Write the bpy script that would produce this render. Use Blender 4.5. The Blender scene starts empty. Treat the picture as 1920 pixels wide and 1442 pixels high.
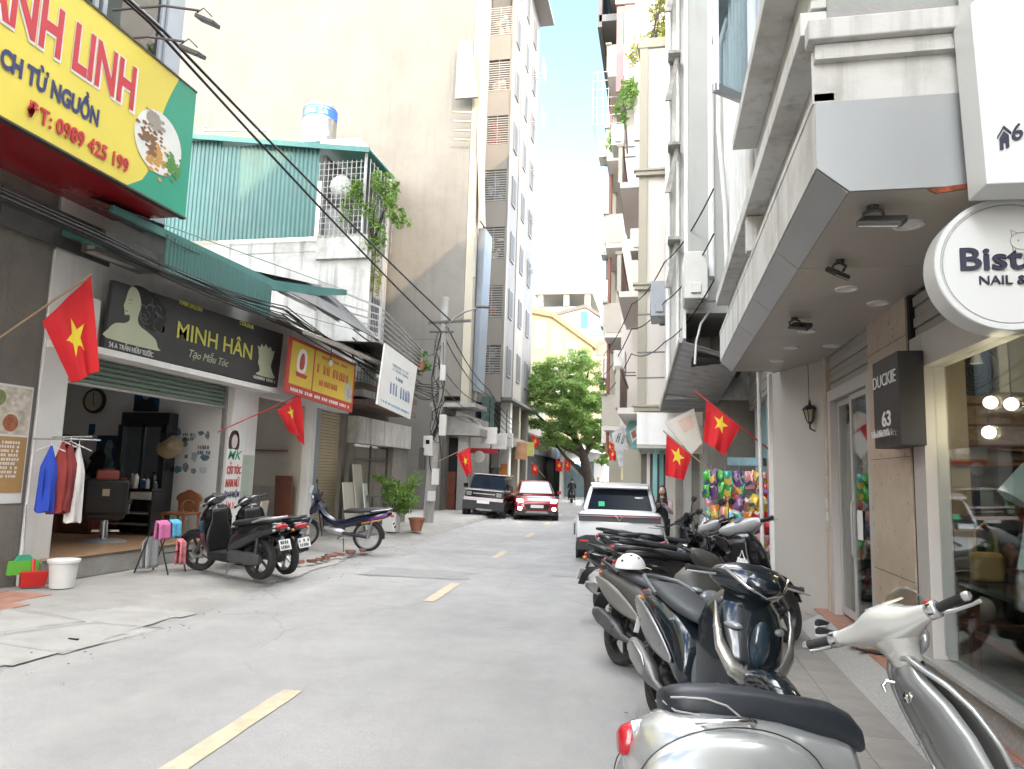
import bpy, bmesh, math, random
from mathutils import Vector, Matrix, noise
sc = bpy.context.scene
R = random.Random(11)
PI = math.pi
rad = math.radians
V = Vector

# ---------------------------------------------------------------- camera, sky, sun, exposure
cam_d = bpy.data.cameras.new('camera')
cam_d.sensor_width = 36.0
cam_d.lens = 1350.0 / 1920.0 * 36.0
cam_d.clip_start = 0.05
cam_d.clip_end = 2000.0
cam = bpy.data.objects.new('camera', cam_d)
sc.collection.objects.link(cam)
cr, cu, cf = V((0.97905982, 0.20138607, 0.02975773)), V((-0.00358712, -0.12908811, 0.99162664)), V((-0.20354116, 0.97096854, 0.12566258))
cam.matrix_world = Matrix(((cr.x, cu.x, -cf.x, 0), (cr.y, cu.y, -cf.y, 0), (cr.z, cu.z, -cf.z, 1.65), (0, 0, 0, 1)))
sc.camera = cam

SUN_EL = rad(21)
SUN_DIR = V((-0.46, 0.89, 0)).normalized()           # the way the light travels, seen from above
world = bpy.data.worlds.new('World')
sc.world = world
world.use_nodes = True
wn, wl = world.node_tree.nodes, world.node_tree.links
wn.clear()
wo = wn.new('ShaderNodeOutputWorld')
bg = wn.new('ShaderNodeBackground')
sky = wn.new('ShaderNodeTexSky')
sky.sky_type = 'NISHITA'
sky.sun_disc = False
sky.sun_elevation = SUN_EL
sky.sun_rotation = math.atan2(-SUN_DIR.x, -SUN_DIR.y)
sky.air_density = 1.0
sky.dust_density = 0.8
sky.ozone_density = 2.0
tc = wn.new('ShaderNodeTexCoord')
mp = wn.new('ShaderNodeMapping')
mp.inputs['Scale'].default_value = (1.0, 1.0, 1.6)
mp.inputs['Location'].default_value = (9.063098269999523, 19.98599896138936, 17.045053417874858)
cn = wn.new('ShaderNodeTexNoise')
cn.inputs['Scale'].default_value = 1.7
cn.inputs['Detail'].default_value = 7
cn.inputs['Roughness'].default_value = 0.55
cramp = wn.new('ShaderNodeValToRGB')
cramp.color_ramp.elements[0].position = 0.47
cramp.color_ramp.elements[1].position = 0.62
cm = wn.new('ShaderNodeMix')
cm.data_type = 'RGBA'
wl.new(tc.outputs['Generated'], mp.inputs['Vector'])
wl.new(mp.outputs['Vector'], cn.inputs['Vector'])
wl.new(cn.outputs['Fac'], cramp.inputs['Fac'])
mu = wn.new('ShaderNodeMath'); mu.operation = 'MULTIPLY'; mu.inputs[1].default_value = 0.85
wl.new(cramp.outputs['Color'], mu.inputs[0])
wl.new(mu.outputs[0], cm.inputs['Factor'])
wl.new(sky.outputs['Color'], cm.inputs['A'])
cm.inputs['B'].default_value = (27.5, 27.2, 26.6, 1)
wl.new(cm.outputs['Result'], bg.inputs['Color'])
bg.inputs['Strength'].default_value = 0.087
wl.new(bg.outputs[0], wo.inputs['Surface'])

sun_d = bpy.data.lights.new('sun', 'SUN')
sun_d.energy = 0.5
sun_d.angle = rad(0.6)
sun_d.color = (1.0, 0.72, 0.45)
sun = bpy.data.objects.new('sun', sun_d)
sc.collection.objects.link(sun)
sdir = V((SUN_DIR.x * math.cos(SUN_EL), SUN_DIR.y * math.cos(SUN_EL), -math.sin(SUN_EL)))
sun.rotation_euler = sdir.to_track_quat('-Z', 'Y').to_euler()

vs = sc.view_settings
vs.view_transform = 'Standard'
vs.look = 'None'
vs.gamma = 1.0
vs.use_curve_mapping = False
vs.exposure = 2.98
cy = sc.cycles
cy.use_denoising = True
cy.max_bounces = 7
cy.diffuse_bounces = 4
cy.glossy_bounces = 4
cy.transparent_max_bounces = 12
cy.sample_clamp_indirect = 6.0
cy.caustics_reflective = False
cy.caustics_refractive = False

# ---------------------------------------------------------------- materials
MATS = {}


def mat(name, col, rough=0.6, metal=0.0, var=0.12, scale=2.5, bump=0.0, bscale=30.0, spec=0.5, streak=0.0, streak_col=(0.08, 0.075, 0.065),
        emit=0.0, coat=0.0, dirt=0.0, dirt_col=(0.16, 0.14, 0.11), dscale=1.2, two=None):
    """procedural painted / plastered / metal surface: blotchy colour, optional rain streaks, dirt and fine relief"""
    if name in MATS:
        return MATS[name]
    m = bpy.data.materials.new(name)
    m.use_nodes = True
    n, l = m.node_tree.nodes, m.node_tree.links
    b = n['Principled BSDF']
    b.inputs['Roughness'].default_value = rough
    b.inputs['Metallic'].default_value = metal
    b.inputs['Specular IOR Level'].default_value = spec
    if coat:
        b.inputs['Coat Weight'].default_value = coat
        b.inputs['Coat Roughness'].default_value = 0.06
    t = n.new('ShaderNodeTexCoord')
    src = t.outputs['Object']

    def nz(sc_, det=5, vec=None, rg=0.6):
        q = n.new('ShaderNodeTexNoise')
        q.inputs['Scale'].default_value = sc_
        q.inputs['Detail'].default_value = det
        q.inputs['Roughness'].default_value = rg
        l.new(vec or src, q.inputs['Vector'])
        return q.outputs['Fac']

    def ramp(f, a, c):
        q = n.new('ShaderNodeMapRange')
        q.inputs['From Min'].default_value = a
        q.inputs['From Max'].default_value = c
        l.new(f, q.inputs['Value'])
        return q.outputs['Result']

    def mix(f, a, c):
        q = n.new('ShaderNodeMix')
        q.data_type = 'RGBA'
        if isinstance(f, float):
            q.inputs['Factor'].default_value = f
        else:
            l.new(f, q.inputs['Factor'])
        for s_, x in (('A', a), ('B', c)):
            if isinstance(x, tuple):
                q.inputs[s_].default_value = (*x, 1)
            else:
                l.new(x, q.inputs[s_])
        return q.outputs['Result']

    def scl(f, k):
        q = n.new('ShaderNodeMath')
        q.operation = 'MULTIPLY'
        q.inputs[1].default_value = k
        l.new(f, q.inputs[0])
        return q.outputs[0]
    lo = tuple(max(0, c * (1 - var)) for c in col)
    hi = tuple(min(0.95, c * (1 + var)) for c in col) if two is None else two
    out = None
    if var > 0 or two:
        out = mix(ramp(nz(scale, 6), 0.3, 0.7), lo, hi)
    if streak:
        mpn = n.new('ShaderNodeMapping')
        mpn.inputs['Scale'].default_value = (5.0, 5.0, 0.35)
        l.new(src, mpn.inputs['Vector'])
        f = scl(ramp(nz(1.0, 6, mpn.outputs['Vector']), 0.52, 0.75), streak)
        out = mix(f, out or col, streak_col)
    if dirt:
        f = scl(ramp(nz(dscale, 8, None, 0.7), 0.5, 0.72), dirt)
        out = mix(f, out or col, dirt_col)
    if out is None:
        b.inputs['Base Color'].default_value = (*col, 1)
    else:
        l.new(out, b.inputs['Base Color'])
        rr = n.new('ShaderNodeMapRange')
        rr.inputs['To Min'].default_value = max(0.02, rough - 0.08)
        rr.inputs['To Max'].default_value = min(1, rough + 0.08)
        l.new(nz(scale * 3, 3), rr.inputs['Value'])
        l.new(rr.outputs['Result'], b.inputs['Roughness'])
    if bump:
        bp = n.new('ShaderNodeBump')
        bp.inputs['Strength'].default_value = bump
        bp.inputs['Distance'].default_value = 0.02
        l.new(nz(bscale, 6), bp.inputs['Height'])
        l.new(bp.outputs['Normal'], b.inputs['Normal'])
    if emit:
        b.inputs['Emission Color'].default_value = (*col, 1)
        b.inputs['Emission Strength'].default_value = emit
    MATS[name] = m
    return m


def glass(name, tint=(0.85, 0.9, 0.9), refl=1.0, rough=0.02):
    if name in MATS:
        return MATS[name]
    m = bpy.data.materials.new(name)
    m.use_nodes = True
    n, l = m.node_tree.nodes, m.node_tree.links
    n.clear()
    o = n.new('ShaderNodeOutputMaterial')
    tr = n.new('ShaderNodeBsdfTransparent')
    tr.inputs['Color'].default_value = (*tint, 1)
    gl = n.new('ShaderNodeBsdfGlossy')
    gl.inputs['Roughness'].default_value = rough
    gl.inputs['Color'].default_value = (refl, refl, refl, 1)
    lw = n.new('ShaderNodeLayerWeight')
    lw.inputs['Blend'].default_value = 0.5
    pw = n.new('ShaderNodeMath')
    pw.operation = 'POWER'
    pw.inputs[1].default_value = 3.2
    l.new(lw.outputs['Facing'], pw.inputs[0])
    fr = n.new('ShaderNodeMapRange')
    fr.inputs['To Min'].default_value = 0.035
    fr.inputs['To Max'].default_value = 0.55
    l.new(pw.outputs[0], fr.inputs['Value'])
    mx = n.new('ShaderNodeMixShader')
    l.new(fr.outputs[0], mx.inputs[0])
    l.new(tr.outputs[0], mx.inputs[1])
    l.new(gl.outputs[0], mx.inputs[2])
    l.new(mx.outputs[0], o.inputs['Surface'])
    MATS[name] = m
    return m


def leafmat(name, a, b_):
    if name in MATS:
        return MATS[name]
    m = mat(name, a, 0.55, 0, 0.1, 1.3, two=b_)
    n, l = m.node_tree.nodes, m.node_tree.links
    b = n['Principled BSDF']
    o = n['Material Output']
    tl = n.new('ShaderNodeBsdfTranslucent')
    tl.inputs['Color'].default_value = (b_[0] * 1.4, b_[1] * 1.4, b_[2], 1)
    mx = n.new('ShaderNodeMixShader')
    mx.inputs[0].default_value = 0.3
    l.new(b.outputs[0], mx.inputs[1])
    l.new(tl.outputs[0], mx.inputs[2])
    l.new(mx.outputs[0], o.inputs['Surface'])
    return m


# ---------------------------------------------------------------- mesh collecting
class MB:
    def __init__(s):
        s.v, s.f, s.m, s.mi = [], [], [], 0

    def add(s, vs, fs):
        b = len(s.v)
        s.v += [tuple(v) for v in vs]
        s.f += [tuple(i + b for i in f) for f in fs]
        s.m += [s.mi] * len(fs)
        return s

    def box(s, x0, x1, y0, y1, z0, z1):
        return s.add([(x0, y0, z0), (x1, y0, z0), (x1, y1, z0), (x0, y1, z0), (x0, y0, z1), (x1, y0, z1), (x1, y1, z1), (x0, y1, z1)],
                     [(0, 3, 2, 1), (4, 5, 6, 7), (0, 1, 5, 4), (1, 2, 6, 5), (2, 3, 7, 6), (3, 0, 4, 7)])

    def cbox(s, c, d, rz=0.0, rx=0.0, ry=0.0):
        m = Matrix.Translation(V(c)) @ Matrix.Rotation(rz, 4, 'Z') @ Matrix.Rotation(ry, 4, 'Y') @ Matrix.Rotation(rx, 4, 'X')
        h = [x / 2 for x in d]
        p = [m @ V((a * h[0], b * h[1], e * h[2])) for e in (-1, 1) for a, b in ((-1, -1), (1, -1), (1, 1), (-1, 1))]
        return s.add(p, [(0, 3, 2, 1), (4, 5, 6, 7), (0, 1, 5, 4), (1, 2, 6, 5), (2, 3, 7, 6), (3, 0, 4, 7)])

    def beam(s, p, q, w, h):
        p, q = V(p), V(q)
        d = (q - p).normalized()
        up = V((0, 0, 1)) if abs(d.z) < 0.95 else V((0, 1, 0))
        a = d.cross(up).normalized() * w / 2
        b = a.cross(d).normalized() * h / 2
        ps = [x + i * a + j * b for x in (p, q) for i, j in ((-1, -1), (1, -1), (1, 1), (-1, 1))]
        return s.add(ps, [(0, 1, 2, 3), (7, 6, 5, 4), (0, 4, 5, 1), (1, 5, 6, 2), (2, 6, 7, 3), (3, 7, 4, 0)])

    def loft(s, rings, cap=True, closed=True):
        n = len(rings[0])
        vs, fs = [], []
        for r in rings:
            vs += [tuple(p) for p in r]
        for i in range(len(rings) - 1):
            for j in range(n if closed else n - 1):
                k = (j + 1) % n
                fs.append((i * n + j, i * n + k, (i + 1) * n + k, (i + 1) * n + j))
        if cap and closed:
            fs.append(tuple(reversed(range(n))))
            fs.append(tuple((len(rings) - 1) * n + j for j in range(n)))
        return s.add(vs, fs)

    def tube(s, pts, r, n=6, cap=True):
        pts = [V(p) for p in pts]
        rs = r if isinstance(r, (list, tuple)) else [r] * len(pts)
        d = (pts[1] - pts[0]).normalized()
        a = d.orthogonal().normalized()
        rings = []
        for i, p in enumerate(pts):
            d2 = (pts[min(i + 1, len(pts) - 1)] - pts[max(i - 1, 0)]).normalized()
            a = (a - d2 * a.dot(d2))
            a = a.normalized() if a.length > 1e-5 else d2.orthogonal().normalized()
            b = d2.cross(a)
            rings.append([p + rs[i] * (math.cos(t * 2 * PI / n) * a + math.sin(t * 2 * PI / n) * b) for t in range(n)])
        return s.loft(rings, cap)

    def cyl(s, p, q, r, r2=None, n=14):
        return s.tube([p, q], [r, r if r2 is None else r2], n)

    def ell(s, c, r, nu=16, nv=10, m=None):
        c = V(c)
        r = r if isinstance(r, (list, tuple)) else (r, r, r)
        rings = []
        for i in range(nv + 1):
            t = PI * i / nv
            k = max(math.sin(t), 0.01)
            ring = []
            for j in range(nu):
                p = V((r[0] * k * math.cos(2 * PI * j / nu), r[1] * k * math.sin(2 * PI * j / nu), -r[2] * math.cos(t)))
                ring.append(c + (m @ p if m else p))
            rings.append(ring)
        return s.loft(rings, True)

    def lathe(s, prof, c, axis=(0, 0, 1), n=28, a0=0.0, a1=None):
        c, ax = V(c), V(axis).normalized()
        a = ax.orthogonal().normalized()
        if abs(ax.y) > 0.9:
            a = V((1, 0, 0))
        b = ax.cross(a)
        full = a1 is None
        a1 = 2 * PI if full else a1
        vs, fs = [], []
        k = n if full else n + 1
        for i in range(k):
            t = a0 + (a1 - a0) * i / n
            for r, h in prof:
                vs.append(c + ax * h + r * (math.cos(t) * a + math.sin(t) * b))
        m = len(prof)
        for i in range(n):
            i2 = (i + 1) % k
            for j in range(m - 1):
                fs.append((i * m + j, i2 * m + j, i2 * m + j + 1, i * m + j + 1))
        return s.add(vs, fs)

    def prism(s, poly, o, u, v, d):
        o, u, v, d = V(o), V(u), V(v), V(d)
        a = [o + u * x + v * y for x, y in poly]
        b = [p + d for p in a]
        n = len(poly)
        return s.add(a + b, [tuple(range(n)), tuple(reversed(range(n, 2 * n)))] + [(i, n + i, n + (i + 1) % n, (i + 1) % n) for i in range(n)])

    def sheet(s, fn, nu, nv):
        vs = [fn(i / nu, j / nv) for j in range(nv + 1) for i in range(nu + 1)]
        fs = [(j * (nu + 1) + i, j * (nu + 1) + i + 1, (j + 1) * (nu + 1) + i + 1, (j + 1) * (nu + 1) + i) for j in range(nv) for i in range(nu)]
        return s.add(vs, fs)

    def quad(s, a, b, c, d):
        return s.add([a, b, c, d], [(0, 1, 2, 3)])

    def build(s, name, mats, parent=None, smooth=0, bev=0.0, sub=0, solid=0.0, seg=2, xf=None):
        me = bpy.data.meshes.new(name)
        vv = [tuple(xf @ V(v)) for v in s.v] if xf else s.v
        me.from_pydata(vv, [], s.f)
        if not isinstance(mats, (list, tuple)):
            mats = [mats]
        for m in mats:
            me.materials.append(m)
        if len(mats) > 1:
            me.polygons.foreach_set('material_index', s.m)
        bm = bmesh.new()
        bm.from_mesh(me)
        bmesh.ops.recalc_face_normals(bm, faces=bm.faces)
        bm.to_mesh(me)
        bm.free()
        if smooth:
            me.polygons.foreach_set('use_smooth', [True] * len(me.polygons))
            if smooth < 180:
                me.set_sharp_from_angle(angle=rad(smooth))
        me.update()
        o = bpy.data.objects.new(name, me)
        sc.collection.objects.link(o)
        if parent:
            o.parent = parent
        if solid:
            q = o.modifiers.new('solid', 'SOLIDIFY')
            q.thickness = solid
            q.offset = 0
        if bev:
            q = o.modifiers.new('bevel', 'BEVEL')
            q.width = bev
            q.segments = seg
            q.limit_method = 'ANGLE'
            q.angle_limit = rad(40)
            q.harden_normals = False
        if sub:
            q = o.modifiers.new('sub', 'SUBSURF')
            q.levels = sub
            q.render_levels = sub
        return o


def tag(o, label, cat, group=None, kind=None):
    o['label'] = label
    if cat:
        o['category'] = cat
    if group:
        o['group'] = group
    if kind:
        o['kind'] = kind
    return o


def thing(name, label, cat, loc=(0, 0, 0), rz=0.0, group=None):
    o = bpy.data.objects.new(name, None)
    o.empty_display_size = 0.1
    sc.collection.objects.link(o)
    o.location = loc
    o.rotation_euler = (0, 0, rz)
    return tag(o, label, cat, group)


def struct(o):
    o['kind'] = 'structure'
    return o


def stuff(o):
    o['kind'] = 'stuff'
    return o


def copy_tree(o, parent=None):
    c = o.copy()
    sc.collection.objects.link(c)
    c.parent = parent
    for ch in list(o.children):
        copy_tree(ch, c)
    return c


def bx(name, m, parent, x0, x1, y0, y1, z0, z1, bev=0.0):
    return MB().box(x0, x1, y0, y1, z0, z1).build(name, m, parent, bev=bev)


def text(name, s, size, m, o, u, v, parent, bold=0.0, width=None, ext=0.004, shear=0.0, align='LEFT'):
    """lettering as a thin mesh on the plane spanned by u (reading direction) and v (up) at o"""
    c = bpy.data.curves.new(name, 'FONT')
    c.body = s
    c.size = size
    c.offset = bold * size
    c.extrude = ext
    c.shear = shear
    c.resolution_u = 3
    c.align_x = align
    t = bpy.data.objects.new(name, c)
    sc.collection.objects.link(t)
    dg = bpy.context.evaluated_depsgraph_get()
    me = bpy.data.meshes.new_from_object(t.evaluated_get(dg))
    bpy.data.objects.remove(t)
    bpy.data.curves.remove(c)
    u, v = V(u).normalized(), V(v).normalized()
    w = u.cross(v)
    xs = [q.co.x for q in me.vertices]
    k = 1.0
    if width and xs:
        k = width / (max(xs) - min(xs))
    x0 = min(xs) if (xs and align == 'LEFT') else 0.0
    # accents and crossing strokes are separate pieces: step each a hair forward so none share a plane
    par = list(range(len(me.vertices)))

    def find(i):
        while par[i] != i:
            par[i] = par[par[i]]
            i = par[i]
        return i
    for e in me.edges:
        a_, b_ = find(e.vertices[0]), find(e.vertices[1])
        if a_ != b_:
            par[a_] = b_
    order = {}
    for i in range(len(par)):
        r_ = find(i)
        order.setdefault(r_, len(order))
        me.vertices[i].co.z += order[r_] * 0.00035
    for q in me.vertices:
        q.co = V(o) + u * (q.co.x - x0) * k + v * q.co.y + w * (q.co.z)
    me.materials.clear()
    me.materials.append(m)
    ob = bpy.data.objects.new(name, me)
    sc.collection.objects.link(ob)
    ob.parent = parent
    return ob


def scribble(name, m, o, u, v, w, h, n, parent, seed=0, rows=1):
    """a line of print too small to read: a row of uneven dark strokes"""
    q = random.Random(seed)
    mb = MB()
    u, v = V(u).normalized(), V(v).normalized()
    d = u.cross(v) * 0.003
    for r in range(rows):
        x = 0.0
        y = -r * h * 1.5
        while x < w:
            cw = w / n * q.uniform(0.45, 0.8)
            for k in range(2):
                xa = x + cw * (0.0 if k == 0 else 0.62)
                mb.prism([(xa, y), (xa + cw * 0.36, y), (xa + cw * 0.36, y + h), (xa, y + h * q.uniform(0.7, 1.0))], o, u, v, d)
            if q.random() < 0.6:
                yy = y + h * q.choice((0.0, 0.42, 0.8))
                mb.prism([(x + cw * 0.3, yy), (x + cw * 0.7, yy), (x + cw * 0.7, yy + h * 0.2), (x + cw * 0.3, yy + h * 0.2)], o, u, v, d * 0.9)
            x += w / n * (1.0 if q.random() < 0.82 else 1.8)
    return stuff(mb.build(name, m, parent))


def stuff_part(o):
    return o


UX, UY, UZ = V((1, 0, 0)), V((0, 1, 0)), V((0, 0, 1))

# ---------------------------------------------------------------- ground, road, pavements
def asphalt(name, base, crack=True):
    """worn asphalt: aggregate grain, blotches, dusty wheel tracks, oil spots and hairline cracks"""
    m = bpy.data.materials.new(name)
    m.use_nodes = True
    n, l = m.node_tree.nodes, m.node_tree.links
    b = n['Principled BSDF']
    b.inputs['Specular IOR Level'].default_value = 0.35
    t = n.new('ShaderNodeTexCoord').outputs['Object']

    def nz(sc_, det, rg=0.6, vec=None):
        q = n.new('ShaderNodeTexNoise')
        q.inputs['Scale'].default_value = sc_
        q.inputs['Detail'].default_value = det
        q.inputs['Roughness'].default_value = rg
        l.new(vec or t, q.inputs['Vector'])
        return q.outputs['Fac']

    def mr(f, a_, b_, c_=0.0, d_=1.0):
        q = n.new('ShaderNodeMapRange')
        for k, x in zip(('From Min', 'From Max', 'To Min', 'To Max'), (a_, b_, c_, d_)):
            q.inputs[k].default_value = x
        l.new(f, q.inputs['Value'])
        return q.outputs['Result']

    def mix(f, a_, b_):
        q = n.new('ShaderNodeMix')
        q.data_type = 'RGBA'
        l.new(f, q.inputs['Factor'])
        for k, x in (('A', a_), ('B', b_)):
            if isinstance(x, tuple):
                q.inputs[k].default_value = (*x, 1)
            else:
                l.new(x, q.inputs[k])
        return q.outputs['Result']
    dk = tuple(x * 0.78 for x in base)
    lt = tuple(x * 1.16 for x in base)
    c = mix(mr(nz(0.55, 7), 0.32, 0.68), dk, lt)
    mp_ = n.new('ShaderNodeMapping')
    mp_.inputs['Scale'].default_value = (1.3, 0.07, 1.0)
    l.new(t, mp_.inputs['Vector'])
    c = mix(mr(nz(1.0, 5, 0.55, mp_.outputs['Vector']), 0.45, 0.75, 0, 0.55), c, (base[0] * 1.22, base[1] * 1.2, base[2] * 1.15))
    c = mix(mr(nz(2.2, 4, 0.7), 0.63, 0.76, 0, 0.45), c, tuple(x * 0.55 for x in base))
    c = mix(mr(nz(120, 2, 0.8), 0.35, 0.65, 0.0, 0.5), c, tuple(x * 0.62 for x in base))
    c = mix(mr(nz(190, 2, 0.8), 0.58, 0.72, 0.0, 0.6), c, tuple(min(0.6, x * 1.5) for x in base))
    if crack:
        vo = n.new('ShaderNodeTexVoronoi')
        vo.feature = 'DISTANCE_TO_EDGE'
        vo.inputs['Scale'].default_value = 0.55
        w = n.new('ShaderNodeMix')
        w.data_type = 'RGBA'
        w.inputs['Factor'].default_value = 0.16
        wn_ = n.new('ShaderNodeTexNoise')
        wn_.inputs['Scale'].default_value = 2.0
        wn_.inputs['Detail'].default_value = 6
        l.new(t, wn_.inputs['Vector'])
        l.new(t, w.inputs['A'])
        l.new(wn_.outputs['Color'], w.inputs['B'])
        l.new(w.outputs['Result'], vo.inputs['Vector'])
        ck = mr(vo.outputs['Distance'], 0.0, 0.006, 1.0, 0.0)
        mm = n.new('ShaderNodeMath')
        mm.operation = 'MULTIPLY'
        l.new(ck, mm.inputs[0])
        l.new(mr(nz(0.35, 3), 0.50, 0.58, 0, 0.35), mm.inputs[1])
        c = mix(mm.outputs[0], c, tuple(x * 0.3 for x in base))
    l.new(c, b.inputs['Base Color'])
    l.new(mr(nz(3.0, 4), 0.3, 0.7, 0.5, 0.8), b.inputs['Roughness'])
    bp_ = n.new('ShaderNodeBump')
    bp_.inputs['Strength'].default_value = 0.5
    bp_.inputs['Distance'].default_value = 0.012
    l.new(nz(110, 3, 0.75), bp_.inputs['Height'])
    l.new(bp_.outputs['Normal'], b.inputs['Normal'])
    return m


m_asph = asphalt('asphalt', (0.335, 0.328, 0.32))
m_conc = mat('old_concrete', (0.285, 0.275, 0.255), 0.85, 0, 0.18, 1.1, 0.6, 35, dirt=0.6, dirt_col=(0.18, 0.173, 0.16), dscale=1.6)
m_cement = mat('pale_cement', (0.325, 0.315, 0.295), 0.85, 0, 0.12, 1.6, 0.4, 45, dirt=0.6, dirt_col=(0.22, 0.21, 0.19), dscale=2.6)
m_paver = mat('paver_stone', (0.275, 0.255, 0.23), 0.8, 0, 0.2, 2.2, 0.5, 60, dirt=0.75, dirt_col=(0.17, 0.16, 0.145), dscale=1.6)
m_redtile = mat('red_floor_tile', (0.33, 0.17, 0.125), 0.55, 0, 0.14, 3.0, 0.1, 40, dirt=0.4, dirt_col=(0.26, 0.2, 0.17))
m_granite = mat('granite', (0.33, 0.325, 0.31), 0.5, 0, 0.25, 60.0, 0.05, 60, dirt=0.3)
m_yellowpaint = mat('worn_yellow_paint', (0.50, 0.415, 0.285), 0.75, 0, 0.18, 6.0, 0.2, 80, dirt=1.0, dirt_col=(0.35, 0.335, 0.305), dscale=9.0)
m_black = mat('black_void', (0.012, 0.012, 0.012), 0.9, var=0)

g = struct(MB().quad((-300, -150, -0.06), (300, -150, -0.06), (300, 450, -0.06), (-300, 450, -0.06)).build('ground', m_conc))

LE = [(-40, -5.0), (3, -5.0), (5.2, -5.05), (7.4, -4.95), (9, -5.3), (12.1, -5.55), (16.3, -5.83), (20, -5.95), (23.2, -6.2), (30, -6.6), (42, -7.3), (55, -9.5), (75, -16)]
RE = [(-40, 0.55), (3, 0.55), (5.2, 0.55), (7.4, 0.55), (9, 0.5), (12.1, 0.35), (16.3, 0.0), (20, -0.35), (23.2, -0.6), (30, -1.0), (42, -2.6), (55, -5.5), (75, -12)]


def lerp_edge(E, y):
    for (a, xa), (b, xb) in zip(E, E[1:]):
        if a <= y <= b:
            return xa + (xb - xa) * (y - a) / (b - a)
    return E[-1][1]


mb = MB()
ys = [-40, -20, -8] + [i * 0.75 for i in range(-4, 44)] + [36, 42, 48, 55, 65, 75]
rows = [[(lerp_edge(LE, y) - 0.25 + (lerp_edge(RE, y) + 0.5 - lerp_edge(LE, y)) * t / 12, y, 0.012 * math.sin(PI * t / 12)) for t in range(13)] for y in ys]
mb.loft(rows, False, False)
road = struct(mb.build('road', m_asph, smooth=60))
for k, (y0, y1) in enumerate(((3.2, 5.18), (9.15, 10.75), (14.3, 15.6), (19.6, 21.0), (25, 26.4), (31, 32.4))):
    q = MB()
    cx = lambda y: -2.36 - 0.062 * y
    n = 10
    pts = []
    for i in range(n + 1):
        y = y0 + (y1 - y0) * i / n
        w = 0.075 + R.uniform(-0.006, 0.006)
        pts.append([(cx(y) - w, y, 0.018), (cx(y) + w, y, 0.018)])
    q.loft(pts, False, False)
    q.build('lane_dash', m_yellowpaint, road)
# mended strips of newer, darker or paler asphalt
m_patch = asphalt('asphalt_patch', (0.275, 0.27, 0.262), False)
for cx_, cy_, w_, d_ in ((-3.9, 11.6, 0.9, 0.5), (-1.5, 12.4, 0.35, 0.16)):
    pts = []
    for i in range(22):
        a = 2 * PI * i / 22
        k = R.uniform(0.86, 1.1) / max(abs(math.cos(a)), abs(math.sin(a)))
        pts.append((cx_ + w_ * k * math.cos(a), cy_ + d_ * k * math.sin(a), 0.0165))
    MB().add(pts, [tuple(range(22))]).build('asphalt_patch', m_patch if w_ > 0.5 else m_cement, road)

# left pavement: cement apron that ramps up, almost flush, from the road to the shop fronts
def edge_l(y):
    return lerp_edge(LE, y) + (noise.noise(V((y * 0.8, 3.1, 0))) * 0.22 + noise.noise(V((y * 4.0, 1.1, 0))) * 0.05 if 2 < y < 24 else 0)


def pav_z(x, y):
    d = max(0.0, edge_l(y) - x)
    h = 0.06 if y < 16 else min(0.12, 0.06 + (y - 16) * 0.015)
    w = 1.3 if y < 16 else max(0.12, 1.3 - (y - 16) * 0.2)
    f = min(1.0, d / w)
    return -0.006 + 0.016 * min(1.0, d / 0.25) + h * (f * f * (3 - 2 * f)) + 0.012 * min(1.0, d / 3)


mb = MB()
ys = [-30, -8] + [i * 0.35 for i in range(-4, 80)] + [30, 36, 42, 48, 55, 65, 75]
rings = []
for y in ys:
    x = edge_l(y)
    rings.append([(xx, y, pav_z(xx, y)) for xx in [x - d for d in (0, 0.06, 0.15, 0.3, 0.5, 0.75, 1.0, 1.3, 1.8, 2.5, 7.0)]])
mb.loft(rings, False, False)
side_l = struct(mb.build('pavement', m_conc, smooth=35))


def inside(p, poly):
    c = False
    n = len(poly)
    for i in range(n):
        (xa, ya), (xb, yb) = poly[i], poly[(i + 1) % n]
        if (ya > p[1]) != (yb > p[1]) and p[0] < (xb - xa) * (p[1] - ya) / (yb - ya) + xa:
            c = not c
    return c


def patch(name, pts, dz, m, parent, step=0.07, jit=0.09):
    """thin skim that follows the pavement, with a ragged edge"""
    x0, x1 = min(p[0] for p in pts), max(p[0] for p in pts)
    y0, y1 = min(p[1] for p in pts), max(p[1] for p in pts)
    nx, ny = int((x1 - x0) / step) + 1, int((y1 - y0) / step) + 1
    vs, fs, idx = [], [], {}
    for i in range(nx):
        for j in range(ny):
            cx_, cy_ = x0 + (i + 0.5) * step, y0 + (j + 0.5) * step
            k = noise.noise(V((cx_ * 3, cy_ * 3, 0))) * jit + noise.noise(V((cx_ * 11, cy_ * 11, 0))) * jit * 0.5
            if inside((cx_ + k, cy_ + k), pts) and cx_ < edge_l(cy_) - 0.12:
                f = []
                for a_, b_ in ((i, j), (i + 1, j), (i + 1, j + 1), (i, j + 1)):
                    if (a_, b_) not in idx:
                        idx[(a_, b_)] = len(vs)
                        xx, yy = x0 + a_ * step, y0 + b_ * step
                        vs.append((xx + noise.noise(V((xx * 9, yy * 9, 5))) * 0.03, yy + noise.noise(V((xx * 9, yy * 9, 8))) * 0.03, max(pav_z(xx, yy), 0.012) + dz))
                    f.append(idx[(a_, b_)])
                fs.append(tuple(f))
    return MB().add(vs, fs).build(name, m, parent, smooth=60)


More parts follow.
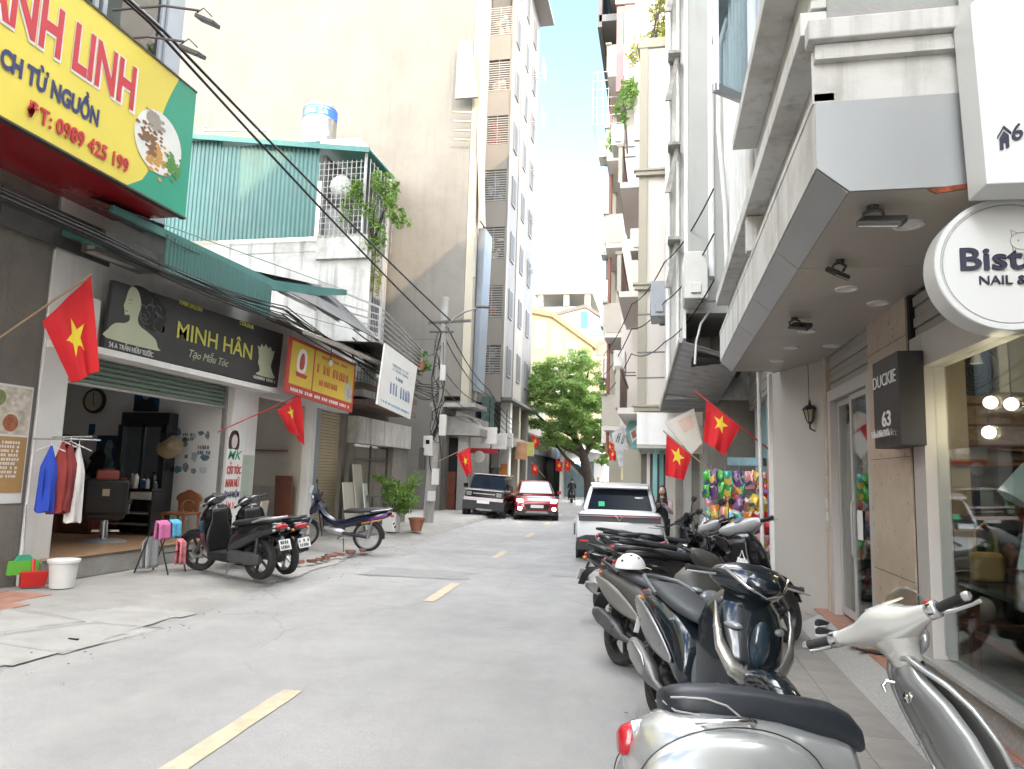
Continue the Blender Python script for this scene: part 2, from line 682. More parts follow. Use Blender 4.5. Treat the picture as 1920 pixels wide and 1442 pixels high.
patch('cement_skim', [(-5.6, 3.0), (-4.7, 6.2), (-4.85, 7.5), (-5.8, 7.4), (-6.2, 6.6), (-7.2, 6.2), (-7.2, 3.0)], 0.005, m_cement, side_l)
patch('cement_skim', [(-5.4, 9.5), (-5.2, 11.0), (-5.35, 14.0), (-5.9, 14.2), (-5.9, 9.8)], 0.004, m_cement, side_l)
for pts in ([(-7.3, 5.55), (-6.05, 5.5), (-5.72, 6.55), (-7.0, 6.75)], [(-5.98, 5.5), (-5.05, 5.55), (-4.95, 6.75), (-5.65, 6.58)]):
    q = MB()
    c = V((sum(p[0] for p in pts) / 4, sum(p[1] for p in pts) / 4))
    n = 8
    P4 = [c + (V(p) - c) * 0.985 for p in pts]

    def cov(u_, v_):
        p = P4[0].lerp(P4[1], u_).lerp(P4[3].lerp(P4[2], u_), v_)
        return (p.x, p.y, pav_z(p.x, p.y) + 0.004)
    MB().sheet(cov, n, n).build('drain_cover', m_cement, side_l, 60, solid=0.012)
    MB().tube([(p.x, p.y, pav_z(p.x, p.y) + 0.002) for p in [c + (V(pts[k % 4]) - c) for k in range(5)]], 0.005, 5).build('cover_joint', mat('joint_grey', (0.09, 0.088, 0.085), 0.9), side_l)
    h = c.lerp(V(pts[1]), 0.3)
    zc = pav_z(h.x, h.y)
    MB().box(h.x - 0.05, h.x + 0.05, h.y - 0.012, h.y + 0.012, zc + 0.005, zc + 0.0205).build('lift_slot', m_black, side_l)
# red tiled forecourt at the far left edge
for i in range(5):
    for j in range(7):
        x0, y0 = -8.0 + i * 0.3, 5.45 + j * 0.3
        if x0 + 0.3 > -6.6 - 0.25 * (j > 4):
            continue
        if i == 0 and j == 0:
            tile_me = MB().box(0.004, 0.296, 0.004, 0.296, -0.02, 0.0).build('floor_tile', m_redtile, side_l, bev=0.003)
            tile_me.location = (x0, y0, 0.088)
        else:
            o = tile_me.copy()
            sc.collection.objects.link(o)
            o.location = (x0, y0, 0.088 + R.uniform(-0.002, 0.002))

# right pavement, flush with the road, laid in square pavers; then the granite ramp and tiled porch of the shops
mb = MB()
ys = [-30, -8, 0, 4, 8, 10, 12.1, 14, 16.3, 18, 20, 23.2, 30, 36, 42, 48, 55, 65, 75]
mb.loft([[(lerp_edge(RE, y), y, 0.01), (lerp_edge(RE, y) + 0.03, y, 0.026), (lerp_edge(RE, y) + 6, y, 0.028)] for y in ys], False, False)
side_r = struct(mb.build('sidewalk', m_paver, smooth=30))
first = None
for i in range(3):
    for j in range(26):
        x0, y0 = 0.62 + i * 0.31, 1.6 + j * 0.41
        if first is None:
            first = MB().box(0.002, 0.308, 0.002, 0.408, -0.03, 0.0).build('paver', m_paver, side_r, bev=0.004)
            o = first
        else:
            o = first.copy()
            sc.collection.objects.link(o)
        o.location = (x0, y0, 0.045 + R.uniform(-0.0015, 0.002))
        o.rotation_euler = (R.uniform(-0.003, 0.003), R.uniform(-0.003, 0.003), 0)
MB().prism([(1.56, 0.03), (1.80, 0.155), (1.9, 0.155), (1.9, 0.0), (1.56, 0.0)], (0, -6, 0), UX, UZ, (0, 15.2, 0)).build('ramp_strip', m_granite, side_r, bev=0.006)
porch = struct(MB().box(1.9, 6.0, -6, 9.6, 0, 0.15).build('porch_floor', m_paver))
first = None
for j in range(36):
    y0 = -1 + j * 0.295
    for i in range(2):
        if first is None:
            first = MB().box(0.003, 0.146, 0.003, 0.292, -0.02, 0.0).build('floor_tile', m_redtile, porch, bev=0.002)
            o = first
        else:
            o = first.copy()
            sc.collection.objects.link(o)
        o.location = (1.82 + i * 0.15, y0, 0.163 + R.uniform(-0.0015, 0.0015))

# grit, cigarette ends and dry leaves gathered along the road edges
q = random.Random(31)
mb = MB()
for i in range(420):
    if q.random() < 0.6:
        y = q.uniform(4, 24)
        x = edge_l(y) + q.gauss(0.05, 0.35)
        z = max(pav_z(x, y), 0.012)
    else:
        y = q.uniform(2.5, 15)
        x = q.gauss(0.35, 0.45)
        z = 0.02 if x < 0.6 else 0.046
    s_ = q.uniform(0.006, 0.02)
    a = q.uniform(0, 6.28)
    u_, v_ = V((math.cos(a), math.sin(a), 0)) * s_, V((-math.sin(a), math.cos(a), 0)) * s_ * q.uniform(0.3, 0.9)
    c = V((x, y, z + 0.004))
    mb.add([c - u_, c - v_ + V((0, 0, s_ * 0.3)), c + u_, c + v_ + V((0, 0, s_ * 0.5))], [(0, 1, 2, 3)])
tag(mb.build('grit', mat('grit_mixed', (0.16, 0.13, 0.10), 0.9, 0, 0.6, 3.0)), 'grit and dry scraps scattered along the road edges', 'grit', None, 'stuff')

# ---------------------------------------------------------------- shared surface materials
m_render = mat('grey_render', (0.20, 0.185, 0.165), 0.9, 0, 0.2, 1.0, 0.6, 25, streak=0.5, dirt=0.5, dirt_col=(0.1, 0.09, 0.08))
m_white = mat('white_wall', (0.74, 0.735, 0.715), 0.8, 0, 0.06, 1.5, 0.15, 30, streak=0.25, streak_col=(0.33, 0.32, 0.3))
m_whiteold = mat('stained_white_wall', (0.52, 0.515, 0.49), 0.85, 0, 0.12, 1.2, 0.3, 25, streak=0.9, streak_col=(0.13, 0.125, 0.11), dirt=0.75, dirt_col=(0.25, 0.24, 0.215), dscale=0.9)
m_inwall = mat('inner_white_wall', (0.78, 0.80, 0.82), 0.8, 0, 0.05, 1.5)
m_tealsheet = mat('teal_sheet_metal', (0.06, 0.16, 0.148), 0.45, 0.1, 0.15, 0.8, 0, streak=0.6, streak_col=(0.12, 0.22, 0.21), dirt=0.5, dirt_col=(0.10, 0.15, 0.13), dscale=1.4)
m_tealdark = mat('teal_flashing', (0.055, 0.19, 0.17), 0.45, 0.1, 0.15, 2.0, dirt=0.3, dirt_col=(0.12, 0.2, 0.18))
m_shutgreen = mat('green_shutter_paint', (0.17, 0.235, 0.19), 0.5, 0.2, 0.08, 2.0, dirt=0.3, dirt_col=(0.2, 0.23, 0.2))
m_shutbeige = mat('beige_shutter_paint', (0.47, 0.40, 0.27), 0.55, 0.1, 0.06, 2.0, dirt=0.2)
m_steel = mat('galvanised_steel', (0.42, 0.42, 0.42), 0.45, 0.6, 0.15, 4.0, dirt=0.3)
m_darksteel = mat('dark_steel', (0.10, 0.10, 0.10), 0.5, 0.4, 0.2, 4.0, dirt=0.4, dirt_col=(0.14, 0.1, 0.07))
m_rust = mat('rusty_sheet', (0.33, 0.31, 0.28), 0.6, 0.3, 0.2, 2.0, streak=0.6, streak_col=(0.2, 0.12, 0.07))
m_wood = mat('dark_red_wood', (0.16, 0.05, 0.025), 0.4, 0, 0.25, 3.0, bump=0.1)
m_blackpl = mat('black_plastic', (0.014, 0.014, 0.015), 0.42, 0, 0.15, 4.0, 0.05, 120)
m_blackgl = mat('black_gloss', (0.010, 0.010, 0.012), 0.18, 0, 0.0, coat=0.6)
m_cable = mat('cable_rubber', (0.018, 0.018, 0.018), 0.6, var=0.1)
m_whitepl = mat('white_plastic', (0.66, 0.66, 0.64), 0.45, 0, 0.05, 4.0, dirt=0.25, dirt_col=(0.42, 0.41, 0.38))
m_chrome = mat('chrome', (0.75, 0.75, 0.76), 0.12, 1.0, 0.0)
m_paper = mat('paper', (0.70, 0.70, 0.68), 0.7, 0, 0.04, 3.0)
m_red = mat('red_print', (0.52, 0.035, 0.05), 0.5, var=0.05)
m_whitepr = mat('white_print', (0.78, 0.78, 0.76), 0.5, var=0)
m_blueprint = mat('dark_blue_print', (0.03, 0.04, 0.15), 0.5, var=0)
m_glass = glass('window_glass', (0.8, 0.86, 0.86))
m_tileflr = mat('tan_floor_tile', (0.35, 0.22, 0.13), 0.35, 0, 0.1, 2.0)


def corr_sheet(name, m, parent, o, u, v, w, h, pitch=0.09, amp=0.018, solid=0.0):
    """corrugated metal sheet: ribs run along v"""
    o, u, v = V(o), V(u).normalized(), V(v).normalized()
    nrm = u.cross(v)
    n = int(w / pitch * 4)
    prof = [0, 1, 1, 0]
    mb = MB()
    rings = [[], []]
    for i in range(n + 1):
        x = w * i / n
        d = nrm * amp * prof[i % 4]
        rings[0].append(o + u * x + d)
        rings[1].append(o + u * x + v * h + d)
    mb.loft(rings, False, False)
    return mb.build(name, m, parent, solid=solid or 0.003)


# ---------------------------------------------------------------- left: grey corner house and its yellow food sign
h0 = thing('corner_house', 'grey rendered house at the left edge under the yellow food sign', 'building', (-8, 6, 0))
h0.location = (0, 0, 0)
bx('wall', m_render, h0, -16, -8.0, -30, 7.9, 0.0, 5.25)
bx('upper_wall', m_whiteold, h0, -16, -7.72, -30, 9.45, 5.25, 15.0)
m_bluegrey = mat('blue_grey_frame', (0.30, 0.335, 0.37), 0.5, 0.2, 0.08, 2.0)
bx('corner_column', m_bluegrey, h0, -7.72, -7.58, 9.12, 9.47, 5.25, 15.0)
for y0, y1 in ((7.9, 9.1), (6.6, 7.82), (5.3, 6.52)):
    f = MB()
    for a, b in ((y0, y0 + 0.07), (y1 - 0.07, y1)):
        f.box(-7.72, -7.62, a, b, 7.2, 9.8)
    for z in (7.2, 8.35, 9.72):
        f.box(-7.72, -7.63, y0 + 0.07, y1 - 0.07, z, z + 0.07)
    w = f.build('window', m_bluegrey, h0)
    bx('pane', glass('grey_glass', (0.45, 0.5, 0.5)), w, -7.67, -7.66, y0 + 0.07, y1 - 0.07, 7.27, 9.72)
    bx('blind', mat('cream_blind', (0.5, 0.47, 0.38), 0.8), w, -7.716, -7.70, y0 + 0.07, y1 - 0.3, 7.6, 9.72)
MB().box(-7.93, -7.9, 7.0, 8.8, 4.5, 5.0).build('cable_board', m_darksteel, h0)

m_yellow = mat('yellow_print', (0.72, 0.60, 0.09), 0.4, 0, 0.04, 1.5)
m_greenpr = mat('green_print', (0.02, 0.30, 0.19), 0.4, 0, 0.06, 1.5)
m_redgloss = mat('red_gloss_panel', (0.33, 0.012, 0.02), 0.22, 0, 0.1, 1.5, coat=0.4)
s0 = thing('food_signboard', 'large yellow and green food signboard with red underside above the grey house', 'sign')
bx('face_panel', m_yellow, s0, -6.86, -6.80, 0.5, 8.9, 5.24, 7.17)
bx('back_box', mat('sign_box_red', (0.3, 0.02, 0.02), 0.4), s0, -7.70, -6.863, 0.5, 8.88, 5.26, 7.12)
bx('soffit_panel', m_redgloss, s0, -8.0, -6.84, 0.5, 8.86, 5.225, 5.238)
for z in (5.222, 7.172):
    bx('edge_trim', mat('dark_trim', (0.06, 0.05, 0.04), 0.5), s0, -6.87, -6.785, 0.5, 8.91, z - 0.014 if z > 6 else z - 0.012, z + 0.012)
pts = [(8.9, 5.235), (8.9, 7.165), (8.52, 7.165)]
for t in range(1, 12):
    k = t / 12
    pts.append((8.52 - 0.28 * math.sin(k * PI / 2) * (1 if k < 0.5 else 1) - 0.05 * k, 7.165 - 1.05 * k))
pts += [(8.2, 6.0), (8.12, 5.65), (7.98, 5.42), (7.72, 5.235)]
MB().prism(pts, (-6.799, 0, 0), UY, UZ, (0.004, 0, 0)).build('green_field', m_greenpr, s0)
m_plate = mat('plate_white', (0.7, 0.7, 0.68), 0.4, 0, 0.08, 3)
pl = MB()
pl.prism([(8.22 + 0.47 * math.cos(a * PI / 18), 6.05 + 0.43 * math.sin(a * PI / 18)) for a in range(36)], (-6.794, 0, 0), UY, UZ, (0.004, 0, 0))
plo = pl.build('plate_picture', m_plate, s0)
qq = random.Random(3)
cols = [mat('food_gold', (0.5, 0.27, 0.06), 0.6), mat('food_brown', (0.2, 0.1, 0.05), 0.6), mat('food_grey', (0.33, 0.29, 0.25), 0.6), mat('food_leaf', (0.08, 0.25, 0.05), 0.6)]
for ci, (cy_, cz_, sy, sz, n) in enumerate(((8.22, 5.86, 0.15, 0.17, 70), (8.05, 6.05, 0.14, 0.2, 60), (8.1, 6.3, 0.16, 0.1, 50), (8.52, 5.84, 0.12, 0.13, 50))):
    fb = MB()
    for i in range(n):
        a, b = cy_ + qq.gauss(0, sy * 0.6), cz_ + qq.gauss(0, sz * 0.6)
        r = qq.uniform(0.03, 0.06)
        ph = qq.uniform(0, PI)
        fb.prism([(a + r * math.cos(t + ph) * qq.uniform(0.7, 1.2), b + r * 0.6 * math.sin(t + ph) * qq.uniform(0.7, 1.2)) for t in [x * PI / 3 for x in range(6)]], (-6.790 + 0.001 * ci + i * 0.00002, 0, 0), UY, UZ, (0.001, 0, 0))
    stuff(fb.build('food_print', cols[ci], plo))
text('lettering', 'ANH LINH', 0.80, m_whitepr, (-6.797, 5.46, 6.25), UY, UZ, s0, bold=0.06, width=2.27, ext=0.001)
text('lettering', 'ANH LINH', 0.80, m_red, (-6.794, 5.495, 6.26), UY, UZ, s0, bold=0.03, width=2.2, ext=0.001)
text('lettering', 'CH TỪ NGUỒN', 0.29, m_blueprint, (-6.797, 5.80, 5.755), UY, UZ, s0, bold=0.042, width=1.36, ext=0.001)
text('lettering', 'ĐT: 0989 425 199', 0.26, m_red, (-6.797, 6.18, 5.39), UY, UZ, s0, bold=0.018, width=1.53, ext=0.001)
m_lampgrey = mat('lamp_grey', (0.10, 0.10, 0.10), 0.5, 0.3)
for k, (y, z) in enumerate(((8.15, 7.42), (8.4, 8.05))):
    lt = thing('sign_floodlight', ('grey floodlight on a thin arm above the green end of the yellow sign', 'upper grey floodlight on an arm cut by the top edge of the photo')[k], 'lamp', group='floodlights over the yellow sign')
    MB().tube([(-7.6, y - 0.35, z - 0.05), (-6.9, y - 0.2, z + 0.04), (-6.45, y - 0.05, z + 0.02)], 0.018, 8).build('arm', m_lampgrey, lt)
    MB().cbox((-6.4, y + 0.08, z - 0.06), (0.28, 0.26, 0.06), 0.3, 0.3, 0.35).build('head', m_lampgrey, lt, bev=0.012)
    MB().tube([(-6.5, y - 0.05, z - 0.02), (-6.42, y + 0.0, z + 0.09), (-6.33, y + 0.08, z)], 0.01, 6).build('bracket', m_lampgrey, lt)

# menu poster on the grey wall
mp_ = thing('menu_poster', 'brown and white menu poster on the grey wall at the left edge', 'poster')
bx('sheet', m_paper, mp_, -7.998, -7.985, 6.6, 7.84, 1.12, 2.6)
bx('brown_field', mat('poster_brown', (0.42, 0.25, 0.10), 0.6), mp_, -7.985, -7.981, 6.62, 7.82, 1.25, 1.95)
bx('photo_field', mat('poster_photo', (0.55, 0.5, 0.42), 0.6, var=0.4, scale=8), mp_, -7.985, -7.981, 6.62, 7.82, 1.98, 2.57)
for k, (y, z, r, c) in enumerate(((7.25, 2.2, 0.13, (0.3, 0.1, 0.05)), (7.55, 2.12, 0.11, (0.35, 0.12, 0.06)), (7.65, 2.4, 0.12, (0.6, 0.55, 0.5)), (7.35, 2.42, 0.1, (0.2, 0.25, 0.1)))):
    MB().prism([(y + r * math.cos(a * PI / 8), z + r * math.sin(a * PI / 8)) for a in range(16)], (-7.981, 0, 0), UY, UZ, (0.002, 0, 0)).build('dish_picture', mat('dish%d' % k, c, 0.6, var=0.3, scale=14), mp_)
scribble('menu_lines', m_whitepr, (-7.981, 7.25, 1.86), UY, UZ, 0.45, 0.035, 12, mp_, 5, 9)

# ---------------------------------------------------------------- hair salon
hs = thing('hair_salon', 'open hair salon with green roller shutter and dark signboard', 'building')
bx('pillar', m_white, hs, -8.25, -7.97, 7.92, 8.36, 0.0, 4.5, 0.01)
bx('pillar', m_white, hs, -8.3, -8.0, 12.34, 13.2, 0.0, 4.6, 0.01)
bx('inner_wall', m_inwall, hs, -13.2, -8.2, 12.3, 12.42, 0.3, 4.2)
bx('inner_wall', m_inwall, hs, -13.2, -8.2, 7.92, 8.05, 0.3, 4.2)
bx('back_wall', m_inwall, hs, -13.3, -13.2, 7.92, 12.42, 0.3, 4.2)
bx('inner_ceiling', m_inwall, hs, -13.2, -8.2, 8.05, 12.3, 3.6, 3.75)
bx('lintel', m_white, hs, -8.22, -7.98, 7.95, 13.2, 3.26, 5.35)
bx('roof_back', m_render, hs, -9.7, -9.6, 8.0, 15.3, 4.0, 5.9)
bx('canopy_slab', m_white, hs, -8.0, -7.62, 7.95, 13.3, 3.16, 3.25)
st = MB().box(-13.2, -7.78, 8.05, 12.3, 0.08, 0.37)
stp = st.build('step', m_conc, hs, bev=0.015)
t0 = None
for i in range(14):
    for j in range(11):
        x0, y0 = -13.15 + i * 0.385, 8.07 + j * 0.384
        if t0 is None:
            t0 = MB().box(0.002, 0.383, 0.002, 0.382, -0.012, 0.0).build('floor_tile', m_tileflr, stp)
            o = t0
        else:
            o = t0.copy()
            sc.collection.objects.link(o)
        o.location = (x0, y0, 0.384)
# roller shutter, slat by slat
sl = None
for i in range(5):
    z = 2.80 + i * 0.076
    if sl is None:
        q = MB().prism([(0, 0), (0.022, 0.006), (0.022, 0.05), (0.006, 0.066), (0, 0.07)], (0, 0, 0), UX, UZ, (0, 3.92, 0))
        sl = q.build('shutter_slat', m_shutgreen, hs)
        o = sl
    else:
        o = sl.copy()
        sc.collection.objects.link(o)
    o.location = (-8.19, 8.4, z)
bx('shutter_bottom_bar', m_steel, hs, -8.2, -8.15, 8.4, 12.32, 2.755, 2.795)
for y in (8.37, 12.28):
    bx('shutter_rail', m_steel, hs, -8.2, -8.13, y, y + 0.05, 0.37, 3.2)
# lean-to roof above the sign
corr_sheet('roof_fascia_sheet', m_tealsheet, hs, (-7.2, 9.05, 4.45), UY, UZ, 2.98, 0.60, 0.085, 0.016)
bx('eaves_box', m_darksteel, hs, -7.6, -7.25, 7.95, 9.04, 4.45, 4.72)
MB().prism([(8.0, 4.98), (12.2, 5.02), (14.0, 5.38), (15.3, 5.72), (15.3, 5.85), (13.9, 5.55), (12.1, 5.2), (8.0, 5.1)], (-7.22, 0, 0), UY, UZ, (-0.05, 0, 0)).build('roof_flashing', m_tealdark, hs)
MB().add([(-7.25, 8.0, 5.09), (-7.25, 15.3, 5.84), (-9.6, 15.3, 6.7), (-9.6, 8.0, 5.95)], [(0, 1, 2, 3)]).build('roof_sheet', m_tealsheet, hs, solid=0.01)
MB().beam((-7.45, 7.95, 4.48), (-7.45, 13.6, 4.62), 0.12, 0.1).build('eaves_beam', m_rust, hs)
MB().add([(-7.18, 8.0, 4.46), (-7.18, 12.0, 4.46), (-8.0, 12.0, 4.7), (-8.0, 8.0, 4.7)], [(0, 1, 2, 3)]).build('eaves_soffit', m_darksteel, hs, solid=0.01)
bx('gable_wall', m_render, hs, -13.3, -8.05, 7.93, 8.0, 4.6, 5.4)
for y in (7.95, 8.6):
    MB().beam((-8.0, y, 4.75), (-7.2, y, 4.5), 0.06, 0.08).build('rafter', m_tealdark, hs)
MB().box(-7.96, -7.78, 8.40, 8.60, 3.36, 3.95).build('shutter_motor_box', m_whitepl, hs, bev=0.02)

# dark signboard
sg = thing('salon_signboard', 'dark grey hair salon signboard with yellow lettering above the green shutter', 'sign')
m_signdark = mat('sign_charcoal', (0.035, 0.037, 0.040), 0.38, 0, 0.1, 1.5)
m_signpale = mat('sign_pale_green', (0.50, 0.53, 0.37), 0.5, 0, 0.05, 2.0)
m_signyel = mat('sign_yellow_letters', (0.62, 0.60, 0.12), 0.45, var=0.03)
MB().prism([(8.64, 3.27), (13.36, 3.30), (13.46, 4.43), (8.70, 4.27)], (-7.78, 0, 0), UY, UZ, (0.07, 0, 0)).build('panel', m_signdark, sg)
PX = -7.709


def flat(name, pts, m, parent, x=PX, d=0.003):
    return MB().prism(pts, (x, 0, 0), UY, UZ, (d, 0, 0)).build(name, m, parent)


def smooth_poly(pts, n=6):
    """closed Catmull-Rom outline"""
    out = []
    k = len(pts)
    for i in range(k):
        p0, p1, p2, p3 = [V((*pts[(i + j - 1) % k], 0)) for j in range(4)]
        for t in range(n):
            t = t / n
            q = 0.5 * ((2 * p1) + (p2 - p0) * t + (2 * p0 - 5 * p1 + 4 * p2 - p3) * t * t + (3 * p1 - p0 - 3 * p2 + p3) * t ** 3)
            out.append((q.x, q.y))
    return out


bust = [(8.66, 3.42), (8.68, 3.55), (8.80, 3.66), (8.98, 3.70), (9.07, 3.76), (9.06, 3.84), (8.97, 3.82), (8.95, 3.90), (8.93, 3.95), (8.95, 4.02), (8.97, 4.10), (9.0, 4.20), (9.06, 4.27), (9.17, 4.25), (9.26, 4.12), (9.28, 4.0), (9.25, 3.9), (9.24, 3.8), (9.30, 3.72), (9.48, 3.66), (9.66, 3.58), (9.72, 3.47), (9.72, 3.42)]
flat('figure_print', smooth_poly(bust, 3), m_signpale, sg, PX + 0.0032)
flat('hair_print', smooth_poly([(9.08, 4.27), (9.2, 4.32), (9.4, 4.30), (9.66, 4.22), (9.85, 4.05), (9.86, 3.9), (9.74, 3.74), (9.6, 3.7), (9.42, 3.74), (9.33, 3.86), (9.29, 4.0), (9.26, 4.14)], 3), mat('sign_black', (0.008, 0.008, 0.009), 0.5), sg, PX, 0.003)
hp = MB()
for i in range(16):
    a0_ = qq.uniform(0, 2 * PI)
    c0, c1_, r0 = 9.55 + qq.uniform(-0.2, 0.25), 3.98 + qq.uniform(-0.18, 0.2), qq.uniform(0.04, 0.12)
    pts = [(c0 + r0 * math.cos(a0_ + t * 0.35) * 1.2, c1_ + r0 * math.sin(a0_ + t * 0.35)) for t in range(9)]
    hp.prism(pts + [(y - 0.008, z - 0.008) for y, z in reversed(pts)], (PX + 0.0032 + i * 0.0001, 0, 0), UY, UZ, (0.0005, 0, 0))
stuff(hp.build('curl_print', mat('sign_grey_lines', (0.16, 0.165, 0.17), 0.5), sg))
flat('brow_print', [(9.0, 4.055), (9.05, 4.07), (9.11, 4.055), (9.05, 4.058)], m_signdark, sg, PX + 0.0065, 0.001)
flat('eye_print', [(9.0, 4.012), (9.05, 4.0), (9.1, 4.018), (9.05, 4.008)], m_signdark, sg, PX + 0.0065, 0.001)
flat('lips_print', [(8.955, 3.88), (9.0, 3.895), (9.03, 3.885), (9.0, 3.87)], mat('lip_grey', (0.2, 0.2, 0.15), 0.5), sg, PX + 0.0065, 0.001)
text('lettering', 'MINH HÂN', 0.40, m_signyel, (PX + 0.002, 10.14, 3.71), UY, UZ, sg, bold=0.006, width=2.2, ext=0.002)
text('lettering', 'HAIR SALON', 0.10, m_signyel, (PX + 0.002, 10.13, 4.27), UY, UZ, sg, bold=0.03, width=0.6, ext=0.002)
text('lettering', 'COLOUR', 0.10, m_signyel, (PX + 0.002, 11.86, 4.30), UY, UZ, sg, bold=0.03, width=0.48, ext=0.002)
text('lettering', 'Tạo Mẫu Tóc', 0.19, m_signpale, (PX + 0.002, 10.49, 3.45), UY, UZ, sg, bold=0.0, width=1.12, ext=0.002, shear=0.35)
text('lettering', '24 A TRẦN HỮU TƯỚC', 0.105, m_whitepr, (PX + 0.002, 8.71, 3.30), UY, UZ, sg, bold=0.008, width=0.92, ext=0.002)
flat('face_print', smooth_poly([(12.55, 3.46), (12.66, 3.54), (12.62, 3.64), (12.58, 3.70), (12.60, 3.80), (12.57, 3.95), (12.7, 4.0), (12.85, 4.02), (13.0, 3.99), (13.12, 3.92), (13.08, 3.8), (13.05, 3.68), (13.14, 3.56), (13.2, 3.46)], 3), m_signpale, sg)
flat('hair_print', [(12.56, 3.95), (12.52, 4.02), (12.62, 4.0), (12.66, 4.08), (12.74, 4.02), (12.82, 4.1), (12.9, 4.03), (13.0, 4.08), (13.05, 4.0), (13.16, 4.02), (13.12, 3.9), (13.0, 3.94), (12.7, 3.95)], m_signpale, sg, PX + 0.0005)
scribble('phone_lines', m_whitepr, (PX + 0.003, 12.46, 3.37), UY, UZ, 0.78, 0.06, 15, sg, 8)

# upright price banner on the salon pillar
bn = thing('salon_banner', 'white upright banner with red lettering beside the salon opening', 'sign')
bx('sheet', m_paper, bn, -7.94, -7.93, 12.12, 12.66, 0.6, 2.36)
flat('hair_print', smooth_poly([(12.17, 2.0), (12.16, 2.2), (12.25, 2.33), (12.42, 2.34), (12.5, 2.2), (12.5, 2.02), (12.42, 1.98), (12.3, 2.0)], 3), m_blackgl, bn, -7.93)
flat('face_print', smooth_poly([(12.27, 2.03), (12.25, 2.18), (12.33, 2.27), (12.42, 2.22), (12.43, 2.1), (12.37, 2.02)], 3), mat('pale_skin_print', (0.62, 0.52, 0.47), 0.6), bn, -7.927)
m_greenlet = mat('green_letters', (0.03, 0.26, 0.15), 0.5, var=0)
m_redlet = mat('red_letters', (0.55, 0.10, 0.08), 0.5, var=0)
text('lettering', 'MK', 0.24, m_greenlet, (-7.928, 12.16, 1.80), UY, UZ, bn, bold=0.01, width=0.46, shear=0.3, ext=0.001)
text('lettering', 'CẮT TÓC', 0.20, m_redlet, (-7.928, 12.15, 1.53), UY, UZ, bn, bold=0.03, width=0.47, ext=0.001)
text('lettering', 'NAM NỮ', 0.20, m_redlet, (-7.928, 12.15, 1.29), UY, UZ, bn, bold=0.03, width=0.44, ext=0.001)
text('lettering', 'ÉP NHUỘM', 0.16, m_blueprint, (-7.928, 12.14, 1.09), UY, UZ, bn, bold=0.02, width=0.48, ext=0.001)
text('lettering', 'LÀM X', 0.17, m_redlet, (-7.928, 12.14, 0.88), UY, UZ, bn, bold=0.02, width=0.36, ext=0.001)
text('lettering', 'MÁY', 0.16, m_greenlet, (-7.928, 12.14, 0.68), UY, UZ, bn, bold=0.02, width=0.3, ext=0.001)

# salon contents ------------------------------------------------------------------
WY = 12.295
ck = thing('wall_clock', 'round wall clock on the salon wall', 'clock')
MB().lathe([(0.0, 0.05), (0.21, 0.05), (0.235, 0.06), (0.25, 0.03), (0.25, 0.0)], (-11.04, WY, 2.88), (0, -1, 0)).build('case', mat('clock_case', (0.06, 0.065, 0.06), 0.4), ck, 40)
MB().lathe([(0.0, 0.056), (0.2, 0.056)], (-11.04, WY, 2.88), (0, -1, 0)).build('dial', mat('clock_dial', (0.52, 0.52, 0.42), 0.5), ck)
MB().beam((-11.04, WY - 0.06, 2.88), (-11.0, WY - 0.06, 2.77), 0.016, 0.004).beam((-11.04, WY - 0.062, 2.88), (-11.05, WY - 0.062, 3.04), 0.012, 0.004).build('hands', m_blackpl, ck)


def framed(name, label, x0, x1, z0, z1, mfield, shapes, grp=None):
    t = thing(name, label, 'picture', group=grp)
    bx('sheet', mfield, t, x0, x1, WY - 0.012, WY - 0.001, z0, z1)
    for nm, m, pts in shapes:
        MB().prism(pts, (0, WY - 0.0125, 0), UX, UZ, (0, -0.002, 0)).build(nm, m, t)
    return t


m_picblue = mat('picture_blue', (0.02, 0.07, 0.16), 0.4, var=0.4, scale=6)
m_picpale = mat('picture_pale_blue', (0.3, 0.42, 0.5), 0.5, var=0.4, scale=9)
m_picdark = mat('picture_dark', (0.02, 0.022, 0.03), 0.4)
framed('portrait_picture', 'dark portrait picture hanging above the black mirror cabinet', -10.15, -9.59, 2.68, 3.12, m_picblue,
       [('jacket_print', m_picdark, [(-10.12, 2.69), (-9.62, 2.69), (-9.66, 2.85), (-9.8, 2.93), (-9.96, 2.93), (-10.08, 2.85)]), ('face_print', mat('face_grey', (0.4, 0.38, 0.36), 0.6), smooth_poly([(-9.93, 2.91), (-9.97, 3.0), (-9.94, 3.08), (-9.86, 3.1), (-9.8, 3.02), (-9.84, 2.92)], 3))])
framed('blue_poster', 'blue poster of a hair model left of the mirror cabinet', -10.90, -10.36, 1.58, 2.2, m_picblue,
       [('model_print', m_picpale, smooth_poly([(-10.78, 1.6), (-10.72, 1.85), (-10.68, 2.05), (-10.6, 2.12), (-10.52, 2.02), (-10.55, 1.85), (-10.46, 1.6)], 3))])
framed('small_picture', 'tiny blue picture on the salon column', -11.12, -10.98, 2.2, 2.42, m_picblue, [])
framed('dark_poster', 'dark poster at the far left of the salon wall', -11.75, -11.3, 1.6, 2.2, m_picdark, [('light_print', m_picpale, [(-11.7, 2.0), (-11.35, 2.0), (-11.35, 2.15), (-11.7, 2.15)])])
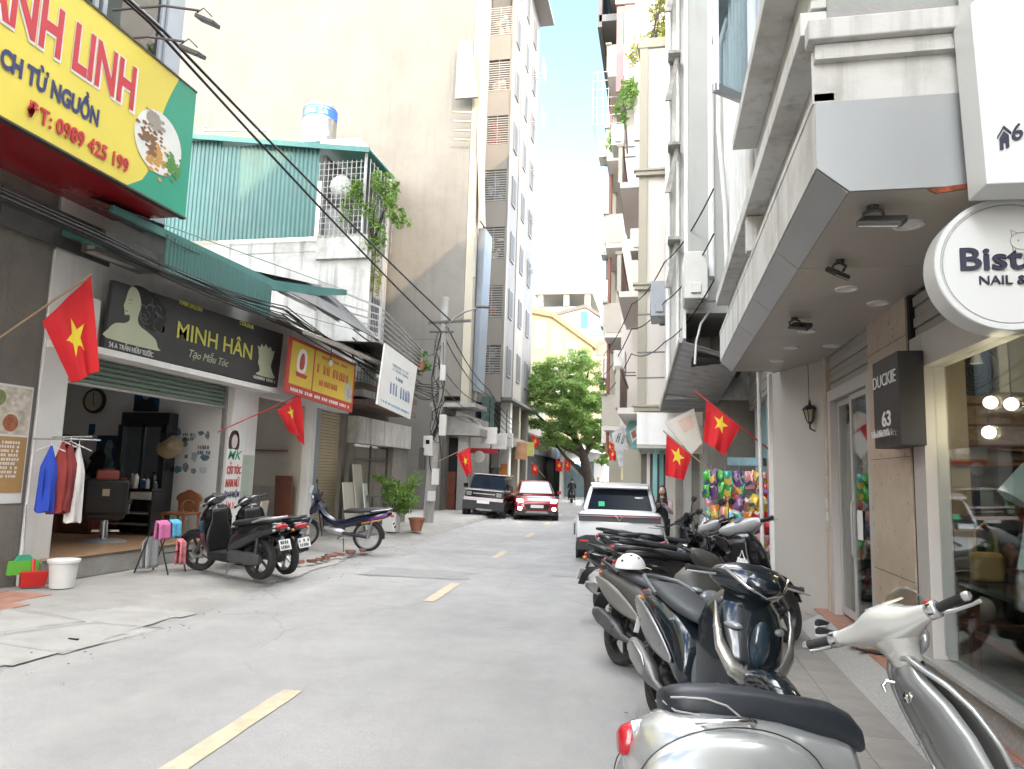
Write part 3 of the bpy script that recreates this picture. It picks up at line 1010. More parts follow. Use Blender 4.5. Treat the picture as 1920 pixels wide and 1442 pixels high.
# collage of hairstyle cut-outs on the bare wall, each a sheet of its own
m_cut = [mat('cutout_blue', (0.13, 0.27, 0.36), 0.6, var=0.5, scale=9), mat('cutout_grey', (0.25, 0.28, 0.29), 0.6, var=0.5, scale=12), mat('cutout_pale', (0.42, 0.5, 0.53), 0.6, var=0.3, scale=9)]
coll = thing('hairstyle_collage', 'collage of blue and grey hairstyle cut-outs on the white salon wall', 'poster')
for i, (x, z, w_, h_) in enumerate(((-9.13, 2.3, 0.2, 0.18), (-8.95, 2.1, 0.16, 0.2), (-8.78, 2.22, 0.14, 0.14), (-8.62, 2.28, 0.16, 0.1), (-8.48, 2.24, 0.12, 0.16), (-9.22, 1.62, 0.18, 0.2), (-9.05, 1.58, 0.2, 0.15), (-8.88, 1.62, 0.16, 0.2), (-8.72, 1.84, 0.16, 0.22), (-8.5, 1.82, 0.2, 0.16), (-8.72, 1.56, 0.14, 0.13), (-8.52, 1.58, 0.18, 0.13), (-9.3, 1.78, 0.1, 0.16), (-8.9, 1.83, 0.1, 0.1))):
    pts = [(x + w_ / 2 * math.cos(a * PI / 5) * qq.uniform(0.6, 1.15), z + h_ / 2 * math.sin(a * PI / 5) * qq.uniform(0.6, 1.15)) for a in range(10)]
    MB().prism(pts, (0, WY - 0.001 - i * 0.0002, 0), UX, UZ, (0, -0.002, 0)).build('cutout', m_cut[i % 3], coll)
scribble('cutout_words', mat('ink_grey', (0.06, 0.08, 0.09), 0.6), (-8.66, WY - 0.004, 1.98), UX, UZ, 0.24, 0.07, 5, coll, 3, 2)
scribble('cutout_words', mat('ink_grey', (0.06, 0.08, 0.09), 0.6), (-9.0, WY - 0.004, 2.22), UX, UZ, 0.2, 0.06, 5, coll, 4, 2)

mc = thing('mirror_cabinet', 'tall black mirror cabinet with drawers inside the salon', 'cabinet')
bx('carcass', m_blackgl, mc, -10.14, -9.1, 11.98, 12.25, 0.385, 2.64, 0.01)
fr_ = MB()
for a in ((-10.14, -10.04, 1.2, 2.4), (-9.22, -9.1, 1.2, 2.4), (-9.62, -9.56, 1.2, 2.4), (-10.04, -9.22, 2.36, 2.46)):
    fr_.box(a[0], a[1], 11.93, 11.979, a[2], a[3])
fr_.build('mirror_frame', m_blackgl, mc)
bx('mirror', mat('mirror_silver', (0.28, 0.31, 0.33), 0.05, 1.0, 0), mc, -10.04, -9.22, 11.955, 11.975, 1.2, 2.36)
bx('counter', m_blackgl, mc, -10.14, -9.0, 11.55, 11.93, 1.18, 1.22)
bx('drawer', mat('drawer_white', (0.6, 0.6, 0.57), 0.5), mc, -9.46, -9.02, 11.57, 11.9, 1.02, 1.16, 0.006)
for z in (0.46, 0.66):
    bx('shelf', m_steel, mc, -10.1, -9.05, 11.6, 11.97, z + 0.1, z + 0.12)
bx('side_panel', m_blackgl, mc, -9.05, -9.0, 11.58, 11.97, 0.385, 1.17)
bcols = [(0.6, 0.6, 0.58), (0.05, 0.2, 0.4), (0.5, 0.1, 0.08), (0.35, 0.32, 0.25), (0.7, 0.68, 0.6), (0.03, 0.1, 0.28), (0.45, 0.45, 0.4), (0.1, 0.1, 0.1)]
blab = ['white', 'blue', 'red', 'tan', 'cream', 'navy', 'grey', 'black']
for i in range(8):
    x = -9.98 + i * 0.125
    h = (0.2, 0.15, 0.22, 0.26, 0.3, 0.17, 0.2, 0.13)[i]
    r = 0.035 + 0.012 * (i % 3)
    b_ = thing('bottle', blab[i] + ' hair product bottle on the counter of the mirror cabinet', 'bottle', (x, 11.72 + 0.05 * (i % 2), 1.22), group='bottles on the salon counter')
    MB().lathe([(0, 0), (r, 0), (r, h * 0.7), (r * 0.45, h * 0.82), (r * 0.45, h * 0.9)], (0, 0, 0), n=12).build('body', mat('bottle_%s' % blab[i], bcols[i], 0.3, var=0.05), b_, 40)
    MB().lathe([(r * 0.5, h * 0.88), (r * 0.5, h), (0, h)], (0, 0, 0), n=12).build('cap', m_whitepl if i % 2 else m_blackpl, b_, 40)

rc = thing('red_cupboard', 'dark red wooden cupboard at the back left of the salon', 'cupboard')
bx('carcass', m_wood, rc, -11.4, -10.0, 11.35, 12.2, 0.385, 1.25, 0.01)
for a in (-11.36, -10.68):
    bx('door', m_wood, rc, a, a + 0.64, 11.325, 11.348, 0.43, 1.2, 0.008)
# hanging black bags and coats on the left part of the wall
for k, (x, z, w_, h_, lab) in enumerate(((-10.75, 1.75, 0.3, 0.62, 'black apron bundle hanging beside the blue poster'), (-11.15, 1.62, 0.34, 0.6, 'dark patterned cloth bundle hanging over the red cupboard'))):
    t = MB()
    t.ell((x, WY - 0.12, z - 0.15), (w_ / 2, 0.1, h_ / 2), 14, 10)
    for v_ in range(len(t.v)):
        p = V(t.v[v_])
        d = noise.noise(p * 7.0) * 0.06
        t.v[v_] = tuple(p + V((d, d * 0.5, d)))
    tag(t.build('hanging_cloth', mat('dark_cloth_%d' % k, (0.03, 0.03, 0.034) if k == 0 else (0.1, 0.09, 0.08), 0.9, var=0.5, scale=9), None, 60), lab, 'cloth')

# conical hat on the cabinet side
ht = MB()
axis = V((0.35, -0.85, 0.38)).normalized()
ht.lathe([(0.0, 0.16), (0.08, 0.125), (0.24, 0.0), (0.236, -0.004), (0.08, 0.12), (0.0, 0.15)], (-9.06, 12.02, 2.0), axis, 24)
ht = tag(ht.build('conical_hat', mat('straw', (0.30, 0.24, 0.15), 0.8, var=0.25, scale=15, bump=0.3), None, 40), 'conical straw hat hanging on the side of the mirror cabinet', 'hat')

# barber chair (local: faces -x toward the mirror)
bc = thing('barber_chair', 'black barber chair with red headrest on a round steel base in the salon', 'chair', (-8.97, 10.45, 0.385), rad(-52))
bc.scale = (1.15, 1.15, 1.12)
MB().lathe([(0, 0.05), (0.1, 0.05), (0.28, 0.02), (0.31, 0.0)], (0, 0, 0), n=28).build('base_plate', m_steel, bc, 40)
MB().lathe([(0.06, 0.04), (0.05, 0.3), (0.09, 0.32)], (0, 0, 0), n=16).build('column', m_chrome, bc, 40)
MB().cbox((0.02, 0, 0.39), (0.5, 0.5, 0.14)).build('seat', m_blackpl, bc, bev=0.05, seg=3)
MB().cbox((0.30, 0, 0.66), (0.16, 0.56, 0.52), 0, 0, 0.14).build('backrest', m_blackpl, bc, bev=0.06, seg=4)
MB().cbox((0.37, 0, 0.97), (0.1, 0.28, 0.14), 0, 0, 0.14).build('headrest', mat('red_leather', (0.28, 0.06, 0.05), 0.5), bc, bev=0.03)
for s_ in (-1, 1):
    MB().cbox((0.05, 0.29 * s_, 0.58), (0.42, 0.07, 0.06)).build('armrest', m_blackpl, bc, bev=0.02)
    MB().tube([(-0.1, 0.28 * s_, 0.4), (-0.1, 0.29 * s_, 0.56)], 0.015).tube([(0.2, 0.28 * s_, 0.4), (0.2, 0.29 * s_, 0.56)], 0.015).build('arm_post', m_chrome, bc)
MB().tube([(-0.2, 0, 0.35), (-0.42, 0, 0.16), (-0.5, 0, 0.13)], 0.02).box(-0.56, -0.42, -0.18, 0.18, 0.1, 0.13).build('footrest', m_chrome, bc)
MB().cbox((0.385, 0, 0.72), (0.01, 0.09, 0.1), 0, 0, 0.14).build('badge', mat('badge_cream', (0.5, 0.4, 0.3), 0.5), bc)

# carved wooden chair by the right wall
cc = thing('carved_chair', 'carved brown wooden chair behind the black scooter in the salon doorway', 'chair', (-8.42, 11.65, 0.385), rad(-90))
m_carve = mat('carved_wood', (0.20, 0.075, 0.03), 0.35, var=0.25, scale=6)
MB().box(-0.22, 0.26, -0.24, 0.24, 0.4, 0.45).build('seat', m_carve, cc, bev=0.015)
for a, b in ((-0.19, -0.21), (-0.19, 0.21), (0.23, -0.21), (0.23, 0.21)):
    MB().tube([(a, b, 0.4), (a * 0.97, b, 0.2), (a * 1.05, b * 1.05, 0)], [0.026, 0.02, 0.026], 8).build('leg', m_carve, cc, 60)
MB().prism(smooth_poly([(-0.2, 0.45), (-0.21, 0.6), (-0.26, 0.68), (-0.2, 0.76), (-0.1, 0.8), (0, 0.84), (0.1, 0.8), (0.2, 0.76), (0.26, 0.68), (0.21, 0.6), (0.2, 0.45), (0.12, 0.46), (0.13, 0.6), (0, 0.66), (-0.13, 0.6), (-0.12, 0.46)], 3), (-0.2, 0, 0), UY, UZ, (0.05, 0, 0)).build('backrest', m_carve, cc, bev=0.01)
MB().prism(smooth_poly([(-0.07, 0.45), (-0.1, 0.58), (0, 0.65), (0.1, 0.58), (0.07, 0.45)], 4), (-0.19, 0, 0), UY, UZ, (0.03, 0, 0)).build('back_splat', m_carve, cc)

# garments hung on the left pillar
def garment(name, label, x, y, z, w_, h_, m, seed, yaw):
    q = random.Random(seed)
    ph = [q.uniform(0, 6) for _ in range(4)]
    mb = MB()
    cs, sn = math.cos(yaw), math.sin(yaw)
    n = 22

    def ring(t):
        zz = z - h_ * t
        k = min(1.0, 0.10 + 2.6 * t) if t < 0.34 else 0.98 + 0.12 * (t - 0.34)
        a = w_ / 2 * k
        b = 0.055 * (0.4 + min(1, 2.2 * t))
        pts = []
        for i in range(n):
            an = 2 * PI * i / n
            fold = 1 + 0.55 * math.sin(5 * an + ph[0] + 2.5 * t) * t + 0.35 * math.sin(9 * an + ph[1] - 3 * t) * t
            u_, v_ = a * math.cos(an) * (1 + 0.08 * math.sin(3 * an + ph[2]) * t), b * math.sin(an) * fold
            zz2 = zz + 0.02 * math.sin(4 * an + ph[3]) * t
            pts.append((x + u_ * cs - v_ * sn, y + u_ * sn + v_ * cs, zz2))
        return pts
    mb.loft([ring(i / 9) for i in range(10)], True)
    t = thing(name, label, 'garment', group='garments on the salon pillar')
    mb.build('cloth', m, t, 60)
    MB().tube([(x, y, z + 0.06), (x, y, z)], 0.006).tube([(x - 0.16 * cs, y - 0.16 * sn, z - 0.07), (x, y, z + 0.005), (x + 0.16 * cs, y + 0.16 * sn, z - 0.07)], 0.007).build('hanger', m_whitepl, t)


garment('shirt', 'bright blue shirt hanging on the salon pillar', -7.68, 7.90, 1.86, 0.20, 0.84, mat('blue_cloth', (0.02, 0.06, 0.42), 0.85, var=0.15), 1, rad(55))
garment('shirt', 'dark red shirt hanging between the blue and the maroon garments', -7.64, 8.04, 1.92, 0.21, 0.92, mat('red_cloth', (0.26, 0.035, 0.03), 0.85, var=0.2), 2, rad(60))
garment('shirt', 'maroon shirt hanging next to the white one on the pillar', -7.61, 8.13, 1.92, 0.21, 0.9, mat('maroon_cloth', (0.2, 0.03, 0.03), 0.85, var=0.2), 3, rad(60))
garment('shirt', 'white shirt hanging rightmost on the salon pillar', -7.58, 8.24, 1.88, 0.20, 1.0, mat('white_cloth', (0.6, 0.58, 0.56), 0.85, var=0.06), 4, rad(60))
rr = MB().tube([(-7.97, 8.2, 1.98), (-7.45, 8.3, 2.0)], 0.012).tube([(-7.97, 7.9, 1.94), (-7.5, 8.0, 1.95), (-7.45, 8.45, 1.96)], 0.01)
tag(rr.build('hanging_rail', m_steel), 'thin steel hanging rail fixed to the salon pillar above the garments', 'rail')

# bucket, dustpan, broom
bk = thing('bucket', 'white plastic bucket with a lid beside the salon step', 'bucket', (-7.38, 7.98, 0.09))
MB().lathe([(0, 0), (0.135, 0), (0.165, 0.30), (0.178, 0.305), (0.178, 0.325), (0.165, 0.325)], (0, 0, 0)).build('body', m_whitepl, bk, 40)
MB().lathe([(0.186, 0.315), (0.186, 0.345), (0.15, 0.352), (0, 0.345)], (0, 0, 0)).build('lid', m_whitepl, bk, 40)
dp = thing('dustpan', 'red plastic dustpan standing beside the white bucket', 'dustpan', (-7.72, 7.86, 0.1))
m_redpl = mat('red_plastic', (0.5, 0.02, 0.02), 0.35)
MB().prism([(-0.13, 0), (0.13, 0), (0.15, 0.2), (-0.15, 0.2)], (0, 0, 0), V((0.6, 0.8, 0)), V((0.2, -0.1, 0.97)), (0.09, -0.06, 0)).build('pan', m_redpl, dp, bev=0.012)
MB().tube([(0.03, -0.02, 0.18), (0.0, 0.0, 0.33)], 0.022, 8).build('handle', m_redpl, dp)
br = thing('broom', 'green broom leaning on the salon pillar', 'broom', (-7.9, 7.84, 0))
m_greenpl = mat('green_plastic', (0.12, 0.42, 0.05), 0.5)
MB().tube([(0.04, 0.0, 0.42), (-0.03, 0.02, 1.1)], 0.012, 8).build('handle', m_steel, br)
MB().prism([(-0.05, 0.48), (0.05, 0.48), (0.1, 0.4), (-0.1, 0.4)], (0.03, 0, 0), V((0.5, 0.86, 0)), UZ, (0.05, 0, 0)).build('head', mat('teal_plastic', (0.05, 0.33, 0.2), 0.5), br)
MB().prism([(-0.16, 0.24), (0.16, 0.24), (0.15, 0.41), (-0.15, 0.41)], (0.03, 0, 0), V((0.5, 0.86, 0)), UZ, (0.06, 0, 0)).build('bristles', m_greenpl, br)

# towel rack
tr = thing('towel_rack', 'small black folding towel rack in front of the salon step', 'rack', (-7.25, 9.65, 0.08))
for y in (-0.2, 0.2):
    MB().tube([(0.28, y, 0), (0.03, y, 0.72)], 0.011).build('leg', m_blackpl, tr)
    MB().tube([(-0.28, y, 0), (-0.03, y, 0.72)], 0.011).build('leg', m_blackpl, tr)
MB().tube([(0.03, -0.2, 0.72), (0.03, 0.2, 0.72)], 0.01).tube([(-0.03, -0.2, 0.72), (-0.03, 0.2, 0.72)], 0.01).tube([(0.18, -0.2, 0.3), (0.18, 0.2, 0.3)], 0.008).build('crossbar', m_blackpl, tr)


def towel(label, x, y, z, w_, h_, m, d):
    mb = MB()
    mb.sheet(lambda a, b: (x + 0.012 * math.sin(a * 9) + d * (0.03 + 0.03 * abs(b - 0.5)) * (1 if b > 0.5 else -1), y + w_ * (a - 0.5), z - h_ * abs(2 * b - 1) + (0.01 if abs(b - 0.5) < 0.05 else 0)), 12, 16)
    tag(mb.build('towel', m, None, 80, solid=0.012), label, 'towel', 'towels on the rack')


towel('pink towel folded over the rack', -7.18, 9.52, 0.83, 0.25, 0.26, mat('pink_towel', (0.55, 0.15, 0.32), 0.95, var=0.15, scale=25, bump=0.4), 1)
towel('light blue towel folded over the rack', -7.18, 9.79, 0.83, 0.2, 0.25, mat('blue_towel', (0.1, 0.4, 0.6), 0.95, var=0.15, scale=25, bump=0.4), 1)
towel('pink and white striped towel hanging below the blue one', -7.05, 9.80, 0.55, 0.14, 0.36, mat('striped_towel', (0.6, 0.2, 0.22), 0.95, var=0.35, scale=14, bump=0.4), 1)
towel('grey mesh sheet hanging on the near end of the rack', -7.42, 9.60, 0.58, 0.26, 0.44, mat('grey_mesh', (0.38, 0.39, 0.4), 0.9, var=0.1, scale=25), -1)

# ---------------------------------------------------------------- second shop (beige shutter) and its awnings
h2 = thing('shutter_shop', 'low shop with half beige roller shutter behind the blue motorbike', 'building')
m_cream = mat('cream_inner_wall', (0.46, 0.41, 0.34), 0.7, 0, 0.06, 1.5)
bx('inner_wall', m_cream, h2, -12, -8.2, 15.45, 15.55, 0.1, 3.6)
bx('back_wall', m_cream, h2, -12.1, -12, 13.2, 15.5, 0.1, 3.6)
bx('tile_dado', mat('dado_tile', (0.33, 0.29, 0.25), 0.35, 0, 0.15, 4), h2, -12, -8.22, 15.42, 15.449, 0.15, 1.25)
bx('inner_ceiling', m_cream, h2, -12, -8.2, 13.2, 15.5, 3.4, 3.5)
bx('floor_slab', m_conc, h2, -12, -7.9, 13.2, 17.45, 0.08, 0.17)
bx('lintel', m_white, h2, -8.25, -8.0, 13.2, 17.5, 3.12, 4.7)
bx('pilaster', m_white, h2, -8.3, -7.99, 15.5, 15.72, 0.15, 3.12, 0.008)
bx('pilaster', m_bluegrey, h2, -8.3, -8.03, 15.76, 16.02, 0.15, 3.12, 0.008)
bx('side_wall', m_render, h2, -8.3, -8.02, 17.28, 17.5, 0.15, 3.12)
bx('inner_shelf', m_wood, h2, -9.6, -8.5, 15.3, 15.415, 2.05, 2.08)
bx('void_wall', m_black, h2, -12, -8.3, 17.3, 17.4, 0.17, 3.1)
sl = None
for i in range(38):
    if sl is None:
        sl = MB().prism([(0, 0), (0.018, 0.006), (0.018, 0.055), (0.004, 0.068), (0, 0.072)], (0, 0, 0), UX, UZ, (0, 1.24, 0)).build('shutter_slat', m_shutbeige, h2)
        o = sl
    else:
        o = sl.copy()
        sc.collection.objects.link(o)
    o.location = (-8.14, 16.03, 0.18 + i * 0.0765)
corr_sheet('awning_sheet', mat('pale_corrugated', (0.52, 0.50, 0.46), 0.6, 0.1, 0.1, 1, streak=0.6, streak_col=(0.2, 0.17, 0.13)), h2, (-6.75, 12.5, 4.30), UY, V((-1.1, 0, 0.5)), 4.5, 1.25, 0.14, 0.02)
MB().beam((-6.75, 12.5, 4.27), (-6.75, 17.0, 4.27), 0.04, 0.06).build('awning_bar', m_rust, h2)
for y in (12.7, 14.6, 16.8):
    MB().beam((-8.0, y, 4.8), (-6.75, y, 4.26), 0.035, 0.05).build('awning_rafter', m_darksteel, h2)
bx('roof', m_darksteel, h2, -12.1, -8.0, 13.2, 17.5, 4.7, 4.8)

t = thing('wooden_board', 'dark red wooden board leaning inside the shutter shop doorway', 'board')
MB().cbox((-8.42, 15.2, 0.85), (0.42, 0.035, 1.3), 0, 0.06).build('board', m_wood, t, bev=0.004)
t = thing('blue_stool', 'blue plastic stool inside the shutter shop', 'stool', (-8.9, 14.5, 0.17))
m_bluepl = mat('blue_plastic', (0.02, 0.1, 0.42), 0.4)
MB().box(-0.15, 0.15, -0.15, 0.15, 0.41, 0.45).build('seat', m_bluepl, t, bev=0.02)
for a in (-1, 1):
    for b in (-1, 1):
        MB().beam((a * 0.12, b * 0.12, 0.41), (a * 0.17, b * 0.17, 0), 0.05, 0.03).build('leg', m_bluepl, t)
t = thing('leaning_cream_sheet', 'cream panel standing in front of the shutter shop beside the banner', 'board')
MB().cbox((-7.7, 13.1, 0.58), (0.03, 0.62, 0.86), rad(18), 0, 0.1).build('panel', m_cream, t, bev=0.006)
t = thing('noticeboard', 'pale green notice sheet on the wall behind the banner', 'poster')
bx('sheet', mat('pale_green_paper', (0.4, 0.46, 0.38), 0.7), t, -7.995, -7.985, 12.75, 13.15, 1.05, 1.9)
t = thing('wall_bottle', 'small dark bottle on the shutter shop floor', 'bottle', (-8.6, 14.9, 0.17))
MB().lathe([(0, 0), (0.06, 0), (0.06, 0.22), (0.02, 0.3), (0.02, 0.36), (0, 0.36)], (0, 0, 0), n=12).build('body', mat('bottle_green', (0.02, 0.06, 0.03), 0.2), t, 40)

# yellow and red shop sign above the shutter shop
y2 = thing('yellow_shop_sign', 'yellow sign with red frame tilted under the pale awning', 'sign')
o_ = V((-7.32, 13.0, 3.17))
un = V((0.12, 1, -0.07)).normalized()
vn = (V((0.0, 0.1, 1)) - un * un.dot(V((0.0, 0.1, 1)))).normalized()
nn = un.cross(vn)
m_y2 = mat('shop_sign_yellow', (0.66, 0.47, 0.06), 0.5, 0, 0.06, 1.5)
m_r2 = mat('shop_sign_red', (0.45, 0.06, 0.05), 0.5, 0, 0.06, 1.5)
MB().prism([(0, 0), (2.55, 0), (2.55, 1.15), (0, 1.15)], o_ - nn * 0.05, un, vn, nn * 0.05).build('panel', m_r2, y2)
MB().prism([(0.07, 0.2), (0.85, 0.2), (0.85, 1.08), (0.07, 1.08)], o_, un, vn, nn * 0.004).build('yellow_field', m_y2, y2)
MB().prism([(0.9, 0.2), (2.48, 0.2), (2.48, 1.08), (0.9, 1.08)], o_, un, vn, nn * 0.004).build('yellow_field', m_y2, y2)
MB().prism(smooth_poly([(0.32, 0.5), (0.28, 0.75), (0.36, 0.95), (0.5, 0.98), (0.6, 0.9), (0.62, 0.7), (0.56, 0.5)], 3), o_ + nn * 0.0045, un, vn, nn * 0.003).build('bowl_print', m_whitepr, y2)
MB().prism(smooth_poly([(0.38, 0.56), (0.37, 0.75), (0.43, 0.88), (0.5, 0.88), (0.54, 0.72), (0.5, 0.56)], 3), o_ + nn * 0.0078, un, vn, nn * 0.002).build('bowl_print', m_r2, y2)
MB().prism([(0.25, 0.48), (0.68, 0.46), (0.62, 0.38), (0.3, 0.39)], o_ + nn * 0.0045, un, vn, nn * 0.003).build('ribbon_print', m_r2, y2)
scribble('sign_words', m_r2, o_ + un * 1.0 + vn * 0.62 + nn * 0.005, un, vn, 1.2, 0.2, 9, y2, 21)
scribble('sign_words', m_r2, o_ + un * 1.12 + vn * 0.36 + nn * 0.005, un, vn, 0.75, 0.13, 8, y2, 22)
scribble('sign_words', m_r2, o_ + un * 1.15 + vn * 0.95 + nn * 0.005, un, vn, 1.0, 0.06, 14, y2, 23)
scribble('sign_words', m_whitepr, o_ + un * 0.15 + vn * 0.06 + nn * 0.003, un, vn, 2.2, 0.07, 30, y2, 24)
MB().prism(smooth_poly([(2.18, 0.25), (2.15, 0.5), (2.22, 0.7), (2.32, 0.66), (2.42, 0.5), (2.46, 0.25)], 3), o_ + nn * 0.005, un, vn, nn * 0.003).build('figure_print', mat('grey_print', (0.4, 0.4, 0.36), 0.6, var=0.4, scale=10), y2)
t = thing('bare_bulb', 'bare white bulb hanging in front of the yellow shop sign', 'lamp')
MB().ell((-7.1, 14.45, 3.98), (0.05, 0.05, 0.07), 12, 8).build('bulb', m_whitepr, t, 60)
MB().tube([(-7.1, 14.45, 4.04), (-7.1, 14.45, 4.4)], 0.008).build('cord', m_cable, t)

# ---------------------------------------------------------------- house with gate, roof shack, balcony
h3 = thing('gate_house', 'old stained house with metal gate, teal roof shack and balcony plants', 'building')
bx('side_wall', m_whiteold, h3, -18, -7.62, 17.5, 18.3, 3.6, 7.86)
bx('rear_wall', m_whiteold, h3, -18, -9.5, 18.3, 21.6, 3.6, 7.86)
corr_sheet('parapet_band', m_whiteold, h3, (-16, 17.495, 7.55), UX, UZ, 8.4, 0.25, 2.0, 0.01)
bx('front_band', m_whiteold, h3, -8.1, -7.72, 17.5, 21.6, 2.38, 3.08, 0.01)
bx('front_wall', m_render, h3, -8.2, -7.8, 20.3, 21.6, 0.1, 2.38)
bx('front_wall', m_render, h3, -8.2, -7.9, 17.5, 17.75, 0.1, 2.38)
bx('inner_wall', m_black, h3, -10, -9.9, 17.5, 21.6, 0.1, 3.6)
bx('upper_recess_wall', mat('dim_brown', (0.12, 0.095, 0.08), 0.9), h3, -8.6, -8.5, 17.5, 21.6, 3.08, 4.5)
for z0, z1 in ((3.38, 3.5), (3.78, 3.95)):
    bx('floor_beam', mat('brown_beam', (0.16, 0.10, 0.075), 0.8, var=0.3), h3, -8.4, -7.6, 17.3, 21.6, z0, z1)
corr_sheet('gate_sheet', mat('gate_brown', (0.22, 0.20, 0.17), 0.6, 0.2, 0.15, 1.0, streak=0.3), h3, (-8.02, 17.75, 0.16), UY, UZ, 2.55, 2.15, 0.11, 0.02)
for y in (17.75, 19.0, 20.26):
    bx('gate_post', m_darksteel, h3, -8.0, -7.95, y, y + 0.05, 0.12, 2.36)
bx('gate_rail', m_darksteel, h3, -7.99, -7.95, 17.8, 20.26, 1.95, 2.0)
bx('window', m_darksteel, h3, -7.63, -7.6, 17.7, 18.2, 5.4, 6.3)
for i in range(5):
    MB().tube([(-7.58, 17.72 + i * 0.11, 5.35), (-7.58, 17.72 + i * 0.11, 6.35)], 0.01).build('window_bar', m_steel, h3)
# teal roof shack
corr_sheet('shack_wall_sheet', m_tealsheet, h3, (-15.4, 17.42, 7.95), UX, UZ, 3.1, 3.0, 0.13, 0.02)
corr_sheet('shack_wall_sheet', m_tealsheet, h3, (-12.3, 17.40, 7.93), UX, UZ, 3.05, 2.75, 0.13, 0.02)
MB().add([(-18, 17.2, 11.72), (-7.75, 17.2, 10.28), (-7.75, 19.2, 10.28), (-18, 21.8, 11.72)], [(0, 1, 2, 3)]).build('shack_roof', m_tealdark, h3, solid=0.05)
MB().beam((-18, 17.22, 11.67), (-7.72, 17.22, 10.23), 0.05, 0.14).build('shack_fascia', m_tealdark, h3)
bx('shack_inner_wall', mat('shack_dim', (0.2, 0.2, 0.19), 0.9), h3, -9.2, -9.1, 17.5, 21.5, 7.86, 10.3)
bx('shack_back_wall', mat('shack_dim', (0.2, 0.2, 0.19), 0.9), h3, -9.1, -7.9, 19.0, 19.1, 7.86, 10.3)
MB().beam((-7.9, 17.45, 7.86), (-7.9, 17.45, 10.25), 0.06, 0.06).build('shack_post', m_whitepl, h3)
bx('balcony_parapet', m_whiteold, h3, -9.2, -7.7, 17.4, 17.497, 7.3, 7.95, 0.01)
gr = MB()
for i in range(11):
    x = -9.22 + i * 0.135
    gr.tube([(x, 17.38, 7.9), (x, 17.38, 10.05)], 0.012, 5)
for i in range(13):
    z = 7.95 + i * 0.17
    gr.tube([(-9.24, 17.375, z), (-7.85, 17.375, z)], 0.009, 5)
for i in range(8):
    y = 17.4 + i * 0.25
    gr.tube([(-7.74, y, 7.9), (-7.74, y, 10.05)], 0.011, 5)
for i in range(7):
    gr.tube([(-7.74, 17.4, 7.95 + i * 0.34), (-7.74, 19.2, 7.95 + i * 0.34)], 0.009, 5)
stuff(gr.build('balcony_grille', mat('grille_white', (0.42, 0.42, 0.40), 0.5, var=0.1), h3))
tb = thing('stored_bundle', 'white cloth-wrapped bundle stored behind the balcony grille', 'bundle')
q_ = MB().ell((-8.75, 17.75, 9.45), (0.3, 0.22, 0.35), 14, 10)
for i in range(len(q_.v)):
    p = V(q_.v[i])
    q_.v[i] = tuple(p + V((1, 0.5, 0.8)) * noise.noise(p * 4) * 0.12)
q_.build('wrap', m_paper, tb, 60)
bx('crate', mat('grey_crate', (0.3, 0.3, 0.3), 0.7, var=0.3, scale=5), tb, -9.05, -8.5, 17.6, 18.0, 7.95, 8.8, 0.01)

# water tank on the roof
wt = thing('water_tank', 'stainless steel water tank with blue band on the roof of the gate house', 'water tank', (-14.25, 26.6, 13.45))
wt.scale = (1.27, 1.27, 1.27)
bx('rear_block', m_whiteold, h3, -17.5, -11.6, 25.0, 28.4, 0, 14.65)
m_inox = mat('brushed_inox', (0.40, 0.40, 0.39), 0.35, 0.9, 0.1, 2)
MB().lathe([(0, 2.88), (0.1, 2.88), (0.12, 2.84), (0.36, 2.8), (0.5, 2.72), (0.56, 2.6), (0.56, 2.2), (0.565, 2.19), (0.56, 2.18), (0.56, 1.6), (0.565, 1.59), (0.56, 1.58), (0.56, 1.0), (0.5, 0.95), (0, 0.95)], (0, 0, 0), n=36).build('shell', m_inox, wt, 30)
MB().lathe([(0.566, 2.24), (0.566, 2.52)], (0, 0, 0), n=36).build('band', mat('tank_blue', (0.02, 0.10, 0.42), 0.4), wt, 40)
MB().lathe([(0.567, 2.55), (0.567, 2.6)], (0, 0, 0), n=36).build('band_line', mat('tank_blue', (0.02, 0.10, 0.42), 0.4), wt, 40)
for i, ch in enumerate('ONG LA'):
    a = rad(-118 + i * 13)
    if ch != ' ':
        text('letter', ch, 0.2, m_whitepr, (0.57 * math.cos(a), 0.57 * math.sin(a), 2.31), V((-math.sin(a), math.cos(a), 0)), UZ, wt, bold=0.03)
for a in range(4):
    x, y = 0.48 * math.cos(a * PI / 2 + 0.7), 0.48 * math.sin(a * PI / 2 + 0.7)
    MB().beam((x, y, -0.2), (x, y, 0.96), 0.05, 0.05).build('stand_leg', m_steel, wt)
MB().lathe([(0.5, 0.88), (0.54, 0.88), (0.54, 0.96), (0.5, 0.96)], (0, 0, 0), n=24).build('stand_ring', m_steel, wt)
t = thing('roof_rail', 'thin steel rail on the shack roof beside the water tank', 'rail')
MB().tube([(-13.1, 17.6, 10.9), (-13.1, 17.6, 11.45), (-13.0, 17.6, 11.5)], 0.03).tube([(-13.1, 17.6, 11.35), (-11.0, 17.6, 11.2)], 0.035).tube([(-11.0, 17.6, 10.7), (-11.0, 17.6, 11.3)], 0.03).build('pipe', m_whitepl, t)

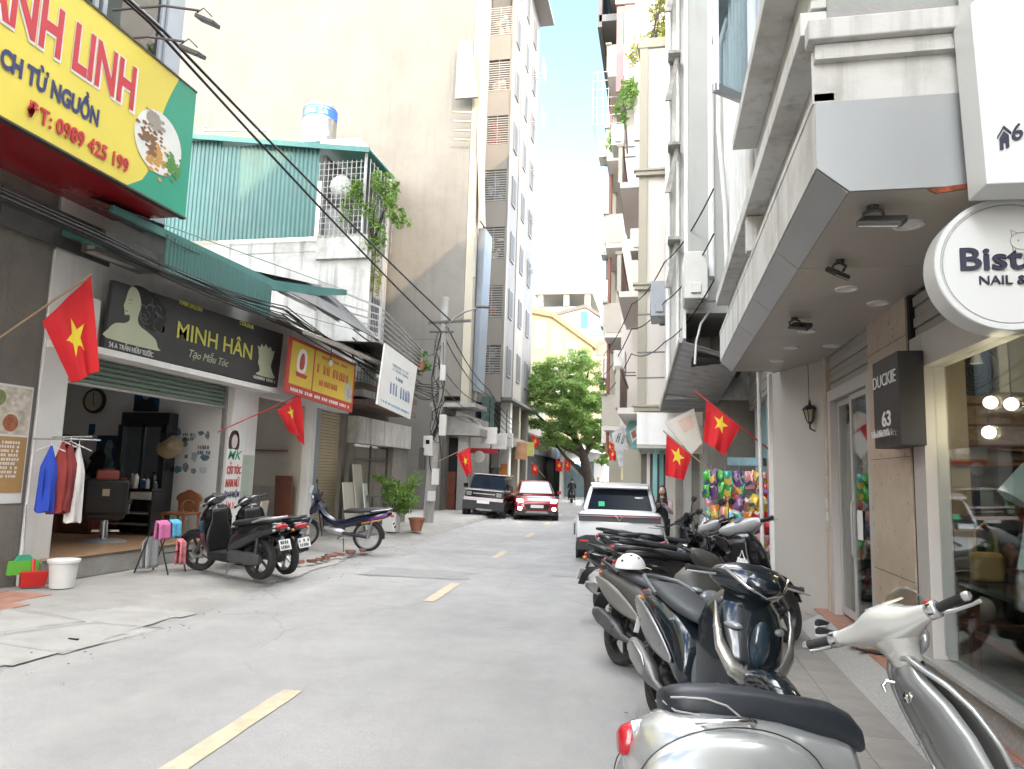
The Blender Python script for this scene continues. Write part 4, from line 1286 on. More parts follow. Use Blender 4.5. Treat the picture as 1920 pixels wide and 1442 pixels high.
# sloping steel awning with triangular railings
aw = thing('steel_awning', 'dark sloping steel awning with rail bars above the yellow shop sign', 'awning')
MB().add([(-6.6, 12.6, 4.82), (-6.6, 15.9, 4.75), (-8.25, 15.9, 6.15), (-8.25, 12.6, 5.6)], [(0, 1, 2, 3)]).build('sheet', mat('dark_awning_sheet', (0.10, 0.10, 0.10), 0.6, 0.2, 0.3, 2), aw, solid=0.02)
for k in range(4):
    y = 12.7 + k * 1.05
    MB().beam((-6.62, y, 4.76), (-8.2, y, 5.52 + 0.17 * k), 0.04, 0.07).build('rafter', m_steel, aw)
MB().beam((-6.6, 15.9, 4.74), (-8.25, 15.9, 6.16), 0.06, 0.08).build('side_rail', m_steel, aw)
MB().beam((-6.6, 15.9, 5.55), (-8.25, 15.9, 6.22), 0.05, 0.05).build('side_rail', m_steel, aw)
for k in range(4):
    f = (k + 1) / 5
    MB().beam((-6.6, 15.92, 4.74 + f * 0.8), (-6.6 - 1.65 * (1 - 0.0) * (f * 0.8 + 0.05), 15.92, 4.78 + f * 0.8 + 0.35 * f), 0.03, 0.03).build('rail_bar', m_steel, aw)
MB().beam((-6.6, 15.9, 4.7), (-6.6, 15.9, 5.58), 0.07, 0.07).build('post', m_steel, aw)
MB().beam((-6.6, 19.0, 4.5), (-6.6, 19.0, 5.1), 0.06, 0.06).build('post', m_steel, aw)
for k in range(7):
    f = k / 6
    MB().beam((-6.6, 15.9, 4.74 + f * 0.82), (-6.6, 19.0, 4.5 + f * 0.6), 0.03, 0.03 if k else 0.06).build('rail_bar', m_steel, aw)
MB().add([(-6.6, 15.9, 4.7), (-6.6, 19.0, 4.46), (-7.7, 19.0, 4.5), (-7.7, 15.9, 4.75)], [(0, 1, 2, 3)]).build('floor_sheet', m_darksteel, aw, solid=0.03)
t = thing('wire_cage', 'green wire cage on the ledge behind the white hanging sign', 'cage')
q_ = MB()
for i in range(6):
    q_.tube([(-7.5, 16.6 + i * 0.2, 3.75), (-7.5, 16.6 + i * 0.2, 4.35)], 0.01, 4)
for i in range(4):
    q_.tube([(-7.5, 16.6, 3.78 + i * 0.18), (-7.5, 17.6, 3.78 + i * 0.18)], 0.008, 4)
q_.build('mesh', mat('cage_green', (0.03, 0.15, 0.07), 0.5), t)

# white hanging sign
ws = thing('white_hanging_sign', 'white sign with blue print hanging beside the utility pole', 'sign')
MB().prism([(15.69, 3.21), (17.99, 3.05), (18.36, 4.50), (16.0, 4.71)], (-6.52, 0, 0), UY, UZ, (0.04, 0, 0)).build('panel', m_paper, ws)
m_bluelet = mat('blue_letters', (0.05, 0.12, 0.28), 0.5, var=0)
us = V((0, 2.58, -0.18)).normalized()
scribble('sign_words', m_bluelet, (-6.478, 16.45, 3.55), us, UZ, 1.3, 0.30, 7, ws, 31)
scribble('sign_words', mat('grey_letters', (0.3, 0.33, 0.38), 0.5, var=0), (-6.478, 16.55, 4.25), us, UZ, 1.1, 0.07, 16, ws, 32, 2)
scribble('sign_words', mat('pale_blue_letters', (0.15, 0.3, 0.5), 0.5, var=0), (-6.478, 15.9, 3.3), us, UZ, 1.95, 0.06, 26, ws, 33)
scribble('sign_words', m_bluelet, (-6.478, 16.8, 3.93), us, UZ, 0.45, 0.09, 6, ws, 34)

# boards leaning on the gate
for k, (y, zc, w_, h_, lab, c) in enumerate(((17.25, 0.98, 0.72, 1.7, 'tall cream board leaning on the metal gate', (0.45, 0.42, 0.36)), (16.72, 0.76, 0.8, 1.22, 'wide cream board leaning in front of the taller one', (0.48, 0.45, 0.39)), (17.62, 0.75, 0.36, 1.18, 'narrow pale green board leaning beside the cream boards', (0.50, 0.57, 0.52)))):
    t = MB().cbox((-7.62 + 0.07 * k, y + (0.35 if k == 0 else 0.15), zc), (0.03, w_, h_), 0.12, 0, -0.14)
    tag(t.build('leaning_board', mat('board_%d' % k, c, 0.6, var=0.05), None, bev=0.004), lab, 'board', 'boards leaning on the gate')


# ---------------------------------------------------------------- leaves
def leaf_mesh(mb, c, n, rad_, size, seed, flat_=0.75, clumps=9, col=None):
    q = random.Random(seed)
    cl = []
    for i in range(clumps):
        while True:
            p = V((q.uniform(-1, 1), q.uniform(-1, 1), q.uniform(-1, 1)))
            if 0.25 < p.length < 1:
                break
        cl.append((V((p.x * rad_[0], p.y * rad_[1], p.z * rad_[2])) * 0.8, q.uniform(0.25, 0.5)))
    for i in range(n):
        cc_, rr_ = q.choice(cl)
        d = V((q.gauss(0, 1), q.gauss(0, 1), q.gauss(0, 1)))
        d = d.normalized() * (q.random() ** 0.45)
        p = V(c) + cc_ + V((d.x * rad_[0], d.y * rad_[1], d.z * rad_[2])) * rr_
        nrm = (d * 0.7 + V((q.uniform(-1, 1), q.uniform(-1, 1), q.uniform(-0.2, 1.2)))).normalized()
        a = nrm.orthogonal().normalized()
        a = (Matrix.Rotation(q.uniform(0, 6.28), 3, nrm) @ a)
        b = nrm.cross(a)
        s_ = size * q.uniform(0.6, 1.3)
        mb.add([p - a * s_, p - b * s_ * 0.38 + nrm * s_ * 0.12, p + a * s_, p + b * s_ * 0.38 + nrm * s_ * 0.12], [(0, 1, 2, 3)])


m_leaf1 = leafmat('leaf_mid', (0.035, 0.10, 0.018), (0.09, 0.20, 0.035))
m_leaf2 = leafmat('leaf_bright', (0.07, 0.15, 0.025), (0.17, 0.28, 0.06))
m_leafy = leafmat('leaf_yellowish', (0.16, 0.18, 0.04), (0.32, 0.32, 0.09))
m_bark = mat('bark', (0.06, 0.048, 0.038), 0.9, 0, 0.3, 6, 0.6, 30)
bp = thing('balcony_plant', 'leafy green plant spilling over the balcony of the gate house', 'plant', (-7.75, 17.5, 8.0))
mb = MB()
leaf_mesh(mb, (0.35, -0.05, 1.0), 700, (0.5, 0.4, 0.85), 0.075, 5)
leaf_mesh(mb, (-0.45, -0.18, 0.9), 420, (0.45, 0.15, 0.8), 0.06, 6)
leaf_mesh(mb, (0.9, -0.05, 0.35), 300, (0.35, 0.3, 0.3), 0.07, 7)
leaf_mesh(mb, (0.25, -0.05, 0.0), 420, (0.4, 0.3, 0.55), 0.06, 8)
stuff(mb.build('foliage', m_leaf2, bp))
mb = MB()
for i in range(9):
    a = R.uniform(0, 6.28)
    mb.tube([(0.1, 0.1, -0.3), (0.2 + 0.2 * math.cos(a), 0.2 * math.sin(a), 0.5), (0.3 + 0.55 * math.cos(a), 0.3 * math.sin(a), R.uniform(0.4, 1.5))], [0.03, 0.02, 0.008], 5)
mb.build('stem', m_bark, bp)
t = thing('hanging_creeper', 'yellowish creeper trailing down the corner of the gate house', 'plant')
mb = MB()
leaf_mesh(mb, (-7.5, 17.6, 6.9), 300, (0.2, 0.2, 0.95), 0.06, 15)
stuff(mb.build('foliage', m_leafy, t))
MB().tube([(-7.55, 17.55, 7.9), (-7.5, 17.5, 7.2), (-7.55, 17.55, 6.1)], 0.012).build('stem', m_bark, t)
t = thing('ledge_plant', 'small straggly plant on the end of the rail bars by the pole', 'plant')
mb = MB()
leaf_mesh(mb, (-6.55, 19.1, 4.75), 260, (0.3, 0.4, 0.35), 0.07, 16)
stuff(mb.build('foliage', m_leaf1, t))
MB().lathe([(0, 0), (0.12, 0), (0.16, 0.22), (0, 0.22)], (-6.65, 19.0, 4.5)).build('pot', mat('terracotta', (0.3, 0.12, 0.07), 0.8), t, 40)

# potted shrub by the road
ps = thing('potted_shrub', 'round green shrub in a white pot beside the blue motorbike', 'plant', (-6.85, 17.9, 0.13))
mb = MB()
leaf_mesh(mb, (0.25, 0, 1.05), 1500, (0.62, 0.6, 0.62), 0.06, 25, clumps=16)
leaf_mesh(mb, (0.2, 0, 0.8), 400, (0.5, 0.5, 0.4), 0.055, 26, clumps=10)
leaf_mesh(mb, (-0.5, 0.1, 1.3), 100, (0.2, 0.2, 0.2), 0.06, 27, clumps=4)
stuff(mb.build('foliage', m_leaf2, ps))
mb = MB()
for i in range(12):
    a = R.uniform(0, 6.28)
    r_ = R.uniform(0.15, 0.5)
    mb.tube([(0.1, 0, 0.3), (0.15 + 0.4 * r_ * math.cos(a), 0.4 * r_ * math.sin(a), 0.65), (0.2 + r_ * math.cos(a), r_ * math.sin(a), R.uniform(0.9, 1.4))], [0.025, 0.015, 0.006], 5)
mb.build('stem', m_bark, ps)
MB().box(-0.16, 0.2, -0.18, 0.18, 0, 0.5).build('pot', m_whitepl, ps, bev=0.015)
t = thing('clay_pot', 'brown clay pot behind the white plant pot', 'pot', (-6.35, 18.5, 0.12))
MB().lathe([(0, 0), (0.13, 0), (0.2, 0.3), (0.22, 0.3), (0.22, 0.35), (0.17, 0.35), (0.15, 0.28), (0, 0.28)], (0, 0, 0)).build('body', mat('terracotta', (0.3, 0.12, 0.07), 0.8), t, 40)
t = thing('stool_box', 'dark metal stand beside the potted shrub', 'stand', (-7.3, 18.0, 0.13))
for a in (-0.2, 0.2):
    for b in (-0.2, 0.2):
        MB().beam((a, b, 0), (a, b, 0.9), 0.04, 0.04).build('leg', m_darksteel, t)
MB().box(-0.24, 0.24, -0.24, 0.24, 0.86, 0.9).build('top', m_darksteel, t)

# row of bricks at the edge of the road
m_brick = mat('old_brick', (0.26, 0.13, 0.10), 0.9, 0, 0.3, 6, 0.4, 40)
for i in range(10):
    f = i / 9
    x, y = -5.92 + 0.1 * f, 11.4 + 2.5 * f
    r_ = R.uniform(0.7, 1.1)
    q_ = MB().cbox((0, 0, 0.03), (0.21 * r_, 0.105, 0.06))
    for v_ in range(len(q_.v)):
        p = V(q_.v[v_])
        q_.v[v_] = tuple(p + V((R.uniform(-0.012, 0.012), R.uniform(-0.012, 0.012), R.uniform(-0.008, 0.008) if p.z > 0.03 else 0)))
    o = q_.build('brick', m_brick, None, bev=0.006)
    o.location = (x + R.uniform(-0.06, 0.06), y + R.uniform(-0.05, 0.05), 0.075)
    o.rotation_euler = (R.uniform(-0.1, 0.1), R.uniform(-0.1, 0.1), R.uniform(0, 3))
    tag(o, 'broken brick in the row laid along the road edge by the motorbike', 'brick', 'row of bricks at the road edge')

# ---------------------------------------------------------------- tall beige block
bb = thing('beige_block', 'tall beige apartment block with blank side wall behind the teal shack', 'building')
m_beige = mat('beige_plaster', (0.155, 0.147, 0.128), 0.85, 0, 0.10, 0.35, 0.6, 9, streak=0.4, streak_col=(0.098, 0.092, 0.08), dirt=0.5, dirt_col=(0.112, 0.105, 0.092), dscale=0.5)
m_creampaint = mat('cream_paint', (0.31, 0.285, 0.225), 0.7, 0, 0.05, 0.8, streak=0.15, streak_col=(0.3, 0.28, 0.24))
bx('side_wall', m_beige, bb, -40, -8.29, 29.0, 31.0, 4.9, 40)
bx('rear_wing', m_beige, bb, -40, -10.8, 31.0, 37.9, 0, 40)
bx('side_wall', m_beige, bb, -40, -9.0, 29.0, 29.3, 0, 4.9)
bx('corner_pier', m_creampaint, bb, -8.28, -7.93, 29.02, 29.5, 4.6, 40)
bx('street_wall', m_creampaint, bb, -8.289, -8.1, 29.5, 31.0, 4.9, 40)
bx('porch_slab', m_conc, bb, -9.6, -7.6, 28.98, 31, 4.45, 4.62)
MB().prism([(-9.2, 3.3), (-7.55, 3.3), (-7.55, 3.6), (-8.2, 4.1), (-9.2, 4.1)], (0, 29.6, 0), UX, UZ, (0, 1.6, 0)).build('porch_beam', m_conc, bb)
bx('porch_wall', m_render, bb, -9.2, -9.0, 29.3, 37.6, 0, 4.45)
bx('porch_pier', m_conc, bb, -8.55, -8.1, 29.9, 30.3, 0, 3.3)
bx('door', m_wood, bb, -9.1, -8.65, 30.0, 30.05, 0.1, 1.75)
bx('dark_doorway', m_black, bb, -9.3, -8.6, 30.06, 30.1, 0.1, 3.2)
# small concrete canopy and rusty frame high on the corner
MB().prism([(-8.88, 17.9), (-7.85, 17.9), (-8.25, 20.6), (-8.85, 20.6)], (0, 28.4, 0), UX, UZ, (0, 0.12, 0)).build('tilted_canopy', mat('canopy_concrete', (0.26, 0.245, 0.215), 0.9, var=0.2, dirt=0.4), bb)
for k in range(4):
    MB().beam((-9.0 + 0.02 * k, 28.6, 17.4 - k * 0.42), (-8.15, 28.6, 17.3 - k * 0.42), 0.06, 0.06).build('frame_bar', m_creampaint, bb)
MB().tube([(-8.1, 28.9, 17.6), (-7.95, 28.85, 14), (-7.85, 28.9, 10)], 0.06).build('downpipe', m_conc, bb)
MB().prism([(-8.0, 17.0), (-7.9, 17.0), (-7.65, 12.5), (-7.72, 12.5)], (0, 28.9, 0), UX, UZ, (0, 0.9, 0)).build('street_fin', m_creampaint, bb)
m_bluepan = mat('pale_blue_panel', (0.17, 0.20, 0.235), 0.5, 0, 0.06, 1)
MB().prism([(-7.92, 5.2), (-7.74, 5.2), (-7.6, 12.4), (-7.92, 12.4)], (0, 29.6, 0), UX, UZ, (0, 1.3, 0)).build('street_panel', m_bluepan, bb)

m_alu2 = mat('block_window_frame', (0.2, 0.2, 0.195), 0.5, var=0.05)
# ---------------------------------------------------------------- grey block with louvred loggias
gb = thing('grey_block', 'grey apartment block with louvred loggias overhanging the street', 'building')
m_greyw = mat('grey_paint', (0.235, 0.222, 0.20), 0.75, 0, 0.05, 0.5, streak=0.2, streak_col=(0.25, 0.24, 0.23))
m_greydk = mat('slate_cladding', (0.135, 0.13, 0.13), 0.6, 0, 0.1, 0.8)
bx('core', m_greyw, gb, -20, -9.95, 38.0, 47, 0, 40)
bx('end_pier', m_greyw, gb, -8.62, -8.5, 38.0, 38.4, 5.9, 40)
zs = [(23.66, 25.6), (20.4, 22.25), (17.02, 18.87), (13.64, 15.47), (10.3, 12.15), (7.15, 8.9), (27.1, 28.9)]
for k, (z0, z1) in enumerate(zs):
    lower = z0 - 3.36 + 1.86 if k else z0 - 1.4
    bx('loggia_parapet', m_greyw, gb, -9.95, -8.6, 38.0, 38.2, z0 - 1.52, z0)
    bx('loggia_back', mat('loggia_dim', (0.07, 0.07, 0.07), 0.9), gb, -9.95, -8.7, 38.9, 39.0, z0, z1)
    q_ = MB()
    for i in range(13):
        q_.box(-9.9, -8.63, 38.03, 38.07, z0 + 0.05 + i * 0.14, z0 + 0.10 + i * 0.14)
    for x in (-9.93, -9.3, -8.64):
        q_.box(x, x + 0.03, 38.01, 38.029, z0, z1)
    stuff(q_.build('louvre', mat('louvre_white', (0.40, 0.39, 0.37), 0.6, var=0.05), gb))
    q_ = MB()
    for i in range(7):
        xx, zz = R.uniform(-9.75, -8.9), z0 + R.uniform(0.2, 1.4)
        q_.ell((xx, 38.35, zz), (R.uniform(0.1, 0.25), 0.1, R.uniform(0.12, 0.35)), 8, 6)
    q_.build('stored_laundry', mat('laundry_%d' % (k % 3), ((0.5, 0.45, 0.42), (0.4, 0.12, 0.1), (0.25, 0.3, 0.35))[k % 3], 0.9, var=0.4, scale=4), gb, 60)
bx('street_wall', m_greydk, gb, -9.9, -8.58, 38.4, 40.9, 5.9, 40)
bx('street_wall', m_greyw, gb, -9.9, -8.52, 40.9, 43.4, 5.9, 40)
bx('street_wall', m_greydk, gb, -9.9, -8.58, 43.4, 46.9, 5.9, 40)
for k in range(9):
    for j, y in enumerate((39.2, 41.7, 44.6)):
        z = 7.2 + k * 3.36
        w = bx('window', m_alu2, gb, -8.59 + 0.06 * (j == 1), -8.5 + 0.06 * (j == 1), y, y + 0.95, z, z + 1.7)
        bx('pane', mat('dull_glass', (0.09, 0.095, 0.10), 0.6, 0, 0.1, spec=0.1), w, -8.495 + 0.06 * (j == 1), -8.49 + 0.06 * (j == 1), y + 0.08, y + 0.87, z + 0.08, z + 1.62)
for k in range(5):
    z = 15 + k * 3.36
    q_ = MB()
    for i in range(5):
        q_.tube([(-8.5, 44.6 + i * 0.3, z), (-7.9, 44.6 + i * 0.3, z), (-7.9, 44.6 + i * 0.3, z + 1.2)], 0.03, 4)
    q_.tube([(-7.9, 44.5, z + 1.2), (-7.9, 46, z + 1.2)], 0.03, 4).tube([(-7.9, 44.5, z + 0.6), (-7.9, 46, z + 0.6)], 0.03, 4)
    q_.build('window_cage', m_steel, gb)
MB().box(-9.9, -7.6, 38.0, 47.2, 33.6, 33.9).build('eaves', m_greydk, gb)
for k in range(3):
    bx('ground_pier', (m_white, m_creampaint, m_greyw)[k], gb, -8.9, -8.35, 39.6 + k * 2.6, 40.15 + k * 2.6, 0, 5.9)
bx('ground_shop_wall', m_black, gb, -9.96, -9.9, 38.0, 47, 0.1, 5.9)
bx('glazed_screen', mat('green_glass_panel', (0.10, 0.17, 0.15), 0.15), gb, -9.6, -8.9, 37.9, 37.98, 3.8, 5.9)
bx('shop_fascia', m_greyw, gb, -10, -8.2, 38.0, 47, 3.3, 3.8)
bx('soffit', m_greydk, gb, -9.9, -8.0, 38.2, 47, 5.75, 5.89)
MB().cbox((-9.0, 39.2, 2.5), (0.5, 0.5, 0.9)).build('pier_capital', m_greyw, gb, bev=0.05)

# ---------------------------------------------------------------- right: shop building with canopy
m_alu = mat('alu_panel', (0.30, 0.31, 0.312), 0.42, 0.35, 0.04, 0.8, dirt=0.15, dirt_col=(0.38, 0.37, 0.35))
m_soffit = mat('soffit_panel', (0.43, 0.395, 0.355), 0.4, 0.15, 0.04, 0.7, dirt=0.2, dirt_col=(0.33, 0.3, 0.27))
m_marble = mat('beige_marble', (0.46, 0.375, 0.285), 0.3, 0, 0.12, 5, dirt=0.4, dirt_col=(0.37, 0.28, 0.2), dscale=6)
m_frame = mat('grey_alu_frame', (0.50, 0.47, 0.45), 0.45, 0.2, 0.04, 2)
m_plaster = mat('warm_grey_plaster', (0.44, 0.41, 0.375), 0.75, 0, 0.06, 1.2, dirt=0.2, dirt_col=(0.35, 0.32, 0.29))
m_shutgrey = mat('grey_shutter', (0.36, 0.34, 0.30), 0.5, 0.2, 0.06, 2)
m_dirtywhite = mat('rain_streaked_white', (0.54, 0.535, 0.51), 0.8, 0, 0.07, 1.2, 0.2, 25, streak=0.8, streak_col=(0.2, 0.19, 0.165), dirt=0.7, dirt_col=(0.30, 0.285, 0.25), dscale=1.5)
rb = thing('canopy_shop_building', 'white shop building with metal canopy and glass shopfronts along the sidewalk', 'building')
SZ = 3.22
# canopy
mb = MB()
PAN = [4.0, 5.45, 6.85, 8.05, 9.35, 10.6]
for a, b in zip(PAN, PAN[1:]):
    bx('soffit_panel', m_soffit, rb, 0.985, 2.0, a + 0.004, b - 0.004, SZ, SZ + 0.03)
    MB().add([(0.982, a + 0.004, SZ), (0.982, b - 0.004, SZ), (0.83, b - 0.004, SZ + 0.14), (0.83, a + 0.004, SZ + 0.14)], [(0, 1, 2, 3)]).build('bevel_panel', m_alu, rb, solid=0.01)
    bx('fascia_panel', m_dirtywhite, rb, 0.82, 0.86, a + 0.003, b - 0.003, SZ + 0.145, 3.74)
bx('canopy_core', m_black, rb, 0.99, 2.0, 4.02, 10.58, SZ + 0.035, 3.7)
bx('end_panel', m_alu, rb, 0.822, 2.3, 3.985, 4.0, 3.36, 3.735)
MB().add([(0.822, 3.99, 3.36), (0.985, 3.99, SZ), (2.3, 3.99, SZ), (2.3, 3.99, 3.36)], [(0, 1, 2, 3)]).build('end_panel', m_alu, rb, solid=0.012)
MB().prism([(1.36, 3.205), (1.64, 3.235), (1.66, 3.21), (1.4, 3.18)], (0, 3.97, 0), UX, UZ, (0, 0.012, 0)).build('rust_patch', mat('rust', (0.2, 0.05, 0.02), 0.9, var=0.6, scale=18), rb)
# upper storeys
bx('upper_wall', m_dirtywhite, rb, 0.93, 7, 4.02, 10.6, 3.74, 19.6)
bx('end_wall', m_dirtywhite, rb, 0.812, 7, 4.0, 4.018, 3.737, 4.04)
bx('end_wall_grey', mat('grey_cement', (0.30, 0.295, 0.285), 0.85, 0, 0.1, 1.5, 0.3, 25, dirt=0.3), rb, 0.9, 7, 3.995, 4.018, 4.18, 19.6)
bx('cornice', m_dirtywhite, rb, 0.78, 7, 3.90, 4.018, 4.06, 4.18, 0.008)
bx('drip_ledge', m_whiteold, rb, 0.82, 7, 3.95, 4.018, 3.97, 4.055)
for z0, z1, x0, ya, yb in ((3.745, 3.80, 0.815, 4.0, 10.6), (4.16, 4.30, 0.76, 4.02, 10.5), (4.32, 4.37, 0.82, 4.02, 10.5), (5.02, 5.14, 0.70, 4.05, 7.3), (5.16, 5.2, 0.76, 4.05, 7.2), (8.2, 8.34, 0.72, 4.05, 10.5), (11.4, 11.55, 0.72, 4.05, 10.5)):
    bx('string_course', m_dirtywhite, rb, x0, 0.93, ya, yb, z0, z1, 0.006)
bx('ledge_block', m_whiteold, rb, 0.78, 0.93, 6.85, 6.98, 3.81, 4.15, 0.006)
bx('panel_gap', m_black, rb, 0.90, 0.929, 7.0, 10.5, 3.80, 3.86)
for k in range(8):
    y = 7.45 + k * 0.4
    MB().tube([(0.9, y, 4.37), (0.9, y, 8.2)], 0.035, 8).build('wall_pipe', m_whitepl, rb, 60)
MB().tube([(0.87, 9.6, 8.0), (0.78, 9.7, 7.7), (0.76, 9.8, 6.5), (0.84, 9.8, 5.4), (0.86, 9.8, 4.4)], 0.035, 8).build('bent_pipe', m_whitepl, rb, 60)
m_winframe = mat('window_alu', (0.42, 0.43, 0.44), 0.4, 0.5, 0.05, 2)
m_curtain = mat('sheer_curtain', (0.5, 0.53, 0.54), 0.8, var=0.1, scale=5)
for (ya, yb, za, zb) in ((4.5, 5.35, 5.25, 7.6), (5.4, 6.25, 5.25, 7.6), (6.3, 6.95, 5.25, 7.6), (4.5, 5.8, 8.7, 10.9), (6.0, 7.3, 8.7, 10.9), (8.0, 9.4, 8.9, 10.9)):
    f = MB()
    for a, b in ((ya, ya + 0.06), (yb - 0.06, yb)):
        f.box(0.86, 0.926, a, b, za, zb)
    for a, b in ((za, za + 0.06), (zb - 0.06, zb)):
        f.box(0.86, 0.926, ya + 0.06, yb - 0.06, a, b)
    w = f.build('window', m_winframe, rb)
    bx('pane', glass('blue_glass', (0.6, 0.68, 0.72)), w, 0.89, 0.895, ya + 0.06, yb - 0.06, za + 0.06, zb - 0.06)
    q_ = MB().sheet(lambda u_, v_: (0.922 - 0.008 * math.sin(u_ * 40), ya + 0.06 + (yb - ya - 0.12) * u_, za + 0.06 + (zb - za - 0.12) * v_), 30, 2)
    q_.build('curtain', m_curtain, w, 60)
# opened casement
cs_ = thing('open_casement', 'open aluminium casement window sash above the canopy', 'window')
a_, b_ = V((0.86, 6.95, 0)), V((0.47, 6.6, 0))
for p, q in ((a_, b_),):
    z0, z1 = 5.30, 7.55
    d = (q - p).normalized() * 0.06
    for u0 in (p, q - d):
        MB().beam(u0 + d / 2 + V((0, 0, z0)), u0 + d / 2 + V((0, 0, z1)), 0.05, 0.06).build('stile', m_winframe, cs_)
    MB().beam(p + V((0, 0, z0 + 0.03)), q + V((0, 0, z0 + 0.03)), 0.05, 0.08).build('rail', m_winframe, cs_)
    MB().beam(p + V((0, 0, z1 - 0.03)), q + V((0, 0, z1 - 0.03)), 0.05, 0.08).build('rail', m_winframe, cs_)
    MB().add([p + V((0, 0, z0)), q + V((0, 0, z0)), q + V((0, 0, z1)), p + V((0, 0, z1))], [(0, 1, 2, 3)]).build('pane', glass('blue_glass'), cs_, solid=0.006)
# second outer casement frame at the far end of the windows
# ground floor: angled wall, door shop, marble pillar, near shop
MB().prism([(1.55, 10.8), (2.02, 9.5), (2.6, 9.5), (2.6, 10.8)], (0, 0, 0.02), UX, UY, (0, 0, SZ - 0.02)).build('angled_wall', m_plaster, rb, bev=0.01)
bx('corner_trim', m_whitepl, rb, 1.50, 1.58, 10.8, 10.9, 0.02, SZ, 0.01)
bx('pilaster', m_marble, rb, 1.97, 2.2, 9.36, 9.5, 0.1, SZ, 0.006)
bx('marble_pillar', m_marble, rb, 1.97, 2.4, 6.37, 7.5, 0.155, SZ)
bx('shadow_gap', m_black, rb, 1.985, 2.1, 6.31, 6.368, 0.155, SZ)
for k, z in enumerate((0.9, 1.9, 2.9)):
    bx('marble_joint', m_black, rb, 1.968, 1.9695, 6.37, 7.5, z, z + 0.004)


def frame_yz(name, parent, m, x0, x1, ya, yb, za, zb, t):
    f = MB()
    f.box(x0, x1, ya, ya + t, za, zb)
    f.box(x0, x1, yb - t, yb, za, zb)
    f.box(x0, x1, ya + t, yb - t, zb - t, zb)
    return f.build(name, m, parent, bev=0.004)


frame_yz('door_frame', rb, m_frame, 1.98, 2.12, 7.52, 9.35, 0.155, 2.78, 0.13)
dw = MB().box(2.02, 2.05, 7.66, 7.72, 0.2, 2.64).box(2.02, 2.05, 8.4, 8.46, 0.2, 2.64).box(2.02, 2.05, 7.72, 8.4, 2.58, 2.64).box(2.02, 2.05, 7.72, 8.4, 0.2, 0.28).build('glass_door', m_frame, rb)
bx('pane', m_glass, dw, 2.03, 2.038, 7.72, 8.4, 0.28, 2.58)
MB().tube([(1.99, 8.3, 0.9), (1.97, 8.3, 0.95), (1.97, 8.3, 1.45), (1.99, 8.3, 1.5)], 0.013, 8).build('handle', m_steel, dw, 60)
bx('notice', m_paper, dw, 2.015, 2.019, 8.05, 8.25, 1.1, 1.4)
dw = MB().box(2.06, 2.09, 8.48, 8.54, 0.2, 2.64).box(2.06, 2.09, 9.14, 9.2, 0.2, 2.64).box(2.06, 2.09, 8.54, 9.14, 2.58, 2.64).box(2.06, 2.09, 8.54, 9.14, 0.2, 0.28).build('glass_door', m_frame, rb)
bx('pane', m_glass, dw, 2.07, 2.078, 8.54, 9.14, 0.28, 2.58)
frame_yz('shop_window_frame', rb, m_frame, 1.97, 2.14, 1.2, 6.3, 0.40, 2.84, 0.26)
sw = bx('shop_window', m_glass, rb, 2.05, 2.06, 1.46, 6.04, 0.44, 2.58)
bx('window_mullion', m_frame, rb, 2.03, 2.10, 2.4, 2.5, 0.44, 2.58)
bx('window_sill', m_granite, rb, 1.93, 2.16, 1.2, 6.3, 0.36, 0.40, 0.006)
bx('plinth', m_granite, rb, 1.99, 2.14, 1.2, 6.3, 0.156, 0.36)
for (ya, yb) in ((7.52, 9.36), (1.2, 6.3)):
    s1 = None
    n = 5 if ya > 5 else 4
    for i in range(n):
        z = (2.79 if ya > 5 else 2.85) + i * 0.0865
        bx('shutter_slat', m_shutgrey, rb, 2.02 - 0.012 * (i % 2), 2.06, ya, yb, z + 0.004, z + 0.0825, 0.006)
bx('shutter_void', m_black, rb, 2.07, 2.12, 1.2, 9.36, 2.79, SZ)
# interiors
m_woodlt = mat('pale_plank', (0.33, 0.19, 0.10), 0.6, 0, 0.25, 5)
m_straw = mat('straw_blind', (0.34, 0.22, 0.12), 0.8, 0, 0.45, 14, 0.5, 40)
m_room = mat('shop_room_wall', (0.26, 0.22, 0.17), 0.8, 0, 0.1, 2)
bx('room_wall', m_room, rb, 5.0, 5.1, 1.0, 9.5, 0.15, 3.2)
bx('room_wall', m_room, rb, 2.2, 5.0, 6.75, 6.85, 0.15, 3.2)
bx('room_wall', m_room, rb, 2.2, 5.0, 9.42, 9.5, 0.15, 3.2)
bx('room_wall', m_room, rb, 2.2, 5.0, 1.0, 1.1, 0.15, 3.2)
bx('room_ceiling', m_room, rb, 2.13, 5.0, 1.0, 9.5, 3.05, 3.2)
bx('room_floor', m_woodlt, rb, 2.15, 5.0, 1.0, 9.5, 0.155, 0.165)
bx('building_back', m_plaster, rb, 5.2, 7, 1.0, 10.8, 0.1, 3.7)

bl = thing('straw_blind', 'brown straw blind on the end wall inside the near shop window', 'blind')
MB().sheet(lambda u_, v_: (2.2 + 1.8 * u_, 6.60 + 0.02 * math.sin(v_ * 30), 1.97 + 0.46 * v_ + 0.02 * math.sin(u_ * 9)), 24, 14).build('weave', m_straw, bl, 60, solid=0.01)
for k in range(3):
    MB().tube([(2.2, 6.56, 2.0 + 0.17 * k), (4.0, 6.56, 2.03 + 0.17 * k)], 0.012, 6).build('rod', m_wood, bl)
sh = thing('display_shelf', 'dark wooden display shelf inside the near shop window', 'shelf')
for z in (0.6, 1.02, 1.42, 1.84):
    bx('shelf', m_wood, sh, 2.2, 4.0, 6.3, 6.7, z, z + 0.03)
for x in (2.2, 2.85, 3.5):
    bx('upright', m_wood, sh, x, x + 0.04, 6.3, 6.7, 0.165, 1.9)
sh2 = thing('door_shelf', 'dark shelf with goods behind the glass door', 'shelf')
